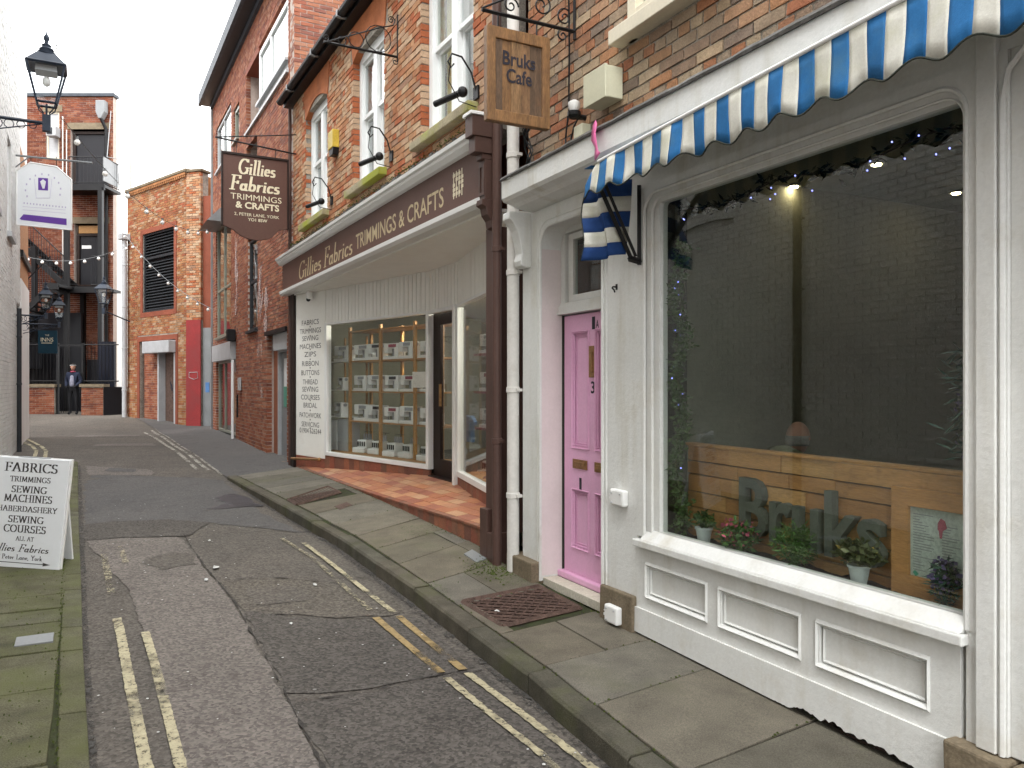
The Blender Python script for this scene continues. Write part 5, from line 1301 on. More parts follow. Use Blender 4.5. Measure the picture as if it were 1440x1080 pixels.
# recess
yb = [(-7.55,0.0),(-3.78,.875),(-2.74,.86),(-.14,.28)]
def ybk(u): return interp(yb, u)
mb = FB.mb(); mb.flat([(-7.87,-.04),(-.02,-.04),(-.02,1.2),(-7.87,1.2)], 1.58, .03); FB.part('soffit', mb, 'bright_board')
def zfl(u, y):
    f = interp([(-7.6,-1.43),(-4.4,-1.42),(-2.6,-1.385),(-1.2,-1.345),(-.1,-1.325)], u); return f + (-1.25-f)*max(0, min(1, y/.9))
mb = FB.mb(); mb.add([(u,y,zfl(u,y)-.006) for u in [-7.7+i*.4 for i in range(20)] for y in (0,.5,1.05)], [(i*3+k,(i+1)*3+k,(i+1)*3+k+1,i*3+k+1) for i in range(19) for k in range(2)]); mb.box(-7.7,-.1,.004,.02,-1.7,-1.42) ; FB.part('floor_bed', mb, 'tile_joint')
r6 = random.Random(8); row = 0; y = .05
def tile(T, p, tint, m='tile', name='floor_tile', th=.02):
    mb = MB(F); e = r6.uniform(-.0015,.0015); mb.flat(p, lambda a, b: zfl(a,b)+e, th, tint); T.part(name, mb, m)
ntile = 0
while y < 1.0:
    u = -7.6 + (.15 if row % 2 else 0)
    while u < -.14:
        uc = u+.15; yc = y+.07
        if yc < ybk(uc)+.04 and ntile < 300:
            tile(FB, [(u+.003,y+.003),(u+.297,y+.003),(u+.297,y+.137),(u+.003,y+.137)], r6.random()); ntile += 1
        u += .30
    y += .14; row += 1
u = -7.6
while u < -.18:
    tile(FB, [(u+.002,-.012),(u+.148,-.012),(u+.148,.047),(u+.002,.047)], r6.random(), 'riser_tile', 'edge_tile', .022)
    uc = u+.075; zt_ = zfl(uc,0)-.006; zb_ = interp(WALLZ, uc)-.02
    if zt_-zb_ > .03:
        mb = MB(F); mb.box(u+.003,u+.147,-.004,.02,zb_,zt_-.018,r6.random()); FB.part('riser_tile', mb, 'riser_tile')
    u += .15
# sign panel on the left cheek, glass and door of the recess (SF frame)
def fr_part(name, m, fr, b, parent=None, bevel=.004, smooth=False):
    mb = MB(fr); mb.box(*b); return FB.part(name, mb, m, parent=parent, bevel=bevel, smooth=smooth)
sp = fr_part('sign_panel', 'bright_board', SF, (-.05,1.0,0,.10,-1.235,1.58))
fr_part('panel_skirting', 'riser_tile', SF, (-.05,1.0,.0,.08,-1.5,-1.237))
lines = ['FABRICS','TRIMMINGS','SEWING\nMACHINES','ZIPS','RIBBON','BUTTONS','THREAD','SEWING\nCOURSES','BRIDAL','PATCHWORK','SERVICING','01904 626244']
ws_ = [.66,.82,.80,.46,.64,.70,.58,.70,.52,.84,.68,.84]
ypx = [453,465,481,498,511,524,537,553,570,584,597,606]
for t, w, yp in zip(lines, ws_, ypx):
    z = (540-yp)/1100*13.25; parts = t.split('\n')
    for k, q in enumerate(parts):
        zz = z-.042 + (.068*(1-2*k) if len(parts) == 2 else 0); ww = w if len(parts) == 1 else (.62, .82)[k] if q in ('SEWING','MACHINES') else .72
        text_part(FB, q, SF, .475, -.0015, zz, ww*.92, .085, 'print_black', align='C', parent=sp, name='printed_word')
mb = MB(SF)
for yp in (459,472,491,505,517,530,544,563,577,590,602): mb.box(.46,.49,-.002,-.001,(540-yp)/1100*13.25-.014,(540-yp)/1100*13.25+.010)
FB.part('printed_dots', mb, 'print_black', parent=sp, kind='stuff')
mb = MB(SF); mb.cyl((-.1,-.06,-1.30),(.98,-.10,-1.24),.022); mb.ball((.98,-.10,-1.24),.035,8); FB.part('foot_rail', mb, 'brass', smooth=True)
CT = Thing('security_camera', 'small white dome camera under the fabric shop soffit above printed panel', 'camera', SF, (.62,.0,1.4))
mb = MB(SF); mb.lathe((.62,-.09,1.42),[(.05,0),(.055,.03),(.05,.13),(.02,.13)],12); CT.part('housing', mb, 'clean_white', smooth=True)
mb = MB(SF); mb.ball((.62,-.11,1.415),.036,8); CT.part('lens', mb, 'machine_black', smooth=True)
# cladding over the window, door and right window
def clad(fr, a, b, z0, z1, y0=.0, skip=None):
    n = max(1, round((b-a)/.105)); w = (b-a)/n
    for i in range(n):
        mb = MB(fr); mb.box(a+i*w+.006,a+(i+1)*w-.006,y0+r6.uniform(-.002,.002),y0+.03,z0,z1); FB.part('cladding_board', mb, 'bright_board', bevel=.003)
    mb = MB(fr); mb.box(a,b,y0+.02,y0+.05,z0,z1); FB.part('cladding_backing', mb, 'lead')
clad(SF, 1.0, 4.02, 1.0, 1.58, .01)
FD = F
clad(F, -3.72, -2.70, 1.0, 1.58, .89)
clad(RW, 0.0, 2.68, 1.0, 1.58, .01)
# left window frame
mb = MB(SF); ring(mb, [(1.0,-1.17),(3.92,-1.17),(3.92,1.0),(1.0,1.0)], [(1.07,-1.11),(3.86,-1.11),(3.86,.965),(1.07,.965)], -.02, .07); lw = FB.part('shop_window', mb, 'clean_white', bevel=.004)
mb = MB(SF); mb.box(1.06,3.87,.02,.026,-1.12,.97); FB.part('pane', mb, 'shop_glass', parent=lw)
n_ = 19
for i in range(n_):
    a = 1.0+2.93*i/n_; b = 1.0+2.93*(i+1)/n_
    for k, fr_, (aa, bb) in ((0, SF, (a, b)),):
        mb = MB(SF); zz = zfl(*F.loc(*SF.w((a+b)/2,0,0)[:2]))-.03; mb.box(aa+.003,bb-.003,-.005,.03,zz,-1.175,r6.random()); FB.part('skirting_tile', mb, 'riser_tile')
# door posts, open brown door
for (a, b) in ((-2.78,-2.715),):
    mb = FB.mb(); mb.box(a,b,.80,.93,-1.28,1.0); FB.part('door_post', mb, 'clean_white', bevel=.005)
fbox('door_head', 'clean_white', -3.72,-2.80,.86,.93,.95,1.0)
mb = FB.mb(); ring(mb, [(-3.76,-1.25),(-2.80,-1.25),(-2.80,.95),(-3.76,.95)], [(-3.52,-1.02),(-2.86,-1.02),(-2.86,.80),(-3.52,.80)], .96, 1.01); dd = FB.part('shop_door', mb, 'dark_brown', bevel=.004)
mb = FB.mb(); mb.box(-3.53,-2.85,.98,.986,-1.03,.81); FB.part('pane', mb, 'shop_glass', parent=dd)
mb = FB.mb(); mb.box(-3.50,-3.47,.93,.96,-.3,.0); FB.part('handle', mb, 'brass', parent=dd)
fbox('threshold', 'dark_brown', -3.72,-2.80,.86,1.1,-1.28,-1.245)
# right window
mb = MB(RW); ring(mb, [(0.0,-1.155),(2.68,-1.155),(2.68,1.0),(0.0,1.0)], [(.075,-1.085),(2.62,-1.085),(2.62,.965),(.075,.965)], -.02, .06); rw = FB.part('shop_window', mb, 'clean_white', bevel=.004)
mb = MB(RW); mb.box(.07,2.63,.02,.026,-1.09,.97); FB.part('pane', mb, 'shop_glass', parent=rw)
for i in range(18):
    mb = MB(RW); a = .0+2.68*i/18; zz = zfl(*F.loc(*RW.w(a+.07,0,0)[:2]))-.03; mb.box(a+.003,a+.146,-.005,.03,zz,-1.16,r6.random()); FB.part('skirting_tile', mb, 'riser_tile')
# interior
mb = FB.mb(); mb.box(-7.6,-.1,3.6,3.7,-1.5,1.6); FB.part('interior_wall', mb, 'room_pale')
mb = FB.mb(); mb.box(-7.7,-7.6,.3,3.7,-1.5,1.6); mb.box(-.12,-.05,.3,3.7,-1.5,1.6); FB.part('interior_side_walls', mb, 'room_mid')
mb = FB.mb(); mb.flat([(-7.6,.35),(-3.8,1.06),(-2.7,1.06),(-.15,.42),(-.15,3.6),(-7.6,3.6)], -1.262, .04); FB.part('interior_floor', mb, 'room_dark')
mb = FB.mb(); mb.flat([(-7.6,.1),(-3.8,.96),(-2.7,.96),(-.15,.36),(-.15,3.6),(-7.6,3.6)], 1.32, .04); FB.part('interior_ceiling', mb, 'room_pale')
for (u, y, lb) in ((-3.0,2.2,'lit ceiling tube light seen through the fabric shop door'),(-5.0,1.5,'added tube light brightening the sewing machine shelves'),(-1.4,1.4,'added tube light brightening the right shop window display')):  # second and third tubes are added to brighten the shop interior
    T = Thing('ceiling_light', lb, 'ceiling light', F, (u,y,1.2)); mb = T.mb(); mb.box(u-.5,u+.5,y-.05,y+.05,1.18,1.28); T.part('housing', mb, 'clean_white')
    mb = T.mb(); mb.cyl((u-.48,y,1.165),(u+.48,y,1.165),.02); T.part('tube', mb, 'tube_light')
fr_part('poster', 'paper', SF, (3.50,3.84,.012,.018,-.05,.17), bevel=0)
# window bed board
mb = MB(SF); mb.box(.3,3.9,.12,.75,-1.16,-1.12); FB.part('window_board', mb, 'shelf_wood')
mb = MB(RW); mb.box(.05,2.6,.06,.55,-1.14,-1.10); FB.part('window_board', mb, 'shelf_wood')
# shelving behind the left window
SH = Thing('display_shelving', 'pale wooden shelving unit standing behind the left window of the fabric shop', 'shelving', SF, (2.4,.45,-1.12))
for u in (1.25,2.18,3.12,3.78):
    mb = MB(SF); mb.box(u-.025,u+.025,.30,.34,-1.12,.93); mb.box(u-.022,u+.022,.70,.74,-1.12,.93); SH.part('upright', mb, 'shelf_wood')
for z in (-.60,-.115,.38,.87):
    mb = MB(SF); mb.box(1.24,3.80,.31,.74,z-.022,z); SH.part('shelf', mb, 'shelf_wood')
GS = Thing('glass_shelves', 'glass shelves on a slim rack at the left end of the shop window', 'shelving', SF, (1.45,.45,-1.12))
for z in (-.55,-.10,.38):
    mb = MB(SF); mb.box(.45,1.19,.3,.68,z-.01,z); GS.part('shelf', mb, 'clean_white')
for u in (.46,1.18):
    mb = MB(SF); mb.box(u-.012,u+.012,.66,.69,-1.12,.8); GS.part('upright', mb, 'shelf_wood')
def machine(first=None, variant=0):
    T = Thing('sewing_machine', None, None, W, (0,0,0)); mb = MB(W)
    w = .40
    T.part('base', box_mb(0,w,0,.17,0,.055), 'machine_white', bevel=.008)
    T.part('pillar', box_mb(w-.11,w,.01,.16,.055,.22), 'machine_white', bevel=.008)
    T.part('arm', box_mb(0,w,.01,.15,.205,.30), 'machine_white', bevel=.014)
    T.part('head', box_mb(.0,.10,.015,.14,.12,.21), 'machine_white', bevel=.008)
    mb = MB(W); mb.cyl((.05,.07,.055),(.05,.07,.13),.008,n=6); mb.box(.02,.08,.04,.10,.056,.062); T.part('needle_bar', mb, 'machine_grey')
    mb = MB(W); mb.cyl((w,.08,.25),(w+.02,.08,.25),.035,n=14); T.part('hand_wheel', mb, 'machine_grey')
    m2 = ['machine_grey','machine_black','machine_red'][variant]
    mb = MB(W); mb.box(.14,.34,.006,.012,.225,.28); T.part('display', mb, m2)
    mb = MB(W); mb.box(.12,.28,.10,.14,.06,.20); T.part('throat', mb, 'machine_grey')
    return T.o
def box_mb(*b): mb = MB(W); mb.box(*b); return mb
def serger():
    T = Thing('overlocker', None, None, W, (0,0,0))
    T.part('base', box_mb(0,.30,0,.24,0,.10), 'machine_white', bevel=.015)
    T.part('body', box_mb(.08,.30,.04,.22,.10,.25), 'machine_white', bevel=.015)
    for i in range(4): T.part('tension_dial', box_mb(.10+i*.05,.125+i*.05,.03,.04,.13,.22), 'machine_black')
    mb = MB(W)
    for i in range(4): mb.cyl((.09+i*.055,.2,.25),(.09+i*.055,.2,.36),.018,.012,n=8)
    T.part('thread_cone', mb, 'machine_grey')
    mb = MB(W); mb.cyl((.2,.23,.2),(.2,.23,.40),.004,n=5); mb.box(.06,.30,.225,.235,.395,.402); T.part('thread_stand', mb, 'machine_black')
    return T.o
protos = {('m',0): machine(variant=0), ('m',1): machine(variant=1), ('m',2): machine(variant=2), ('s',0): serger()}
used = set()
def put(kind, fr, u, y, z, label, rot=0, sc=1.0):
    src = protos[kind]
    if kind in used: o = copy_tree(src)
    else: o = src; used.add(kind)
    o.location = fr.w(u,y,z); o.rotation_euler = (0,0,fr.t+R(rot)); o.scale = (sc*1.04,sc,sc*.88); o['label'] = label; o['category'] = 'sewing machine'; o['group'] = 'sewing machines in the shop window'
    return o
rn = {.38:'top shelf', -.115:'second shelf down', -.60:'third shelf down', -1.12:'window floor below the shelves'}
for z in (.38,-.115,-.60):
    for bay, (a, bn) in enumerate(((1.30,'left bay'),(2.23,'right bay'))):
        for k in range(2):
            pos = 'left' if k == 0 else 'right'
            put(('m', (bay*2+k+int(z*10)) % 3 if (bay, k) != (0, 0) else 0), SF, a+k*.435, .34+r6.uniform(-.02,.02), z, f'white sewing machine, {pos} one in the {bn} of the {rn[z]}', r6.uniform(-5,5), r6.uniform(.92,1.02))
for k, t in enumerate(('left','right','middle')):
    put(('m',k), SF, 3.18, .35, (.38,-.115,-.60)[k], f"white sewing machine partly behind the door post on the {('top','second','third')[k]} shelf", r6.uniform(-5,5), .95)
for k, (u, t) in enumerate(((1.34,'leftmost'),(1.74,'second from left'),(2.24,'third from left'),(2.62,'fourth from left'),(3.16,'rightmost'))):
    put(('s',0), SF, u, .30+.04*(k % 2), -1.12, f'white overlocker with thread cones on window floor, {t} of the row', r6.uniform(-12,12), .95)
put(('m',0), SF, .66, .34, .38, 'white sewing machine alone on the upper glass shelf at left', 4); put(('m',1), SF, .74, .36, -.10, 'white sewing machine on the middle glass shelf at left', -14, .8); put(('m',0), SF, .62, .36, -.55, 'white sewing machine on the lowest glass shelf at left', -10, .9)
BXS = [(.50,.30,'white cardboard box on window floor at far left'),(.83,.34,'pale grey cardboard box beside the white one on window floor')]
for u, w, lb in BXS:
    mb = MB(SF); mb.box(u,u+w,.32,.55,-1.12,-.62+(u-.5)*.1); single('cardboard_box', lb, 'box', mb, 'machine_white' if u < .7 else 'pale_grey', (u+w/2,.4,-1.12), bevel=.004)
# machines seen through the door, on a rack inside
RK = Thing('display_rack', 'dark rack of machines standing inside the shop door', 'shelving', F, (-2.9,1.7,-1.25))
for z in (-.60,-.10,.42): 
    mb = FB.mb(); mb.box(-3.6,-2.3,1.5,1.95,z-.03,z); RK.part('shelf', mb, 'machine_red')
for u in (-3.6,-2.3):
    mb = FB.mb(); mb.box(u-.03,u+.03,1.9,1.95,-1.25,.9); RK.part('upright', mb, 'dark_brown')
for z, t in ((-.60,'lowest'),(-.10,'middle'),(.42,'top')):
    put(('m',0 if z != -.10 else 2), F, -3.5, 1.53, z, f'white sewing machine at left on the {t} shelf seen through shop door', 0); put(('m',1), F, -2.95, 1.53, z, f'white sewing machine at right on the {t} shelf seen through shop door', 0)
put(('s',0), F, -3.3, 1.4, -1.25, 'white overlocker on the floor inside shop door', 0, 1)
def tee(name, label, fr, u, y, z, m, s=1.0):
    mb = MB(fr); P = [(-.16,0),(.16,0),(.15,.42),(.25,.36),(.30,.44),(.12,.58),(.05,.55),(-.05,.55),(-.12,.58),(-.30,.44),(-.25,.36),(-.15,.42)]
    mb.prism([(u+a*s,z+b*s) for a, b in P], y, y+.06); return single(name, label, 'clothing', mb, m, (u,y,z), bevel=.012)
tee('blue_bag', 'blue cloth bag hanging just inside the shop door', F, -2.95, 1.10, -.75, 'tee_blue', .6)
tee('pale_dress', 'pale green garment hanging in the right window of the fabric shop', RW, 1.35, .30, -.75, 'menu_paper', 1.2)
tee('pale_dress', 'white garment hanging behind the pillar side of the right window', RW, 1.9, .35, -.85, 'curtain', 1.3)
# draped floral cloth in the right window
mb = MB(RW); N = 26; vs = []; 
for i in range(N+1):
    for k in range(N+1):
        s, t = i/N, k/N; u = .95+1.6*s; y = .08+.45*t; h = .85*(s**.9)*(.35+.65*t)+.035*math.sin(s*19+t*4)*(.4+s)
        vs.append((u, y, -1.09+max(0,h)))
mb.add(vs, [])
for i in range(N):
    for k in range(N): mb.f.append([i*(N+1)+k,(i+1)*(N+1)+k,(i+1)*(N+1)+k+1,i*(N+1)+k+1]); mb.t.append(r6.random()); mb.mi.append(0)
single('floral_cloth', 'pink and white floral cloth draped on the floor of the right shop window', 'fabric', mb, 'fabric_floral', (1.7,.3,-1.1))
mb = MB(RW); mb.hexa([(1.9,.07,-1.06),(2.3,.07,-1.02),(2.3,.2,-.98),(1.9,.2,-1.02),(1.9,.07,-1.04),(2.3,.07,-1.0),(2.3,.2,-.96),(1.9,.2,-1.0)]); single('folded_cloth', 'lime green folded cloth on the floral fabric in right window', 'fabric', mb, 'tee_green', (2.1,.1,-1.06))

# small things on the shop's upper wall
YB = Thing('burglar_alarm', 'yellow burglar alarm box between the two far sash windows', 'alarm box', F, (-5.1,0,3.4))
mb = FB.mb(); mb.prism([(-5.22,3.44),(-4.98,3.44),(-4.98,3.70),(-5.22,3.70)], -.10, 0); YB.part('case', mb, 'yellow_box', bevel=.01)
mb = FB.mb(); mb.prism([(-5.18,3.34),(-5.02,3.34),(-4.98,3.44),(-5.22,3.44)], -.09, 0); YB.part('lower_cover', mb, 'machine_black', bevel=.006)
def swan(u, lb):
    T = Thing('swan_neck_lamp', lb, 'wall lamp', F, (u,0,2.7), 'swan neck lamps over the shop sign')
    mb = FB.mb(); pts = [(u,-.01,2.75),(u,-.06,2.92),(u,-.16,3.05),(u,-.26,3.06),(u,-.30,2.98),(u,-.27,2.93),(u,-.24,2.97)]; mb.tube(pts, .009, 6); mb.tube([(u,-.27,3.02),(u+.01,-.30,2.80),(u+.03,-.20,2.62),(u+.02,-.02,2.60)], .005, 5); T.part('arm', mb, 'black_iron')
    mb = FB.mb(); mb.cyl((u-.30,-.30,2.68),(u+.06,-.18,2.70),.03,.03); mb.ball((u+.06,-.18,2.70),.05,7); T.part('spotlight', mb, 'black_iron')
    mb = FB.mb(); mb.box(u-.05,u+.05,-.02,0,2.68,2.80); T.part('wall_plate', mb, 'black_iron')
swan(-.42, 'black swan neck lamp beside the nearest sash window'); swan(-2.75, 'black swan neck lamp between the near and the middle sash window'); swan(-5.35, 'black swan neck lamp under the yellow alarm box')
scroll_bracket('sign_bracket', 'empty black iron bracket with three rings between sash windows', Frame(*F.w(-2.55,-.86,0)[:2], 28.6), .86, 3.86, .42, style=1)
# big hanging shop sign
GB = Frame(*F.w(-7.62,-1.22,0)[:2], 28.6)
GS2 = Thing('hanging_sign', 'brown shield shaped hanging sign of the fabric shop on long arms', 'hanging sign', GB, (.55,0,2.55))
P = [(0,2.66),(.16,2.60),(.30,2.50),(.42,2.46),(.56,2.45),(.70,2.48),(.80,2.52),(.92,2.66),(1.06,2.68),(1.06,3.86),(0,3.86)]
mb = MB(GB); mb.prism(P, -.025, .025); bd = GS2.part('board', mb, 'brown_sign', bevel=.006)
mb = MB(GB); mb.box(0,1.06,-.045,.045,3.86,3.90); mb.box(-.025,0,-.04,.04,2.66,3.90); mb.box(1.06,1.085,-.04,.04,2.68,3.90); GS2.part('frame', mb, 'dark_brown', bevel=.004)
pen_text(GS2, 'Gillies', GB, .55, -.0265, 3.56, .25, .62, 'pale_gold', .17, .07, .16, parent=bd)
pen_text(GS2, 'Fabrics', GB, .52, -.0265, 3.28, .24, .82, 'pale_gold', .17, .07, .16, parent=bd)
text_part(GS2, 'TRIMMINGS', GB, .54, -.0275, 3.12, .84, .10, 'pale_gold', bold=.0, align='C', parent=bd)
text_part(GS2, '& CRAFTS', GB, .56, -.0275, 2.98, .72, .105, 'pale_gold', bold=.03, align='C', parent=bd)
text_part(GS2, '2, PETER LANE, YORK', GB, .55, -.0275, 2.85, .74, .05, 'pale_gold', bold=.005, align='C', parent=bd)
text_part(GS2, 'YO1 8SW', GB, .56, -.0275, 2.77, .32, .05, 'pale_gold', bold=.015, align='C', parent=bd)
mb = MB(GB); mb.cyl((-.12,0,4.12),(1.22,0,4.02),.014,n=6); mb.cyl((-.12,0,4.12),(1.22,0,4.36),.010,n=6); GS2.part('arm', mb, 'black_iron')
for u in (.22,.86): mb = MB(GB); mb.cyl((u,0,3.88),(u,0,4.08),.006,n=5); GS2.part('hook', mb, 'black_iron')

# ------------------------------------------------------------------ MODERN BRICK BUILDING
MO = Thing('modern_brick_building', 'tall red brick building with grey windows and oversailing slate eaves beyond fabric shop', 'building', F, (-13,0,-1.4))
U0, U1, ZT = -18.0, -7.88, 8.2
MH_ = [(-12.6,-8.35,5.75,7.25),(-12.6,-11.30,3.75,5.45),(-12.40,-11.25,1.15,3.30),(-17.35,-14.75,1.25,4.45),(-17.3,-14.75,5.9,7.25),(-14.35,-13.55,5.95,6.85),(-17.35,-14.05,-1.5,1.10),(-10.25,-8.45,-1.6,1.05)]
mb = MO.mb(); wall_cells(mb, U0, U1-.1, -1.8, ZT, [(a-.015,b+.015,c,d) for a,b,c,d in MH_], .028, .32); MO.part('wall', mb, 'mortar_red')
brick_wall(MO, F, U0, U1, -1.55, ZT, MH_, 'brick_red', y=.02, single_n=150, gap=.014)
gab = Frame(*F.w(U1,0.02,0)[:2], -61.4+90.0)       # the gable end that shows above the fabric shop's roof; x runs into the block
mb = MB(gab); mb.box(.0,8,.01,.3,-1.8,ZT+1.2); MO.part('gable_wall', mb, 'mortar_red')
brick_wall(MO, gab, 0, 8, 3.8, ZT+1.2, [], 'brick_red', y=.0, single_n=150, gap=.014)
mb = MO.mb(); mb.box(U0,U1,8,8.3,-1.8,9.5); mb.box(U0,U0+.02,.3,8,-1.8,9.2); MO.part('back_walls', mb, 'brick_red')
mb = MO.mb(); mb.hexa([(-18.2,-.30,8.16),(-7.8,-.30,8.16),(-7.8,8.3,9.9),(-18.2,8.3,9.9),(-18.2,-.30,8.36),(-7.8,-.30,8.36),(-7.8,8.3,10.1),(-18.2,8.3,10.1)]); MO.part('roof', mb, 'slate')
mb = MO.mb(); mb.box(-18.2,-7.8,-.36,-.28,8.10,8.40); mb.box(-18.0,-7.5,-.05,.02,8.0,8.17); MO.part('eaves_board', mb, 'slate')
mb = MO.mb(); mb.box(-18.2,-7.8,-.28,.02,8.13,8.16); MO.part('soffit', mb, 'dark_grey')
def mwin(u0,u1,z0,z1,y,frame='mid_grey', mull=(), trans=(), back=None, w=.06, room=.5, sill=True, flight=None):
    mb = MO.mb(); ring(mb, [(u0,z0),(u1,z0),(u1,z1),(u0,z1)], [(u0+w,z0+w),(u1-w,z0+w),(u1-w,z1-w),(u0+w,z1-w)], y, y+.08)
    for m_ in mull: mb.box(m_-w/2,m_+w/2,y+.005,y+.075,z0+w,z1-w)
    for t in trans: mb.box(u0+w,u1-w,y+.01,y+.07,t-w/2,t+w/2)
    o = MO.part('window', mb, frame)
    mb = MO.mb(); mb.box(u0+w*.8,u1-w*.8,y+.035,y+.04,z0+w*.8,z1-w*.8); MO.part('pane', mb, 'upper_glass', parent=o)
    mb = MO.mb(); mb.box(u0,u1,y+room,y+room+.02,z0,z1); MO.part('blind', mb, back or 'room_mid', parent=o)
    if sill: mb = MO.mb(); mb.box(u0-.03,u1+.03,-.04,y,z0-.06,z0-.001); MO.part('window_sill', mb, frame if frame != 'upvc_white' else 'pale_grey', parent=o)
    return o
mwin(-11.15,-8.37,6.0,7.12,.04,'upvc_white',mull=(-10.0,),back='curtain',w=.09,room=.12)
mb = MO.mb(); mb.box(-12.62,-8.33,.5,.55,5.7,7.3); mb.box(-12.62,-11.1,.02,.5,7.12,7.26); mb.box(-12.6,-8.35,.10,.5,7.13,7.26); MO.part('recess_back', mb, 'red_wall')
mb = MO.mb(); mb.box(-12.62,-8.3,-.03,.10,5.70,5.76); mb.box(-11.15,-8.37,.03,.12,5.76,6.0); MO.part('recess_sill', mb, 'pale_grey')
mwin(-12.55,-11.32,3.8,5.4,.30,'dark_grey',back='red_wall',room=.2)
mwin(-12.38,-11.27,1.2,3.25,.06,'dark_grey',trans=(2.3,),back='room_dark')
mwin(-17.3,-14.8,1.3,4.4,.05,'grey_green',mull=(-16.1,),trans=(2.6,),back='room_mid')
mwin(-17.25,-14.8,5.95,7.2,.05,'pale_grey',mull=(-16.1,),back='curtain',room=.12)
mwin(-14.3,-13.6,6.0,6.8,.05,'grey_green',back='room_mid')
mb = MO.mb(); mb.prof([(-.45,4.30),(-.02,4.75),(.02,4.75),(.02,4.30)], -17.3, -15.6); MO.part('canopy', mb, 'mid_grey')
mb = MO.mb(); mb.box(-17.3,-14.1,-.10,.1,.62,1.06); MO.part('entrance_fascia', mb, 'pale_grey')
mwin(-17.3,-14.1,-1.30,.62,.08,'grey_green',mull=(-16.2,-15.1),back='grey_green',room=.25,sill=False)
mb = MO.mb(); mb.cyl((-14.0,-.06,-1.4),(-14.0,-.06,.6),.035); MO.part('bollard_rail', mb, 'upvc_white')
mb = MO.mb(); mb.box(-10.2,-8.5,.25,.30,-1.5,1.05); MO.part('doorway_back', mb, 'dark_brown')
mb = MO.mb(); mb.box(-9.75,-8.62,.20,.25,-1.43,.62); dm = MO.part('door', mb, 'mid_grey')
mb = MO.mb(); ring(mb, [(-9.80,-1.45),(-8.52,-1.45),(-8.52,.72),(-9.80,.72)], [(-9.72,-1.44),(-8.64,-1.44),(-8.64,.63),(-9.72,.63)], .14, .22); MO.part('frame', mb, 'pale_grey', parent=dm)
mb = MO.mb(); mb.box(-9.45,-8.9,.19,.20,-.3,.5); MO.part('door_glass', mb, 'upvc_white', parent=dm)
mb = MO.mb(); mb.box(-9.45,-9.15,.185,.19,-.45,-.05); MO.part('sticker', mb, 'sticker_green', parent=dm)
mb = MO.mb(); mb.box(-9.1,-8.9,.184,.19,-.5,-.35); MO.part('sticker', mb, 'sticker_blue', parent=dm)
mb = MO.mb(); mb.box(-9.80,-8.52,.05,.2,.66,.98); MO.part('shutter_box', mb, 'pale_grey')
mb = MO.mb(); mb.box(-10.25,-9.80,.16,.28,-1.5,1.0); MO.part('brick_pier', mb, 'brick_red')
mb = MO.mb(); mb.box(-10.28,-8.4,-.03,.06,.98,1.06); MO.part('lintel', mb, 'black_iron')
mb = MO.mb(); mb.box(-10.0,-8.45,-.05,.2,-1.47,-1.43); MO.part('door_step', mb, 'stone')
for (u, z0, z1, w) in ((-13.9,1.7,3.6,.5),(-10.9,-.3,2.5,.55),(-10.3,.9,2.0,.5)):  # patches of reflected sunlight, painted as pale streaks on the wall
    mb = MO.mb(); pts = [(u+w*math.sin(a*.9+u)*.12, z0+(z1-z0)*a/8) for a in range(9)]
    mb.prism([(p[0]-w/2, p[1]) for p in pts][::-1]+[(p[0]+w/2, p[1]) for p in pts] if False else [(p[0]+w/2*(1 if False else (.55+.45*math.sin(i*2.1+u))), p[1]) for i, p in enumerate(pts)]+[(p[0]-w/2*(.6+.4*math.cos(i*1.7+u)), p[1]) for i, p in reversed(list(enumerate(pts)))], .008, .012); MO.part('light_streak', mb, 'painted_light')
IP = Thing('intercom_panel', 'small grey intercom and black rail on red brick wall between doors', 'intercom', F, (-13.2,0,-.2)); mb = MO.mb(); mb.box(-13.4,-13.15,-.04,.0,-.15,.15); IP.part('panel', mb, 'pale_grey'); mb = MO.mb(); mb.cyl((-13.3,-.06,-.8),(-13.3,-.06,-.25),.02); IP.part('rail', mb, 'black_iron')
FLT = Thing('wall_lamp', 'dark bulkhead lamp on the corner of modern entrance canopy', 'wall lamp', F, (-14.0,0,1.2)); mb = MO.mb(); mb.box(-14.1,-13.9,-.2,.0,1.05,1.35); FLT.part('body', mb, 'black_iron', bevel=.02)
pipe('drainpipe', 'thin dark downpipe at the joint of red brick and fabric shop buildings', F, -7.93, -.04, -1.45, 4.9, .03, 'brown_paint', [.5,2.5])
mb = MB(F); mb.box(-18.05,-17.98,-.03,.35,-1.4,8.1); single('steel_corner_post', 'slim grey post at the far corner of the modern building', 'post', mb, 'mid_grey', (-18,0,-1.4))

# ------------------------------------------------------------------ BRICK BUILDING WITH LOUVRE
LB = Thing('louvre_building', 'old orange brick building with black louvre above a shuttered doorway', 'building', LV, (2,0,-1.2))
LH = [(1.16,3.33,2.34,4.91),(.92,3.42,-1.4,1.40)]
mb = LB.mb(); wall_cells(mb, 0, 4.10, -1.5, 6.45, LH, .03, .3); LB.part('wall', mb, 'mortar_old')
brick_wall(LB, LV, 0, 4.14, -1.4, 6.30, [(a-.16,b+.16,c-.16,d+.16) for a,b,c,d in LH], 'brick_louvre', y=.02, single_n=220)
for (a,b,c,d) in LH:
    mb = LB.mb(); ring(mb, [(a-.155,c-.155),(b+.155,c-.155),(b+.155,d+.155),(a-.155,d+.155)], [(a,c),(b,c),(b,d),(a,d)], .005, .2); LB.part('opening_surround', mb, 'red_wall')
mb = LB.mb(); mb.box(1.16,3.33,.18,.22,2.34,4.91); lv = LB.part('louvre', mb, 'machine_black')
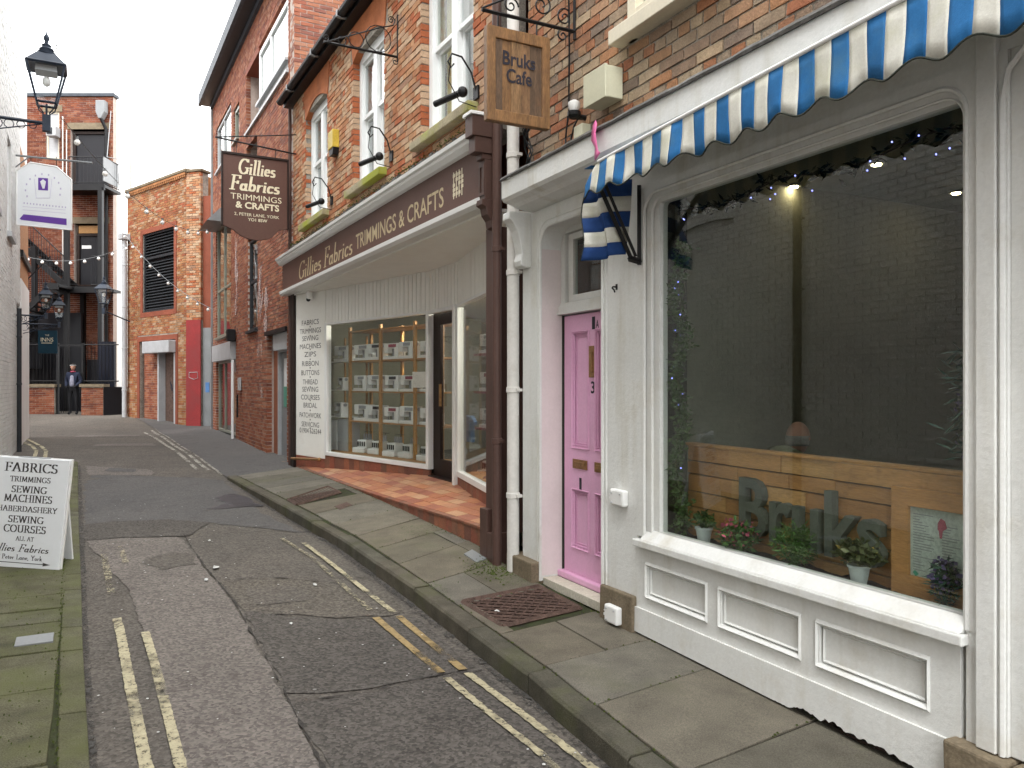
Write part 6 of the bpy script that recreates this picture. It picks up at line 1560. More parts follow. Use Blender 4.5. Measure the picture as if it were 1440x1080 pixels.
mb = LB.mb(); ring(mb, [(1.16,2.34),(3.33,2.34),(3.33,4.91),(1.16,4.91)], [(1.22,2.40),(3.27,2.40),(3.27,4.85),(1.22,4.85)], .06, .18); mb.box(1.22,3.27,.05,.18,4.06,4.14); LB.part('louvre_frame', mb, 'dark_grey', parent=lv)
for i in range(26):
    z = 2.42+i*.094
    if abs(z+.04-4.10) < .05: continue
    mb = LB.mb(); mb.hexa([(1.22,.08,z),(3.27,.08,z),(3.27,.165,z+.065),(1.22,.165,z+.065),(1.22,.08,z+.012),(3.27,.08,z+.012),(3.27,.165,z+.078),(1.22,.165,z+.078)]); LB.part('slat', mb, 'dark_grey', parent=lv)
mb = LB.mb(); mb.box(-.05,4.2,-.06,.35,6.46,6.56); LB.part('coping', mb, 'stone', bevel=.02)
mb = LB.mb()
for i in range(34): mb.box(.02+i*.122,.085+i*.122,-.035,.05,6.31,6.38)
mb.box(0,4.14,-.04,.05,6.385,6.455); LB.part('dentil_course', mb, 'brick_louvre', kind='stuff')
mb = LB.mb(); mb.box(.92,2.25,.19,.22,-1.4,1.22); mb.box(.92,2.25,.10,.2,1.22,1.4); LB.part('infill_wall', mb, 'mortar_red')
brick_wall(LB, LV, .93, 2.24, -1.38, 1.2, [], 'brick_red', y=.17, single_n=0, stuff_name='infill_bricks', dep=.03)
mb = LB.mb(); mb.box(2.33,3.32,.22,.26,-1.35,1.0); bdoor = LB.part('shuttered_door', mb, 'rust_iron')
mb = LB.mb()
rgf = random.Random(3)
for _ in range(16):
    u, z = rgf.uniform(2.7,3.15), rgf.uniform(-.7,.5); mb.tube([(u+rgf.uniform(-.15,.15), .218, z+rgf.uniform(-.18,.18)) for i in range(4)], .012, 4)
LB.part('graffiti', mb, 'graffiti', parent=bdoor, kind='stuff')
mb = LB.mb(); mb.box(2.24,2.33,.0,.22,-1.35,1.0); mb.box(3.33,3.42,.0,.22,-1.35,1.0); LB.part('door_post', mb, 'pale_grey')
mb = LB.mb(); mb.box(1.62,3.44,-.22,.15,.98,1.36); LB.part('shutter_box', mb, 'pale_grey', bevel=.02)
mb = LB.mb(); mb.box(4.10,4.14,.05,5,-1.5,6.45); mb.box(0,4.14,5,5.3,-1.5,6.45); mb.box(0,.04,.3,5,-1.5,6.45); mb.box(0.04,4.1,.3,5,6.2,6.4); LB.part('back_walls', mb, 'brick_louvre')
LP = Frame(*LV.w(4.14,0,0)[:2], -18.0)
mb = MB(LP); mb.box(.01,.52,.015,.35,-1.5,6.42); LB.part('pier', mb, 'mortar_old')
brick_wall(LB, LP, 0, .53, 1.95, 6.42, [], 'brick_shop', y=.0, single_n=80)
mb = MB(LP); mb.box(0,.53,-.012,.02,-1.35,1.94); LB.part('painted_panel', mb, 'red_panel')
mb = MB(LP); mb.tube([(.12,-.02,.35),(.42,-.02,.36),(.44,-.02,.18),(.30,-.02,.14),(.12,-.02,.20),(.12,-.02,.33)], .008, 5); LB.part('scratched_mark', mb, 'pale_grey')
mb = MB(LP); mb.box(-.05,.58,-.04,.4,6.43,6.52); LB.part('pier_coping', mb, 'stone', bevel=.02)
mb = MB(LP); mb.box(.535,1.4,.10,.4,-1.5,5.7); LB.part('side_wall', mb, 'red_wall')
mb = MB(LP); mb.box(.56,.95,.06,.1,-1.35,1.7); sd = LB.part('side_door', mb, 'mid_grey')
mb = MB(LP); mb.box(.66,.8,.05,.06,-.25,.05); LB.part('sticker', mb, 'sticker_blue', parent=sd)
pipe('drainpipe', 'pale grey downpipe with hopper at the left corner of louvre building', LV, .10, -.12, -1.15, 4.85, .075, 'pale_grey', [-.2,1.2,2.6,4.0])
mb = MB(LV); mb.box(-.05,.25,-.28,.02,4.85,5.05); single('rainwater_hopper', 'grey rainwater hopper on top of the pale downpipe', 'hopper', mb, 'pale_grey', (.1,-.1,4.85), bevel=.02)

# ------------------------------------------------------------------ FIRE ESCAPE BUILDING
FB2 = Thing('fire_escape_building', 'dark red brick rear building with escape doors closing the end of the lane', 'building', FE, (1.6,0,-.9))
EH = [(1.63,2.95,7.2,9.45),(.72,1.20,8.35,10.1),(1.75,2.95,3.62,5.95)]
mb = FB2.mb(); wall_cells(mb, -1.5, 3.2, -1.2, 10.65, EH, .03, .3); FB2.part('wall', mb, 'mortar_red')
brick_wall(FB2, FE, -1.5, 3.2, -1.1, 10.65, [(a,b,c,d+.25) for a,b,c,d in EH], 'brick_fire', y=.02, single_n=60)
for (a,b,c,d) in EH:
    mb = FB2.mb(); mb.box(a-.12,b+.12,.0,.25,d,d+.24); FB2.part('stone_lintel', mb, 'stone')
mb = FB2.mb(); mb.box(-1.55,3.26,-.05,.35,10.66,10.78); FB2.part('coping', mb, 'slate')
mb = FB2.mb(); ring(mb, [(.72,8.35),(1.20,8.35),(1.20,10.1),(.72,10.1)], [(.78,8.42),(1.14,8.42),(1.14,10.04),(.78,10.04)], .06, .14); w_ = FB2.part('window', mb, 'cream_paint')
mb = FB2.mb(); mb.box(.77,1.15,.09,.10,8.41,10.05); FB2.part('pane', mb, 'pale_grey', parent=w_)
for (a, b, z0, z1, gl) in ((1.66,2.92,7.25,9.40,1),(1.80,2.90,3.65,5.60,0)):
    mb = FB2.mb(); mb.box(a,b,.20,.25,z0,z1); d_ = FB2.part('fire_door', mb, 'machine_black')
    mb = FB2.mb(); ring(mb, [(a,z0),(b,z0),(b,z1),(a,z1)], [(a+.09,z0+.05),(b-.09,z0+.05),(b-.09,z1-.09),(a+.09,z1-.09)], .13, .2); FB2.part('frame', mb, 'dark_brown', parent=d_)
mb = FB2.mb(); mb.box(1.95,2.3,.185,.2,5.05,5.17); FB2.part('door_notice', mb, 'clean_white', parent=d_)
mb = FB2.mb(); mb.box(1.85,2.75,.16,.2,5.62,5.90); FB2.part('light_panel', mb, 'shelf_wood')
mb = FB2.mb(); mb.box(-1.5,-.1,8,8.2,-1.2,10.6); mb.box(-1.5,-1.45,.3,8,-1.2,10.6); FB2.part('back_walls', mb, 'brick_fire')
mb = FB2.mb(); mb.prism([(0,0)]*3, 0, 0) if False else mb.flat([(-1.4,.3),(3.15,.3),(-.1,8),(-1.4,8)], 10.5, .1); FB2.part('flat_roof', mb, 'slate')
mb = FB2.mb(); mb.hexa([(3.0,.301,-1.2),(3.2,.301,-1.2),(-.05,8,-1.2),(-.25,8,-1.2),(3.0,.301,10.6),(3.2,.301,10.6),(-.05,8,10.6),(-.25,8,10.6)]); FB2.part('pale_side_wall', mb, 'render_white')
pipe('drainpipe', 'black iron downpipe at the right edge of the fire escape building', FE, 3.0, -.08, -.9, 9.4, .06, 'black_iron', [.5,2.5,4.5,6.5,8.5])
mb = MB(FE); mb.prism([(2.72,10.0),(2.82,9.75),(2.92,9.75),(3.05,10.0),(3.05,10.42),(2.72,10.42)], -.32, -.05); single('rainwater_hopper', 'blue grey hopper high on the fire escape building', 'hopper', mb, 'mid_grey', (2.9,-.1,9.7), bevel=.02)
mb = MB(FE); mb.cyl((2.88,-.2,9.76),(3.0,-.08,9.4),.06); single('hopper_outlet', 'short black outlet pipe under the blue grey hopper', 'pipe', mb, 'black_iron', (2.95,-.1,9.4))
mb = MB(FE); mb.cyl((1.38,-.06,3.5),(1.38,-.06,9.9),.022); mb.cyl((1.52,-.06,3.5),(1.52,-.06,9.4),.018); single('conduit', 'thin pale conduits running up the fire escape building', 'pipe', mb, 'pipe_white', (1.1,0,-.6))
AC = Thing('air_conditioner', 'small grey air conditioning unit beside the top window behind the lamp', 'air conditioner', FE, (1.05,-.2,8.9)); mb = MB(FE); mb.box(.92,1.28,-.35,-.02,9.1,9.45); AC.part('case', mb, 'pale_grey', bevel=.02)
mb = MB(FE); mb.box(.96,1.16,-.36,-.35,9.15,9.4); AC.part('fan_grille', mb, 'dark_grey')
# the stairs
ST = Thing('fire_escape', 'black iron fire escape with two balconies and stair flights', 'fire escape', FE, (1.8,-1,-.9))
def deck(z, u0, u1, y0, y1):
    mb = MB(FE); mb.box(u0,u1,y0,y1,z-.10,z); mb.box(u0,u1,y0-.03,y0+.03,z-.2,z+.02); ST.part('deck', mb, 'black_iron')
def rail(pts, h=1.0, n=10):
    mb = MB(FE)
    for dz in (0.08, h):
        mb = MB(FE); mb.tube([(p[0],p[1],p[2]+dz) for p in pts], .022, 5); ST.part('handrail', mb, 'black_iron')
    mb = MB(FE)
    for (a, b) in zip(pts, pts[1:]):
        k = max(2, int(math.dist(a, b)/.13))
        for i in range(k+1):
            t = i/k; p = [a[j]+(b[j]-a[j])*t for j in range(3)]; mb.cyl((p[0],p[1],p[2]+.05),(p[0],p[1],p[2]+h),.011,n=4)
    ST.part('balusters', mb, 'dark_grey', kind='stuff')
deck(7.1, 1.7, 3.5, -1.15, 0); rail([(2.2,-1.12,7.1),(3.4,-1.12,7.1)]); rail([(3.4,-1.12,7.1),(3.45,-.05,7.1)])
mb = MB(FE); mb.box(3.40,3.44,-1.1,-.1,7.25,8.1); 
ST.part('screen', mb, 'mid_grey')
deck(3.45, 1.6, 3.5, -1.15, 0); rail([(3.0,-1.12,3.45),(3.5,-1.12,3.45)], 1.1)
for u, y, z1 in ((2.15,-1.15,7.0),(3.36,-1.15,7.0),(2.15,-.1,3.4),(1.0,-1.15,4.9)):
    mb = MB(FE); mb.box(u-.075,u+.075,y-.075,y+.075,-.95,z1); ST.part('post', mb, 'black_iron')
def flight(a, b, w, n, rr_=True):
    mb = MB(FE)
    for dy in (0, w):
        p = [(a[0],a[1]+dy,a[2]),(b[0],b[1]+dy,b[2])]
        mb.hexa([(p[0][0],p[0][1]-.03,p[0][2]-.16),(p[1][0],p[1][1]-.03,p[1][2]-.16),(p[1][0],p[1][1]+.03,p[1][2]-.16),(p[0][0],p[0][1]+.03,p[0][2]-.16),(p[0][0],p[0][1]-.03,p[0][2]+.10),(p[1][0],p[1][1]-.03,p[1][2]+.10),(p[1][0],p[1][1]+.03,p[1][2]+.10),(p[0][0],p[0][1]+.03,p[0][2]+.10)])
    ST.part('stringer', mb, 'black_iron')
    for i in range(n):
        t = (i+.5)/n; u = a[0]+(b[0]-a[0])*t; z = a[2]+(b[2]-a[2])*t; mb = MB(FE); mb.box(u-.12,u+.12,a[1]+.03,a[1]+w-.03,z-.02,z+.01); ST.part('tread', mb, 'black_iron')
    rail([a, b], 1.0)
flight((.2,-1.15,5.3),(2.1,-1.15,3.5),.85,10); flight((.7,-2.05,2.0),(2.1,-2.05,3.4),.85,9)
deck(3.45, 1.9, 2.4, -2.1, -.1); deck(1.95, -.4, .8, -2.1, -1.0); flight((.7,-1.15,1.9),(-.6,-1.15,.2),.85,8)
mb = MB(FE); mb.box(-.2,1.3,-1.95,-1.2,.55,1.45); ST.part('under_stair_shade', mb, 'machine_black')  # black block put in for the dark beneath the flights
# yard wall, railings, gate
YW = Thing('yard_wall', 'low brick yard wall with stone coping under iron railings', 'wall', FE, (0,-1.8,-1.0))
for (a, b) in ((-1.2,2.38),(3.30,4.05)):
    mb = MB(FE); mb.box(a,b,-2.3,-2.0,-1.15,-.10); YW.part('wall_panel', mb, 'mortar_old')
    brick_wall(YW, Frame(FE.o[0], FE.o[1], 0), a, b, -1.1, -.13, [], 'brick_fire', y=-2.31, single_n=60, stuff_name='yard_bricks')
    mb = MB(FE); mb.box(a-.04,b+.04,-2.36,-1.95,-.10,0.0); YW.part('coping', mb, 'stone')
mb = MB(FE); mb.hexa([(4.06,-2.3,-1.15),(4.8,-1.2,-1.15),(4.8,-1.0,-1.15),(4.06,-2.0,-1.15),(4.06,-2.3,-.1),(4.8,-1.2,-.1),(4.8,-1.0,-.1),(4.06,-2.0,-.1)]); YW.part('return_wall', mb, 'machine_black')
RL = Thing('yard_railings', 'tall black iron railings on the yard wall', 'railings', FE, (0,-2.15,0))
for a, b in ((-1.2,2.36),(3.32,4.5)):
    mb = MB(FE); mb.cyl((a,-2.15,1.35),(b,-2.15,1.35),.02,n=5); mb.cyl((a,-2.15,.1),(b,-2.15,.1),.02,n=5); RL.part('rail', mb, 'black_iron')
    n = int((b-a)/.12)
    for i in range(n+1): mb = MB(FE); mb.cyl((a+i*.12,-2.15,0),(a+i*.12,-2.15,1.45),.011,n=4); RL.part('bar', mb, 'black_iron')
GTE = Thing('yard_gate', 'open black iron gate behind the standing person', 'gate', FE, (2.85,-2.1,-1))
mb = MB(FE); mb.box(2.38,2.44,-2.2,-2.1,-1.1,1.4); mb.box(3.24,3.30,-2.2,-2.1,-1.1,1.4); mb.box(2.44,3.24,-2.17,-2.13,1.30,1.36); GTE.part('frame', mb, 'black_iron')
for i in range(6): mb = MB(FE); mb.cyl((2.42,-2.1+i*.14,-1.0),(2.42,-2.1+i*.14,1.2),.012,n=4); GTE.part('bar', mb, 'black_iron')
mb = MB(FE); mb.box(3.35,3.95,-1.35,-1.25,-.1,1.5); single('notice_board', 'navy board standing behind railings right of gate', 'board', mb, 'navy_board', (3.6,-1.3,-.1))
mb = MB(FE); mb.box(-.2,2.3,-.5,-.4,-1,2.6); mb.box(2.3,3.3,-.12,-.05,-1,.9); single('stair_shade_panels', 'black panels put in for the shade under the stairs behind railings', 'shade panel', mb, 'machine_black', (0,-.95,-1))  # black sheets stand in for the shade behind the stairs
# pale rendered building farther back
PB = Thing('pale_rendered_building', 'pale rendered building rising between fire escape building and louvre building', 'building', W, (-15,33,-1))
mb = MB(W); mb.box(-16.4,-13.2,34,40,-1.2,6.2); PB.part('wall', mb, 'render_white')
mb = MB(W); mb.box(-15.9,-15.7,34.2,34.6,6.2,8.6); PB.part('chimney', mb, 'render_white')
mb = MB(W); mb.box(-16.45,-13.1,33.9,40,6.2,6.28); PB.part('roof', mb, 'pale_grey')
# blocks that close the lane to the left and behind
mb = MB(W); mb.box(-34,-19.6,22,40,-1.5,11); single('rear_block', 'brick block closing the lane beyond the white wall', 'building', mb, 'brick_fire', (-27,30,-1))

# ------------------------------------------------------------------ WHITE WALL ON THE LEFT
LW = Thing('white_wall_building', 'long white painted brick building along the left side of lane', 'building', L, (5,0,-1.6))
WH = [(8.3,9.3,2.9,4.8),(11.4,12.3,2.9,4.8),(3.2,4.3,3.4,5.2),(-2,-.9,3.4,5.2),(13.62,14.55,-1.6,1.75)]
mb = LW.mb(); wall_cells(mb, -9, 14.7, -2.2, 7.4, WH, .012, .3); LW.part('wall', mb, 'mortar_white')
mb = LW.mb(); mb.box(-9,14.7,.003,.3,7.4,10.5); LW.part('upper_wall', mb, 'render_white')
brick_wall(LW, L, -9, 14.7, -1.75, 7.4, WH, 'brick_white', y=0, single_n=40, j=.002, ntint=4)
mb = LW.mb(); mb.box(-9,14.7,7,7.3,-2,10.5); mb.box(-9,-8.95,.3,7,-2,10.5); mb.box(14.65,14.7,.3,7,-2,10.5); LW.part('back_walls', mb, 'render_white')
mb = LW.mb(); mb.box(-9.1,14.75,-.05,7.4,10.5,10.6); LW.part('roof', mb, 'slate')
for (a,b,c,d) in WH[:4]:
    mb = LW.mb(); ring(mb, [(a,c),(b,c),(b,d),(a,d)], [(a+.07,c+.07),(b-.07,c+.07),(b-.07,d-.07),(a+.07,d-.07)], .05, .13); mb.box(a+.07,b-.07,.06,.12,(c+d)/2-.03,(c+d)/2+.03); w_ = LW.part('window', mb, 'upvc_white')
    mb = LW.mb(); mb.box(a+.06,b-.06,.09,.095,c+.06,d-.06); LW.part('pane', mb, 'upper_glass', parent=w_)
    mb = LW.mb(); mb.box(a,b,.2,.22,c,d); LW.part('blind', mb, 'room_mid', parent=w_)
    mb = LW.mb(); mb.box(a-.08,b+.08,-.08,.06,c-.10,c); LW.part('window_sill', mb, 'pale_grey', parent=w_)
mb = LW.mb(); mb.box(13.7,14.5,.12,.18,-1.5,.55); bd_ = LW.part('door', mb, 'blue_door')
mb = LW.mb(); ring(mb, [(13.62,-1.6),(14.55,-1.6),(14.55,1.75),(13.62,1.75)], [(13.7,-1.59),(14.47,-1.59),(14.47,1.67),(13.7,1.67)], .08, .2); LW.part('frame', mb, 'dark_grey', parent=bd_)
mb = LW.mb(); mb.box(13.7,14.47,.10,.12,.62,1.62); LW.part('door_light', mb, 'machine_black', parent=bd_)
mb = LW.mb(); mb.box(14.7,17.55,-.02,.4,-1.6,2.4); LW.part('white_rendered_bay', mb, 'render_white')
mb = LW.mb(); mb.box(14.7,17.5,.0,.4,2.4,5.4); LW.part('upper_brick_bay', mb, 'brick_shop'); mb = LW.mb(); mb.box(14.7,17.6,-.06,.0,2.9,3.05); LW.part('lead_string', mb, 'black_iron')
mb = LW.mb(); mb.box(14.7,17.4,.02,.4,5.4,7.6); LW.part('upper_rendered_bay', mb, 'render_white')
mb = LW.mb(); mb.box(14.7,17.5,.4,7,-1.6,7.3); LW.part('bay_block', mb, 'render_white')
mb = LW.mb(); mb.cyl((.6,-.07,-1.65),(.6,-.07,7.4),.055); LW.part('pipe_shaft', mb, 'black_iron', smooth=True) if False else None
pipe('drainpipe', 'black downpipe on white wall opposite the cafe, seen mirrored in its window', L, 1.05, -.08, -1.65, 7.3, .055, 'black_iron', [-.3,1.2,2.1,3.6])
pipe('drainpipe', 'dark downpipe at the far end of the white wall before blue door', L, 13.3, -.07, -1.5, 1.6, .045, 'dark_grey', [0,1])
for x, z in ((4.8,2.35),(7.4,2.6)):
    mb = MB(L); mb.tube([(x-2.5+i*.4, -.02, z+.05*math.sin(i*1.1)) for i in range(13)], .012, 5); single('wall_cable', f"black cable clipped along the white wall {'above the cable run lower down' if z > 2.5 else 'below the higher cable'}", 'cable', mb, 'black_iron', (x,0,z))
# lower houses behind the camera so that reflections and daylight are those of a lane
mb = MB(F); mb.box(6.6,16,.1,8,-2,7.0); single('neighbour_building', 'brick building along the lane behind the camera on cafe side', 'building', mb, 'brick_red', (10,4,-1.8))

# ------------------------------------------------------------------ LANTERNS, SIGNS, LIGHT STRINGS
def lantern(name, label, fr, c, h, arm_to=None, group=None, arm_dz=0, lattice=True, col='lamp_green'):
    """four sided victorian lantern; c is the middle of its foot, h its height"""
    T = Thing(name, label, 'street lamp', fr, c, group); u, y, z = c; k = h/.95
    def la(prof, n, m, nm, **kw): mb = MB(fr); mb.lathe(c, [(r*k, zz*k) for r, zz in prof], n, sq=(n == 4)); return T.part(nm, mb, m, **kw)
    mb = MB(fr)
    q = math.sqrt(2)/2
    def cn(r, zz): return [(u+r*k*a, y+r*k*b, z+zz*k) for a, b in ((-1,-1),(1,-1),(1,1),(-1,1))]
    lo, hi = cn(.10,.02), cn(.205,.48)
    for i in range(4):
        mb.bar(lo[i], hi[i], .022*k); mb.bar(lo[i], lo[(i+1)%4], .022*k); mb.bar(hi[i], hi[(i+1)%4], .028*k)
    T.part('cage', mb, col)
    mb = MB(fr); l2, h2 = cn(.093,.03), cn(.196,.47)
    for i in range(4): mb.quad(l2[i], l2[(i+1)%4], h2[(i+1)%4], h2[i])
    T.part('glass_pane', mb, 'lantern_glass')
    la([(.30,.48),(.285,.50),(.15,.62),(.10,.64)], 4, col, 'roof')
    la([(.10,.63),(.105,.66),(.075,.67),(.085,.70),(.05,.73),(.055,.755),(.025,.775),(.02,.80),(.035,.83),(.03,.865),(.008,.90),(.004,.95)], 14, col, 'finial', smooth=True)
    la([(.17,.40),(.16,.47)], 4, 'pale_grey', 'reflector')
    mb = MB(fr)
    for a, b in ((-1,-1),(1,-1),(1,1),(-1,1)): mb.tube([(u+.10*k*a,y+.10*k*b,z+.02*k),(u+.085*k*a,y+.085*k*b,z-.04*k),(u+.03*k*a,y+.03*k*b,z-.10*k)], .008*k, 5)
    mb.cyl((u,y,z-.14*k),(u,y,z+.02*k),.012*k,n=6); mb.box(u-.045*k,u+.045*k,y-.045*k,y+.045*k,z-.32*k,z-.12*k); T.part('frog', mb, col)
    mb = MB(fr); mb.ball((u,y,z+.30*k), .05*k, 7, (1,1,1.3)); T.part('bulb', mb, 'bulb', smooth=True)
    if arm_to:
        mb = MB(fr); za = z-.22*k; mb.bar((u,y,za),(arm_to[0],arm_to[1],za+arm_dz),.03*k if k > .6 else .03)
        if lattice:
            d = Vector((arm_to[0]-u, arm_to[1]-y, 0)); n = 6
            for i in range(n):
                t0, t1 = .1+.9*i/n, .1+.9*(i+1)/n; r0 = .03+.16*t0; pm_ = Vector((u,y,za))+d*((t0+t1)/2); 
                e = d.normalized(); rr_ = .03+.05*(t0+t1)/2
                mb.tube([tuple(pm_ - Vector((0,0,rr_+.01)) + (e*math.cos(a*.6283)+Vector((0,0,1))*math.sin(a*.6283))*rr_) for a in range(10)], .005, 4, closed=True)
            mb.bar((u+d.x*.08,y+d.y*.08,za-.02),(arm_to[0],arm_to[1],za-.24),.012)
        T.part('arm', mb, col)
    return T
lantern('street_lamp', 'large black victorian lantern on an openwork arm at upper left', L, (5.50,-.86,3.58), .98, (5.50,0))
lantern('street_lamp', 'small lantern nearest on the white wall above blue door', L, (13.5,-.55,1.62), .62, (13.5,0), 'small lanterns on the left')
lantern('street_lamp', 'small lantern farther along beside the blue sign', L, (15.2,-.75,1.55), .62, (15.2,0), 'small lanterns on the left')
lantern('street_lamp', 'victorian lantern hanging right of the fire escape near pale downpipe', W, (-13.25,25.4,2.6), .95, (-12.75,26.1), arm_dz=-.3, lattice=False)
# white hanging sign with purple band
WSF = Frame(*L.w(13.9,-1.17,0)[:2], 28.6-9); WSF = Frame(-10.50, 16.6, 4.0)
WS = Thing('hanging_sign', 'white hanging sign with clipped corners and a purple band at its foot', 'hanging sign', WSF, (.55,0,3.35))
P = [(0,3.38),(1.12,3.28),(1.12,4.35),(.82,4.62),(.28,4.70),(0,4.52)]
mb = MB(WSF); mb.prism(P, -.02, .02); b_ = WS.part('board', mb, 'board_white')
mb = MB(WSF); mb.tube([(u,-.015,z) for u,z in P], .018, 5, closed=True); WS.part('rim', mb, 'clean_white')
mb = MB(WSF); mb.prism([(.10,3.48),(1.02,3.38),(1.02,3.52),(.14,3.60),(.06,3.50)], -.024, -.021); WS.part('purple_band', mb, 'purple', parent=b_)
mb = MB(WSF); mb.prism([(.44,4.12),(.64,4.11),(.64,4.37),(.44,4.38)], -.024, -.021); WS.part('printed_emblem', mb, 'purple', parent=b_)
mb = MB(WSF); mb.prism([(.53,4.15),(.57,4.15),(.60,4.30),(.54,4.35),(.48,4.30)], -.027, -.0245); WS.part('emblem_shape', mb, 'board_white', parent=b_)
mb = MB(WSF)
for a in range(-60, 241, 22):
    if 60 < a < 120 and False: continue
    x, z = .54+.36*math.cos(R(a)), 4.12+.34*math.sin(R(a))
    if z < 3.95: continue
    mb.quad((x-.014,-.0215,z-.02),(x+.014,-.0215,z-.02),(x+.014,-.0215,z+.02),(x-.014,-.0215,z+.02))
for i in range(14): mb.quad((.14+i*.065,-.0215,3.82-.006*i),(.165+i*.065,-.0215,3.82-.006*i),(.165+i*.065,-.0215,3.855-.006*i),(.14+i*.065,-.0215,3.855-.006*i))
for i in range(2): mb.quad((.12,-.0215,3.76-i*.07),(1.0,-.0215,3.70-i*.07),(1.0,-.0215,3.707-i*.07),(.12,-.0215,3.767-i*.07))
mb.tube([(.40,-.022,3.95),(.36,-.022,4.36)], .004, 4); mb.tube([(.68,-.022,3.95),(.72,-.022,4.36)], .004, 4); mb.tube([(.40,-.022,3.95),(.68,-.022,3.95)], .004, 4)
WS.part('faded_print', mb, 'pale_purple', parent=b_, kind='stuff')
mb = MB(WSF); mb.cyl((-.12,0,4.86),(1.55,0,4.72),.022,n=6); mb.cyl((-.1,0,4.55),(.25,0,4.83),.014,n=6); WS.part('arm', mb, 'mid_grey')
for u in (.28,.80): mb = MB(WSF); mb.cyl((u,0,4.62),(u,0,4.83),.008,n=5); WS.part('hook', mb, 'black_iron')
TS = Frame(-12.05, 19.9, 6)
T_ = Thing('hanging_sign', 'small teal square hanging sign with pale lettering below the small lanterns', 'hanging sign', TS, (.2,0,.7))
mb = MB(TS); mb.box(0,.46,-.02,.02,.78,1.36); b_ = T_.part('board', mb, 'teal_sign')
text_part(T_, 'THE', TS, .22, -.022, 1.22, .10, .04, 'pale_gold', align='C', parent=b_)
text_part(T_, 'INNS', TS, .22, -.022, 1.08, .30, .10, 'pale_gold', align='C', parent=b_)
mb = MB(TS); mb.box(.08,.34,-.023,-.021,1.035,1.05); T_.part('underline', mb, 'pale_gold', parent=b_)
mb = MB(TS); mb.cyl((-.35,0,1.42),(.5,0,1.42),.015,n=5); T_.part('arm', mb, 'black_iron')
def string(name, label, a, b, sag, n, r=.05, skip=0):
    T = Thing(name, label, 'light string', W, a, 'strings of festoon bulbs'); N = 24
    P = [tuple(a[j]+(b[j]-a[j])*i/N - (sag*4*(i/N)*(1-i/N) if j == 2 else 0) for j in range(3)) for i in range(N+1)]
    mb = MB(W); mb.tube(P, .006, 4); T.part('cable', mb, 'mid_grey')
    for k in range(skip, n):
        t = (k+.5)/n; p = [a[j]+(b[j]-a[j])*t - (sag*4*t*(1-t) if j == 2 else 0) for j in range(3)]
        mb = MB(W); mb.cyl((p[0],p[1],p[2]+.01),(p[0],p[1],p[2]-.04),r*.45,n=6); so = T.part('lamp_holder', mb, 'mid_grey')
        mb = MB(W); mb.ball((p[0],p[1],p[2]-.04-r*.8), r, 7); T.part('bulb', mb, 'bulb', smooth=True)
    return T
def P3(px, py, Y): return ((px-720)/1100*Y, Y, (540-py)/1100*Y)
string('light_string', 'festoon bulbs crossing from the big lamp down to the modern building', (-6.0,10.4,3.55), (-8.3,21.6,4.3), .55, 9, .042)
string('light_string', 'festoon bulbs strung low across the fire escape', (-15.9,24.6,4.2), (-12.2,25.2,4.55), .45, 9, .05)
string('light_string', 'thin string of small bulbs against the sky at the top left', (-7.9,13.3,5.6), (-6.2,12.6,7.0), .1, 4, .022)
string('light_string', 'festoon bulbs hanging across the louvre wall', (-11.6,23.2,4.6), (-7.6,19.9,1.9), .3, 10, .04)
mb = MB(W); mb.tube([(-14.1,27.5,9.6),(-13.2,25.5,7.4),(-10.4,22.0,6.2)], .012, 4); mb.tube([(-14.0,28,9.8),(-12.6,25,6.2)], .010, 4); single('overhead_cable', 'thin cable running down from fire escape roof to louvre building', 'cable', mb, 'mid_grey', (-13,26,7))

# ------------------------------------------------------------------ A-BOARD
AF = Frame(-4.595, 6.80, -6.0)
BD = Thing('pavement_board', 'white folding pavement board listing fabrics and sewing, standing on mossy slabs', 'pavement sign', AF, (.35,.0,-1.66))
ROLL = R(-2.6); piv = (.70,-1.66); TL = .10
def bt(u, y, z):
    c, s = math.cos(ROLL), math.sin(ROLL); du, dz = u-piv[0], z-piv[1]
    uu, zz = piv[0]+du*c-dz*s, piv[1]+du*s+dz*c; return (uu, y+TL*(zz-piv[1]), zz)
def bbox(name, m, u0,u1,y0,y1,z0,z1, parent=None, bevel=0, label=None):
    mb = MB(AF); mb.hexa([bt(u0,y0,z0),bt(u1,y0,z0),bt(u1,y1,z0),bt(u0,y1,z0),bt(u0,y0,z1),bt(u1,y0,z1),bt(u1,y1,z1),bt(u0,y1,z1)]); return BD.part(name, mb, m, parent=parent, bevel=bevel, label=label)
fp = bbox('front_panel', 'board_white', 0,.70,-.012,.012,-1.645,-.665, bevel=.006)
bbox('rim', 'clean_white', -.005,.705,.012,.03,-1.65,-.66)
mb = MB(AF); mb.hexa([(.0,.38,-1.66),(.56,.38,-1.66),(.56,.40,-1.66),(.0,.40,-1.66),(.06,.14,-.72),(.66,.14,-.72),(.66,.16,-.72),(.06,.16,-.72)]); BD.part('rear_panel', mb, 'board_white')
bbox('hinge', 'mid_grey', .2,.5,.0,.06,-.675,-.66)
rowsb = [('FABRICS',.35,-.785,.075,.50),('TRIMMINGS',.35,-.872,.045,.385),('SEWING',.35,-.965,.056,.335),('MACHINES',.35,-1.045,.060,.455),('HABERDASHERY',.35,-1.128,.046,.565),('SEWING',.35,-1.222,.056,.335),('COURSES',.35,-1.305,.060,.40),('ALL AT',.36,-1.375,.036,.17),('2 Peter Lane, York',.33,-1.535,.040,.42)]
for t, u, z, h, w in rowsb: pen_text(BD, t, AF, u, -.0125, z, h, w, 'print_black', .15, .055, roll=ROLL, pivot=piv, tilt=TL, parent=fp, name='printed_word')
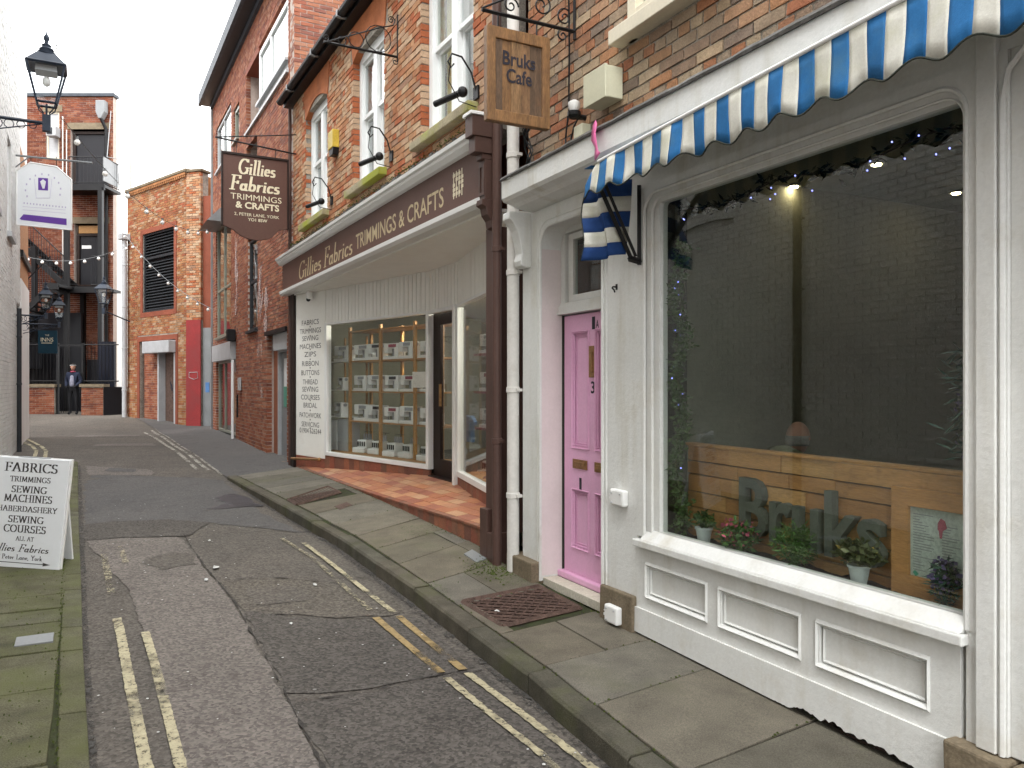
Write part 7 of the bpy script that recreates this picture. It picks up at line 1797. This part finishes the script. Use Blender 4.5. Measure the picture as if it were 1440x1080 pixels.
pen_text(BD, 'Gillies Fabrics', AF, .31, -.0125, -1.468, .062, .56, 'print_black', .13, .06, .28, roll=ROLL, pivot=piv, tilt=TL, parent=fp, name='printed_word')
mb = MB(AF)
for p in ([(.06,-1.566),(.56,-1.566),(.56,-1.560),(.06,-1.560)], [(.55,-1.578),(.62,-1.563),(.55,-1.548)]):
    mb.add([bt(a, -.0132, b) for a, b in p], [tuple(range(len(p)))])
BD.part('printed_arrow', mb, 'print_black', parent=fp)

# ------------------------------------------------------------------ PEOPLE
def skin_body(T, name, verts, edges, radii, m, sub=2, root=0, parent=None):
    """one continuous surface grown over a skeleton given in world metres relative to the thing"""
    me = bpy.data.meshes.new(name); me.from_pydata(verts, edges, []); me.update()
    o = bpy.data.objects.new(name, me); COL.objects.link(o)
    sk = o.modifiers.new('skin', 'SKIN')
    for i, r_ in enumerate(radii):
        rx, ry = (r_ if isinstance(r_, tuple) else (r_, r_)); me.skin_vertices[0].data[i].radius = (rx, ry)
    me.skin_vertices[0].data[root].use_root = True
    su = o.modifiers.new('sub', 'SUBSURF'); su.levels = sub; su.render_levels = sub
    dg = bpy.context.evaluated_depsgraph_get(); dg.update(); m2 = bpy.data.meshes.new_from_object(o.evaluated_get(dg)); bpy.data.objects.remove(o)
    m2.name = name; m2.materials.clear(); m2.materials.append(MATS[m]); m2.polygons.foreach_set('use_smooth', [True]*len(m2.polygons))
    p = add_obj(name, m2, parent or T.o); return p
def head_mesh(T, name, c, r, face, m, parent=None):
    """head: skull, face plane, nose, brow, ears, jaw; `face` is the yaw the face points to"""
    n, k = 22, 16; vs = []
    for i in range(k+1):
        th = math.pi*i/k
        for j in range(n):
            ph = 2*math.pi*j/n; x, y, z = math.sin(th)*math.cos(ph), math.sin(th)*math.sin(ph), math.cos(th)
            sx_, sy_, sz_ = .92, .76, 1.12
            if z < 0: sx_ *= 1-.16*(-z); sy_ *= 1-.30*(-z)
            f = max(0, x)
            bump_ = 0
            if f > .75: bump_ += .16*math.exp(-((z+.08)/.14)**2 - (y/.13)**2) - .05*math.exp(-((z-.08)/.09)**2 - ((abs(y)-.3)/.14)**2) + .05*math.exp(-((z-.20)/.08)**2) + .04*math.exp(-((z+.52)/.10)**2-(y/.25)**2)
            ear = .17*math.exp(-((x+.02)/.13)**2 - ((z-.0)/.22)**2) if abs(y) > .8 else 0
            vs.append(((x*sx_+bump_)*r, (y*sy_+math.copysign(ear, y))*r, z*sz_*r))
    ca, sa = math.cos(face), math.sin(face)
    vs = [(c[0]+a*ca-b*sa, c[1]+a*sa+b*ca, c[2]+z) for a, b, z in vs]
    fs = [(i*n+j, (i+1)*n+j, (i+1)*n+(j+1)%n, i*n+(j+1)%n) for i in range(k) for j in range(n)]
    me = bpy.data.meshes.new(name); me.from_pydata(vs, [], fs); me.update(); me.materials.append(MATS[m]); me.polygons.foreach_set('use_smooth', [True]*len(fs))
    return add_obj(name, me, parent or T.o)
def shell(T, name, c, r, m, cond, face=0, k=1.05):
    n, q = 24, 16; pts = {}; vs = []; fs = []
    ca, sa = math.cos(face), math.sin(face)
    for i in range(q):
        for j in range(n):
            ok = cond(math.cos(2*math.pi*(j+.5)/n)*math.sin(math.pi*(i+.5)/q), math.sin(2*math.pi*(j+.5)/n)*math.sin(math.pi*(i+.5)/q), math.cos(math.pi*(i+.5)/q))
            if not ok: continue
            f = []
            for a, b in ((i,j),(i+1,j),(i+1,(j+1)%n),(i,(j+1)%n)):
                if (a,b) not in pts:
                    th, ph = math.pi*a/q, 2*math.pi*b/n; x, y, z = math.sin(th)*math.cos(ph)*.93*r*k, math.sin(th)*math.sin(ph)*.78*r*k, math.cos(th)*1.12*r*k
                    pts[(a,b)] = len(vs); vs.append((c[0]+x*ca-y*sa, c[1]+x*sa+y*ca, c[2]+z))
                f.append(pts[(a,b)])
            fs.append(f)
    me = bpy.data.meshes.new(name); me.from_pydata(vs, [], fs); me.update(); me.materials.append(MATS[m]); me.polygons.foreach_set('use_smooth', [True]*len(fs))
    o = add_obj(name, me, T.o); s_ = o.modifiers.new('thickness', 'SOLIDIFY'); s_.thickness = .008; return o
# the person standing at the end of the lane
px_, py_ = -15.0, 26.75
PN = Thing('person', 'person in dark jacket, grey top and white headband standing at end of the lane', 'person', W, (px_,py_,-1.05))
V = [(0,0,.92),(0,0,1.10),(0,-.01,1.30),(0,0,1.42),(0,-.01,1.50),
     (-.18,0,1.40),(-.25,.02,1.13),(-.16,-.12,.93),(.18,0,1.40),(.25,.02,1.13),(.14,-.14,.95),
     (-.10,0,.86),(-.11,-.02,.48),(-.10,.0,.08),(-.12,-.12,.035),(.10,0,.86),(.12,-.03,.48),(.13,.0,.08),(.16,-.12,.035),(-.12,-.16,.92),(.08,-.19,.93)]
E_l = [(0,1),(1,2),(2,3),(3,4),(2,5),(5,6),(6,7),(2,8),(8,9),(9,10),(0,11),(11,12),(12,13),(13,14),(0,15),(15,16),(16,17),(17,18),(7,19),(10,20)]
Rr = [(.15,.11),(.14,.10),(.17,.11),(.07,.06),.05,.07,.055,.04,.07,.055,.04,.09,.065,.045,.04,.09,.065,.045,.04,.025,.025]
skin_body(PN, 'body', V, E_l, Rr, 'trousers_black')
jk = skin_body(PN, 'jacket', [V[0],V[1],V[2],(0,0,1.44),V[5],V[6],(-.17,-.11,.96),V[8],V[9],(.15,-.13,.98)], [(0,1),(1,2),(2,3),(2,4),(4,5),(5,6),(2,7),(7,8),(8,9)], [(.165,.125),(.16,.12),(.185,.125),(.075,.07),.078,.064,.05,.078,.064,.05], 'jacket_navy')
skin_body(PN, 'top', [(0,-.05,.94),(0,-.055,1.15),(0,-.05,1.36)], [(0,1),(1,2)], [(.10,.09),(.10,.09),(.07,.08)], 'top_grey')
head_mesh(PN, 'head', (0,-.02,1.62), .105, R(-75), 'skin')
shell(PN, 'hair', (0,-.01,1.63), .107, 'hair_dark', lambda x,y,z: (z > .45 or x < .15) and z > -.75, R(-75), 1.07)
mb = MB(W); mb.tube([(px_+.098*math.cos(a*.4488)*.9, py_-.02+.098*math.sin(a*.4488), -1.05+1.685) for a in range(14)], .014, 6, closed=True); PN.part('headband', mb, 'band_white')
mb = MB(W); mb.tube([(px_+.06*math.cos(a*.6283), py_-.02+.06*math.sin(a*.6283), -1.05+1.47) for a in range(10)], .03, 6, closed=True); PN.part('scarf', mb, 'machine_red')
# the bald man seated with his back to the cafe window
mo_ = C.w(1.84,.82,-1.56)
MN = Thing('person', 'bald seated man in sage shirt behind the wooden bench back in cafe', 'person', C, (1.84,.82,-1.56))
V = [(0,0,.47),(0,.02,.70),(0,0,.92),(0,.04,1.02),(0,.05,1.10),(-.19,.02,.93),(-.26,.10,.66),(-.20,.32,.62),(.19,.02,.93),(.26,.10,.66),(.20,.32,.62),(-.10,.05,.47),(-.12,.45,.49),(-.12,.45,.05),(-.12,.55,.03),(.10,.05,.47),(.12,.45,.49),(.12,.45,.05),(.12,.55,.03)]
E_l = [(0,1),(1,2),(2,3),(3,4),(2,5),(5,6),(6,7),(2,8),(8,9),(9,10),(0,11),(11,12),(12,13),(13,14),(0,15),(15,16),(16,17),(17,18)]
skin_body(MN, 'body', V, E_l, [(.17,.13),(.16,.12),(.18,.12),(.07,.07),.06,.08,.06,.045,.08,.06,.045,.10,.075,.05,.045,.10,.075,.05,.045], 'skin')
skin_body(MN, 'shirt', [V[0],V[1],V[2],(-.05,.03,1.14)]+[(-.19,0,1.02),V[6],(.19,0,.97),V[9]], [(0,1),(1,2),(2,3),(2,4),(4,5),(2,6),(6,7)], [(.185,.145),(.175,.135),(.195,.135),(.085,.085),.095,.075,.095,.075], 'shirt_sage')
head_mesh(MN, 'head', (0.03,.10,1.20), .100, R(112), 'skin')
shell(MN, 'hair_fringe', (0.03,.10,1.20), .100, 'hair_grey', lambda x,y,z: -.45 < z < .10 and x < .1, R(112), 1.03)
MN2 = Thing('person', 'dim dark haired person sitting farther inside the cafe', 'person', C, (2.62,1.9,-1.56))
skin_body(MN2, 'body', V, E_l, [(.17,.13),(.16,.12),(.18,.12),(.07,.07),.06,.08,.06,.045,.08,.06,.045,.10,.075,.05,.045,.10,.075,.05,.045], 'jacket_navy')
head_mesh(MN2, 'head', (0,.05,1.18), .105, R(-95), 'skin'); shell(MN2, 'hair', (0,.05,1.18), .107, 'hair_dark', lambda x,y,z: (z > .4 or x < 0) and z > -.6, R(-95), 1.06)
mb = MB(C); mb.box(1.5,3.3,1.15,1.7,-.86,-.83); mb.box(1.6,1.68,1.35,1.45,-1.6,-.86); mb.box(3.1,3.18,1.35,1.45,-1.6,-.86); single('cafe_table', 'dark cafe table between the two seated people', 'table', mb, 'dark_brown', (2.4,1.4,-1.6))
for u, y, lb in ((1.84,.86,'dark stool under the bald man in the cafe'),(2.62,1.94,'dark stool under the farther person in the cafe')):
    T = Thing('stool', lb, 'stool', C, (u,y,-1.6)); mb = MB(C); mb.box(u-.18,u+.18,y-.18,y+.18,-1.20,-1.16); T.part('seat', mb, 'dark_brown')
    for a in (-1,1):
        for b in (-1,1): mb = MB(C); mb.box(u+a*.15-.02,u+a*.15+.02,y+b*.15-.02,y+b*.15+.02,-1.6,-1.20); T.part('leg', mb, 'dark_brown')

# ------------------------------------------------------------------ litter
rq = random.Random(21)
for (u, v, s, lb) in ((-1.31,2.20,.075,'white torn tissue lying at the trench joint in road'),(-.93,2.33,.05,'small white scrap on the pale strip of the road'),(1.25,.66,.03,'white scrap on the pavement beside the manhole cover'),(-.35,1.55,.035,'pale scrap in the brown patch of road'),(-2.5,2.1,.03,'tiny pale scrap on the dark band of the road'),(.55,1.95,.025,'cream scrap on the dark road patch')):
    mb = MB(F); N = 7; g0 = ground(u,-v)+.013 if v > 1.2 else pz(u,v)+.004
    mb.add([(u+s*math.cos(a*6.28/N)*rq.uniform(.5,1.3), -v+s*.5*math.sin(a*6.28/N)*rq.uniform(.5,1.2), g0+rq.uniform(0,.008)) for a in range(N)]+[(u,-v,g0+.014)], [(a,(a+1)%N,N) for a in range(N)])
    single('litter', lb, 'litter', mb, 'tissue', (u,-v,g0))
mb = MB(F)
for _ in range(150):
    u, v = rq.uniform(-6,5.5), rq.uniform(1.15,3.2); s = rq.uniform(.003,.010); g0 = ground(u,-v)+.013; k = 5
    mb.add([(u+s*math.cos(a*6.28/k)*rq.uniform(.6,1.3), -v+s*math.sin(a*6.28/k)*rq.uniform(.6,1.3), g0+.003) for a in range(k)], [tuple(range(k))])
single('grit', None, None, mb, 'tissue', (0,-2,-1.7), kind='stuff')
for o in list(bpy.data.objects):
    if o.type == 'MESH' and o.name.startswith('litter'): pass
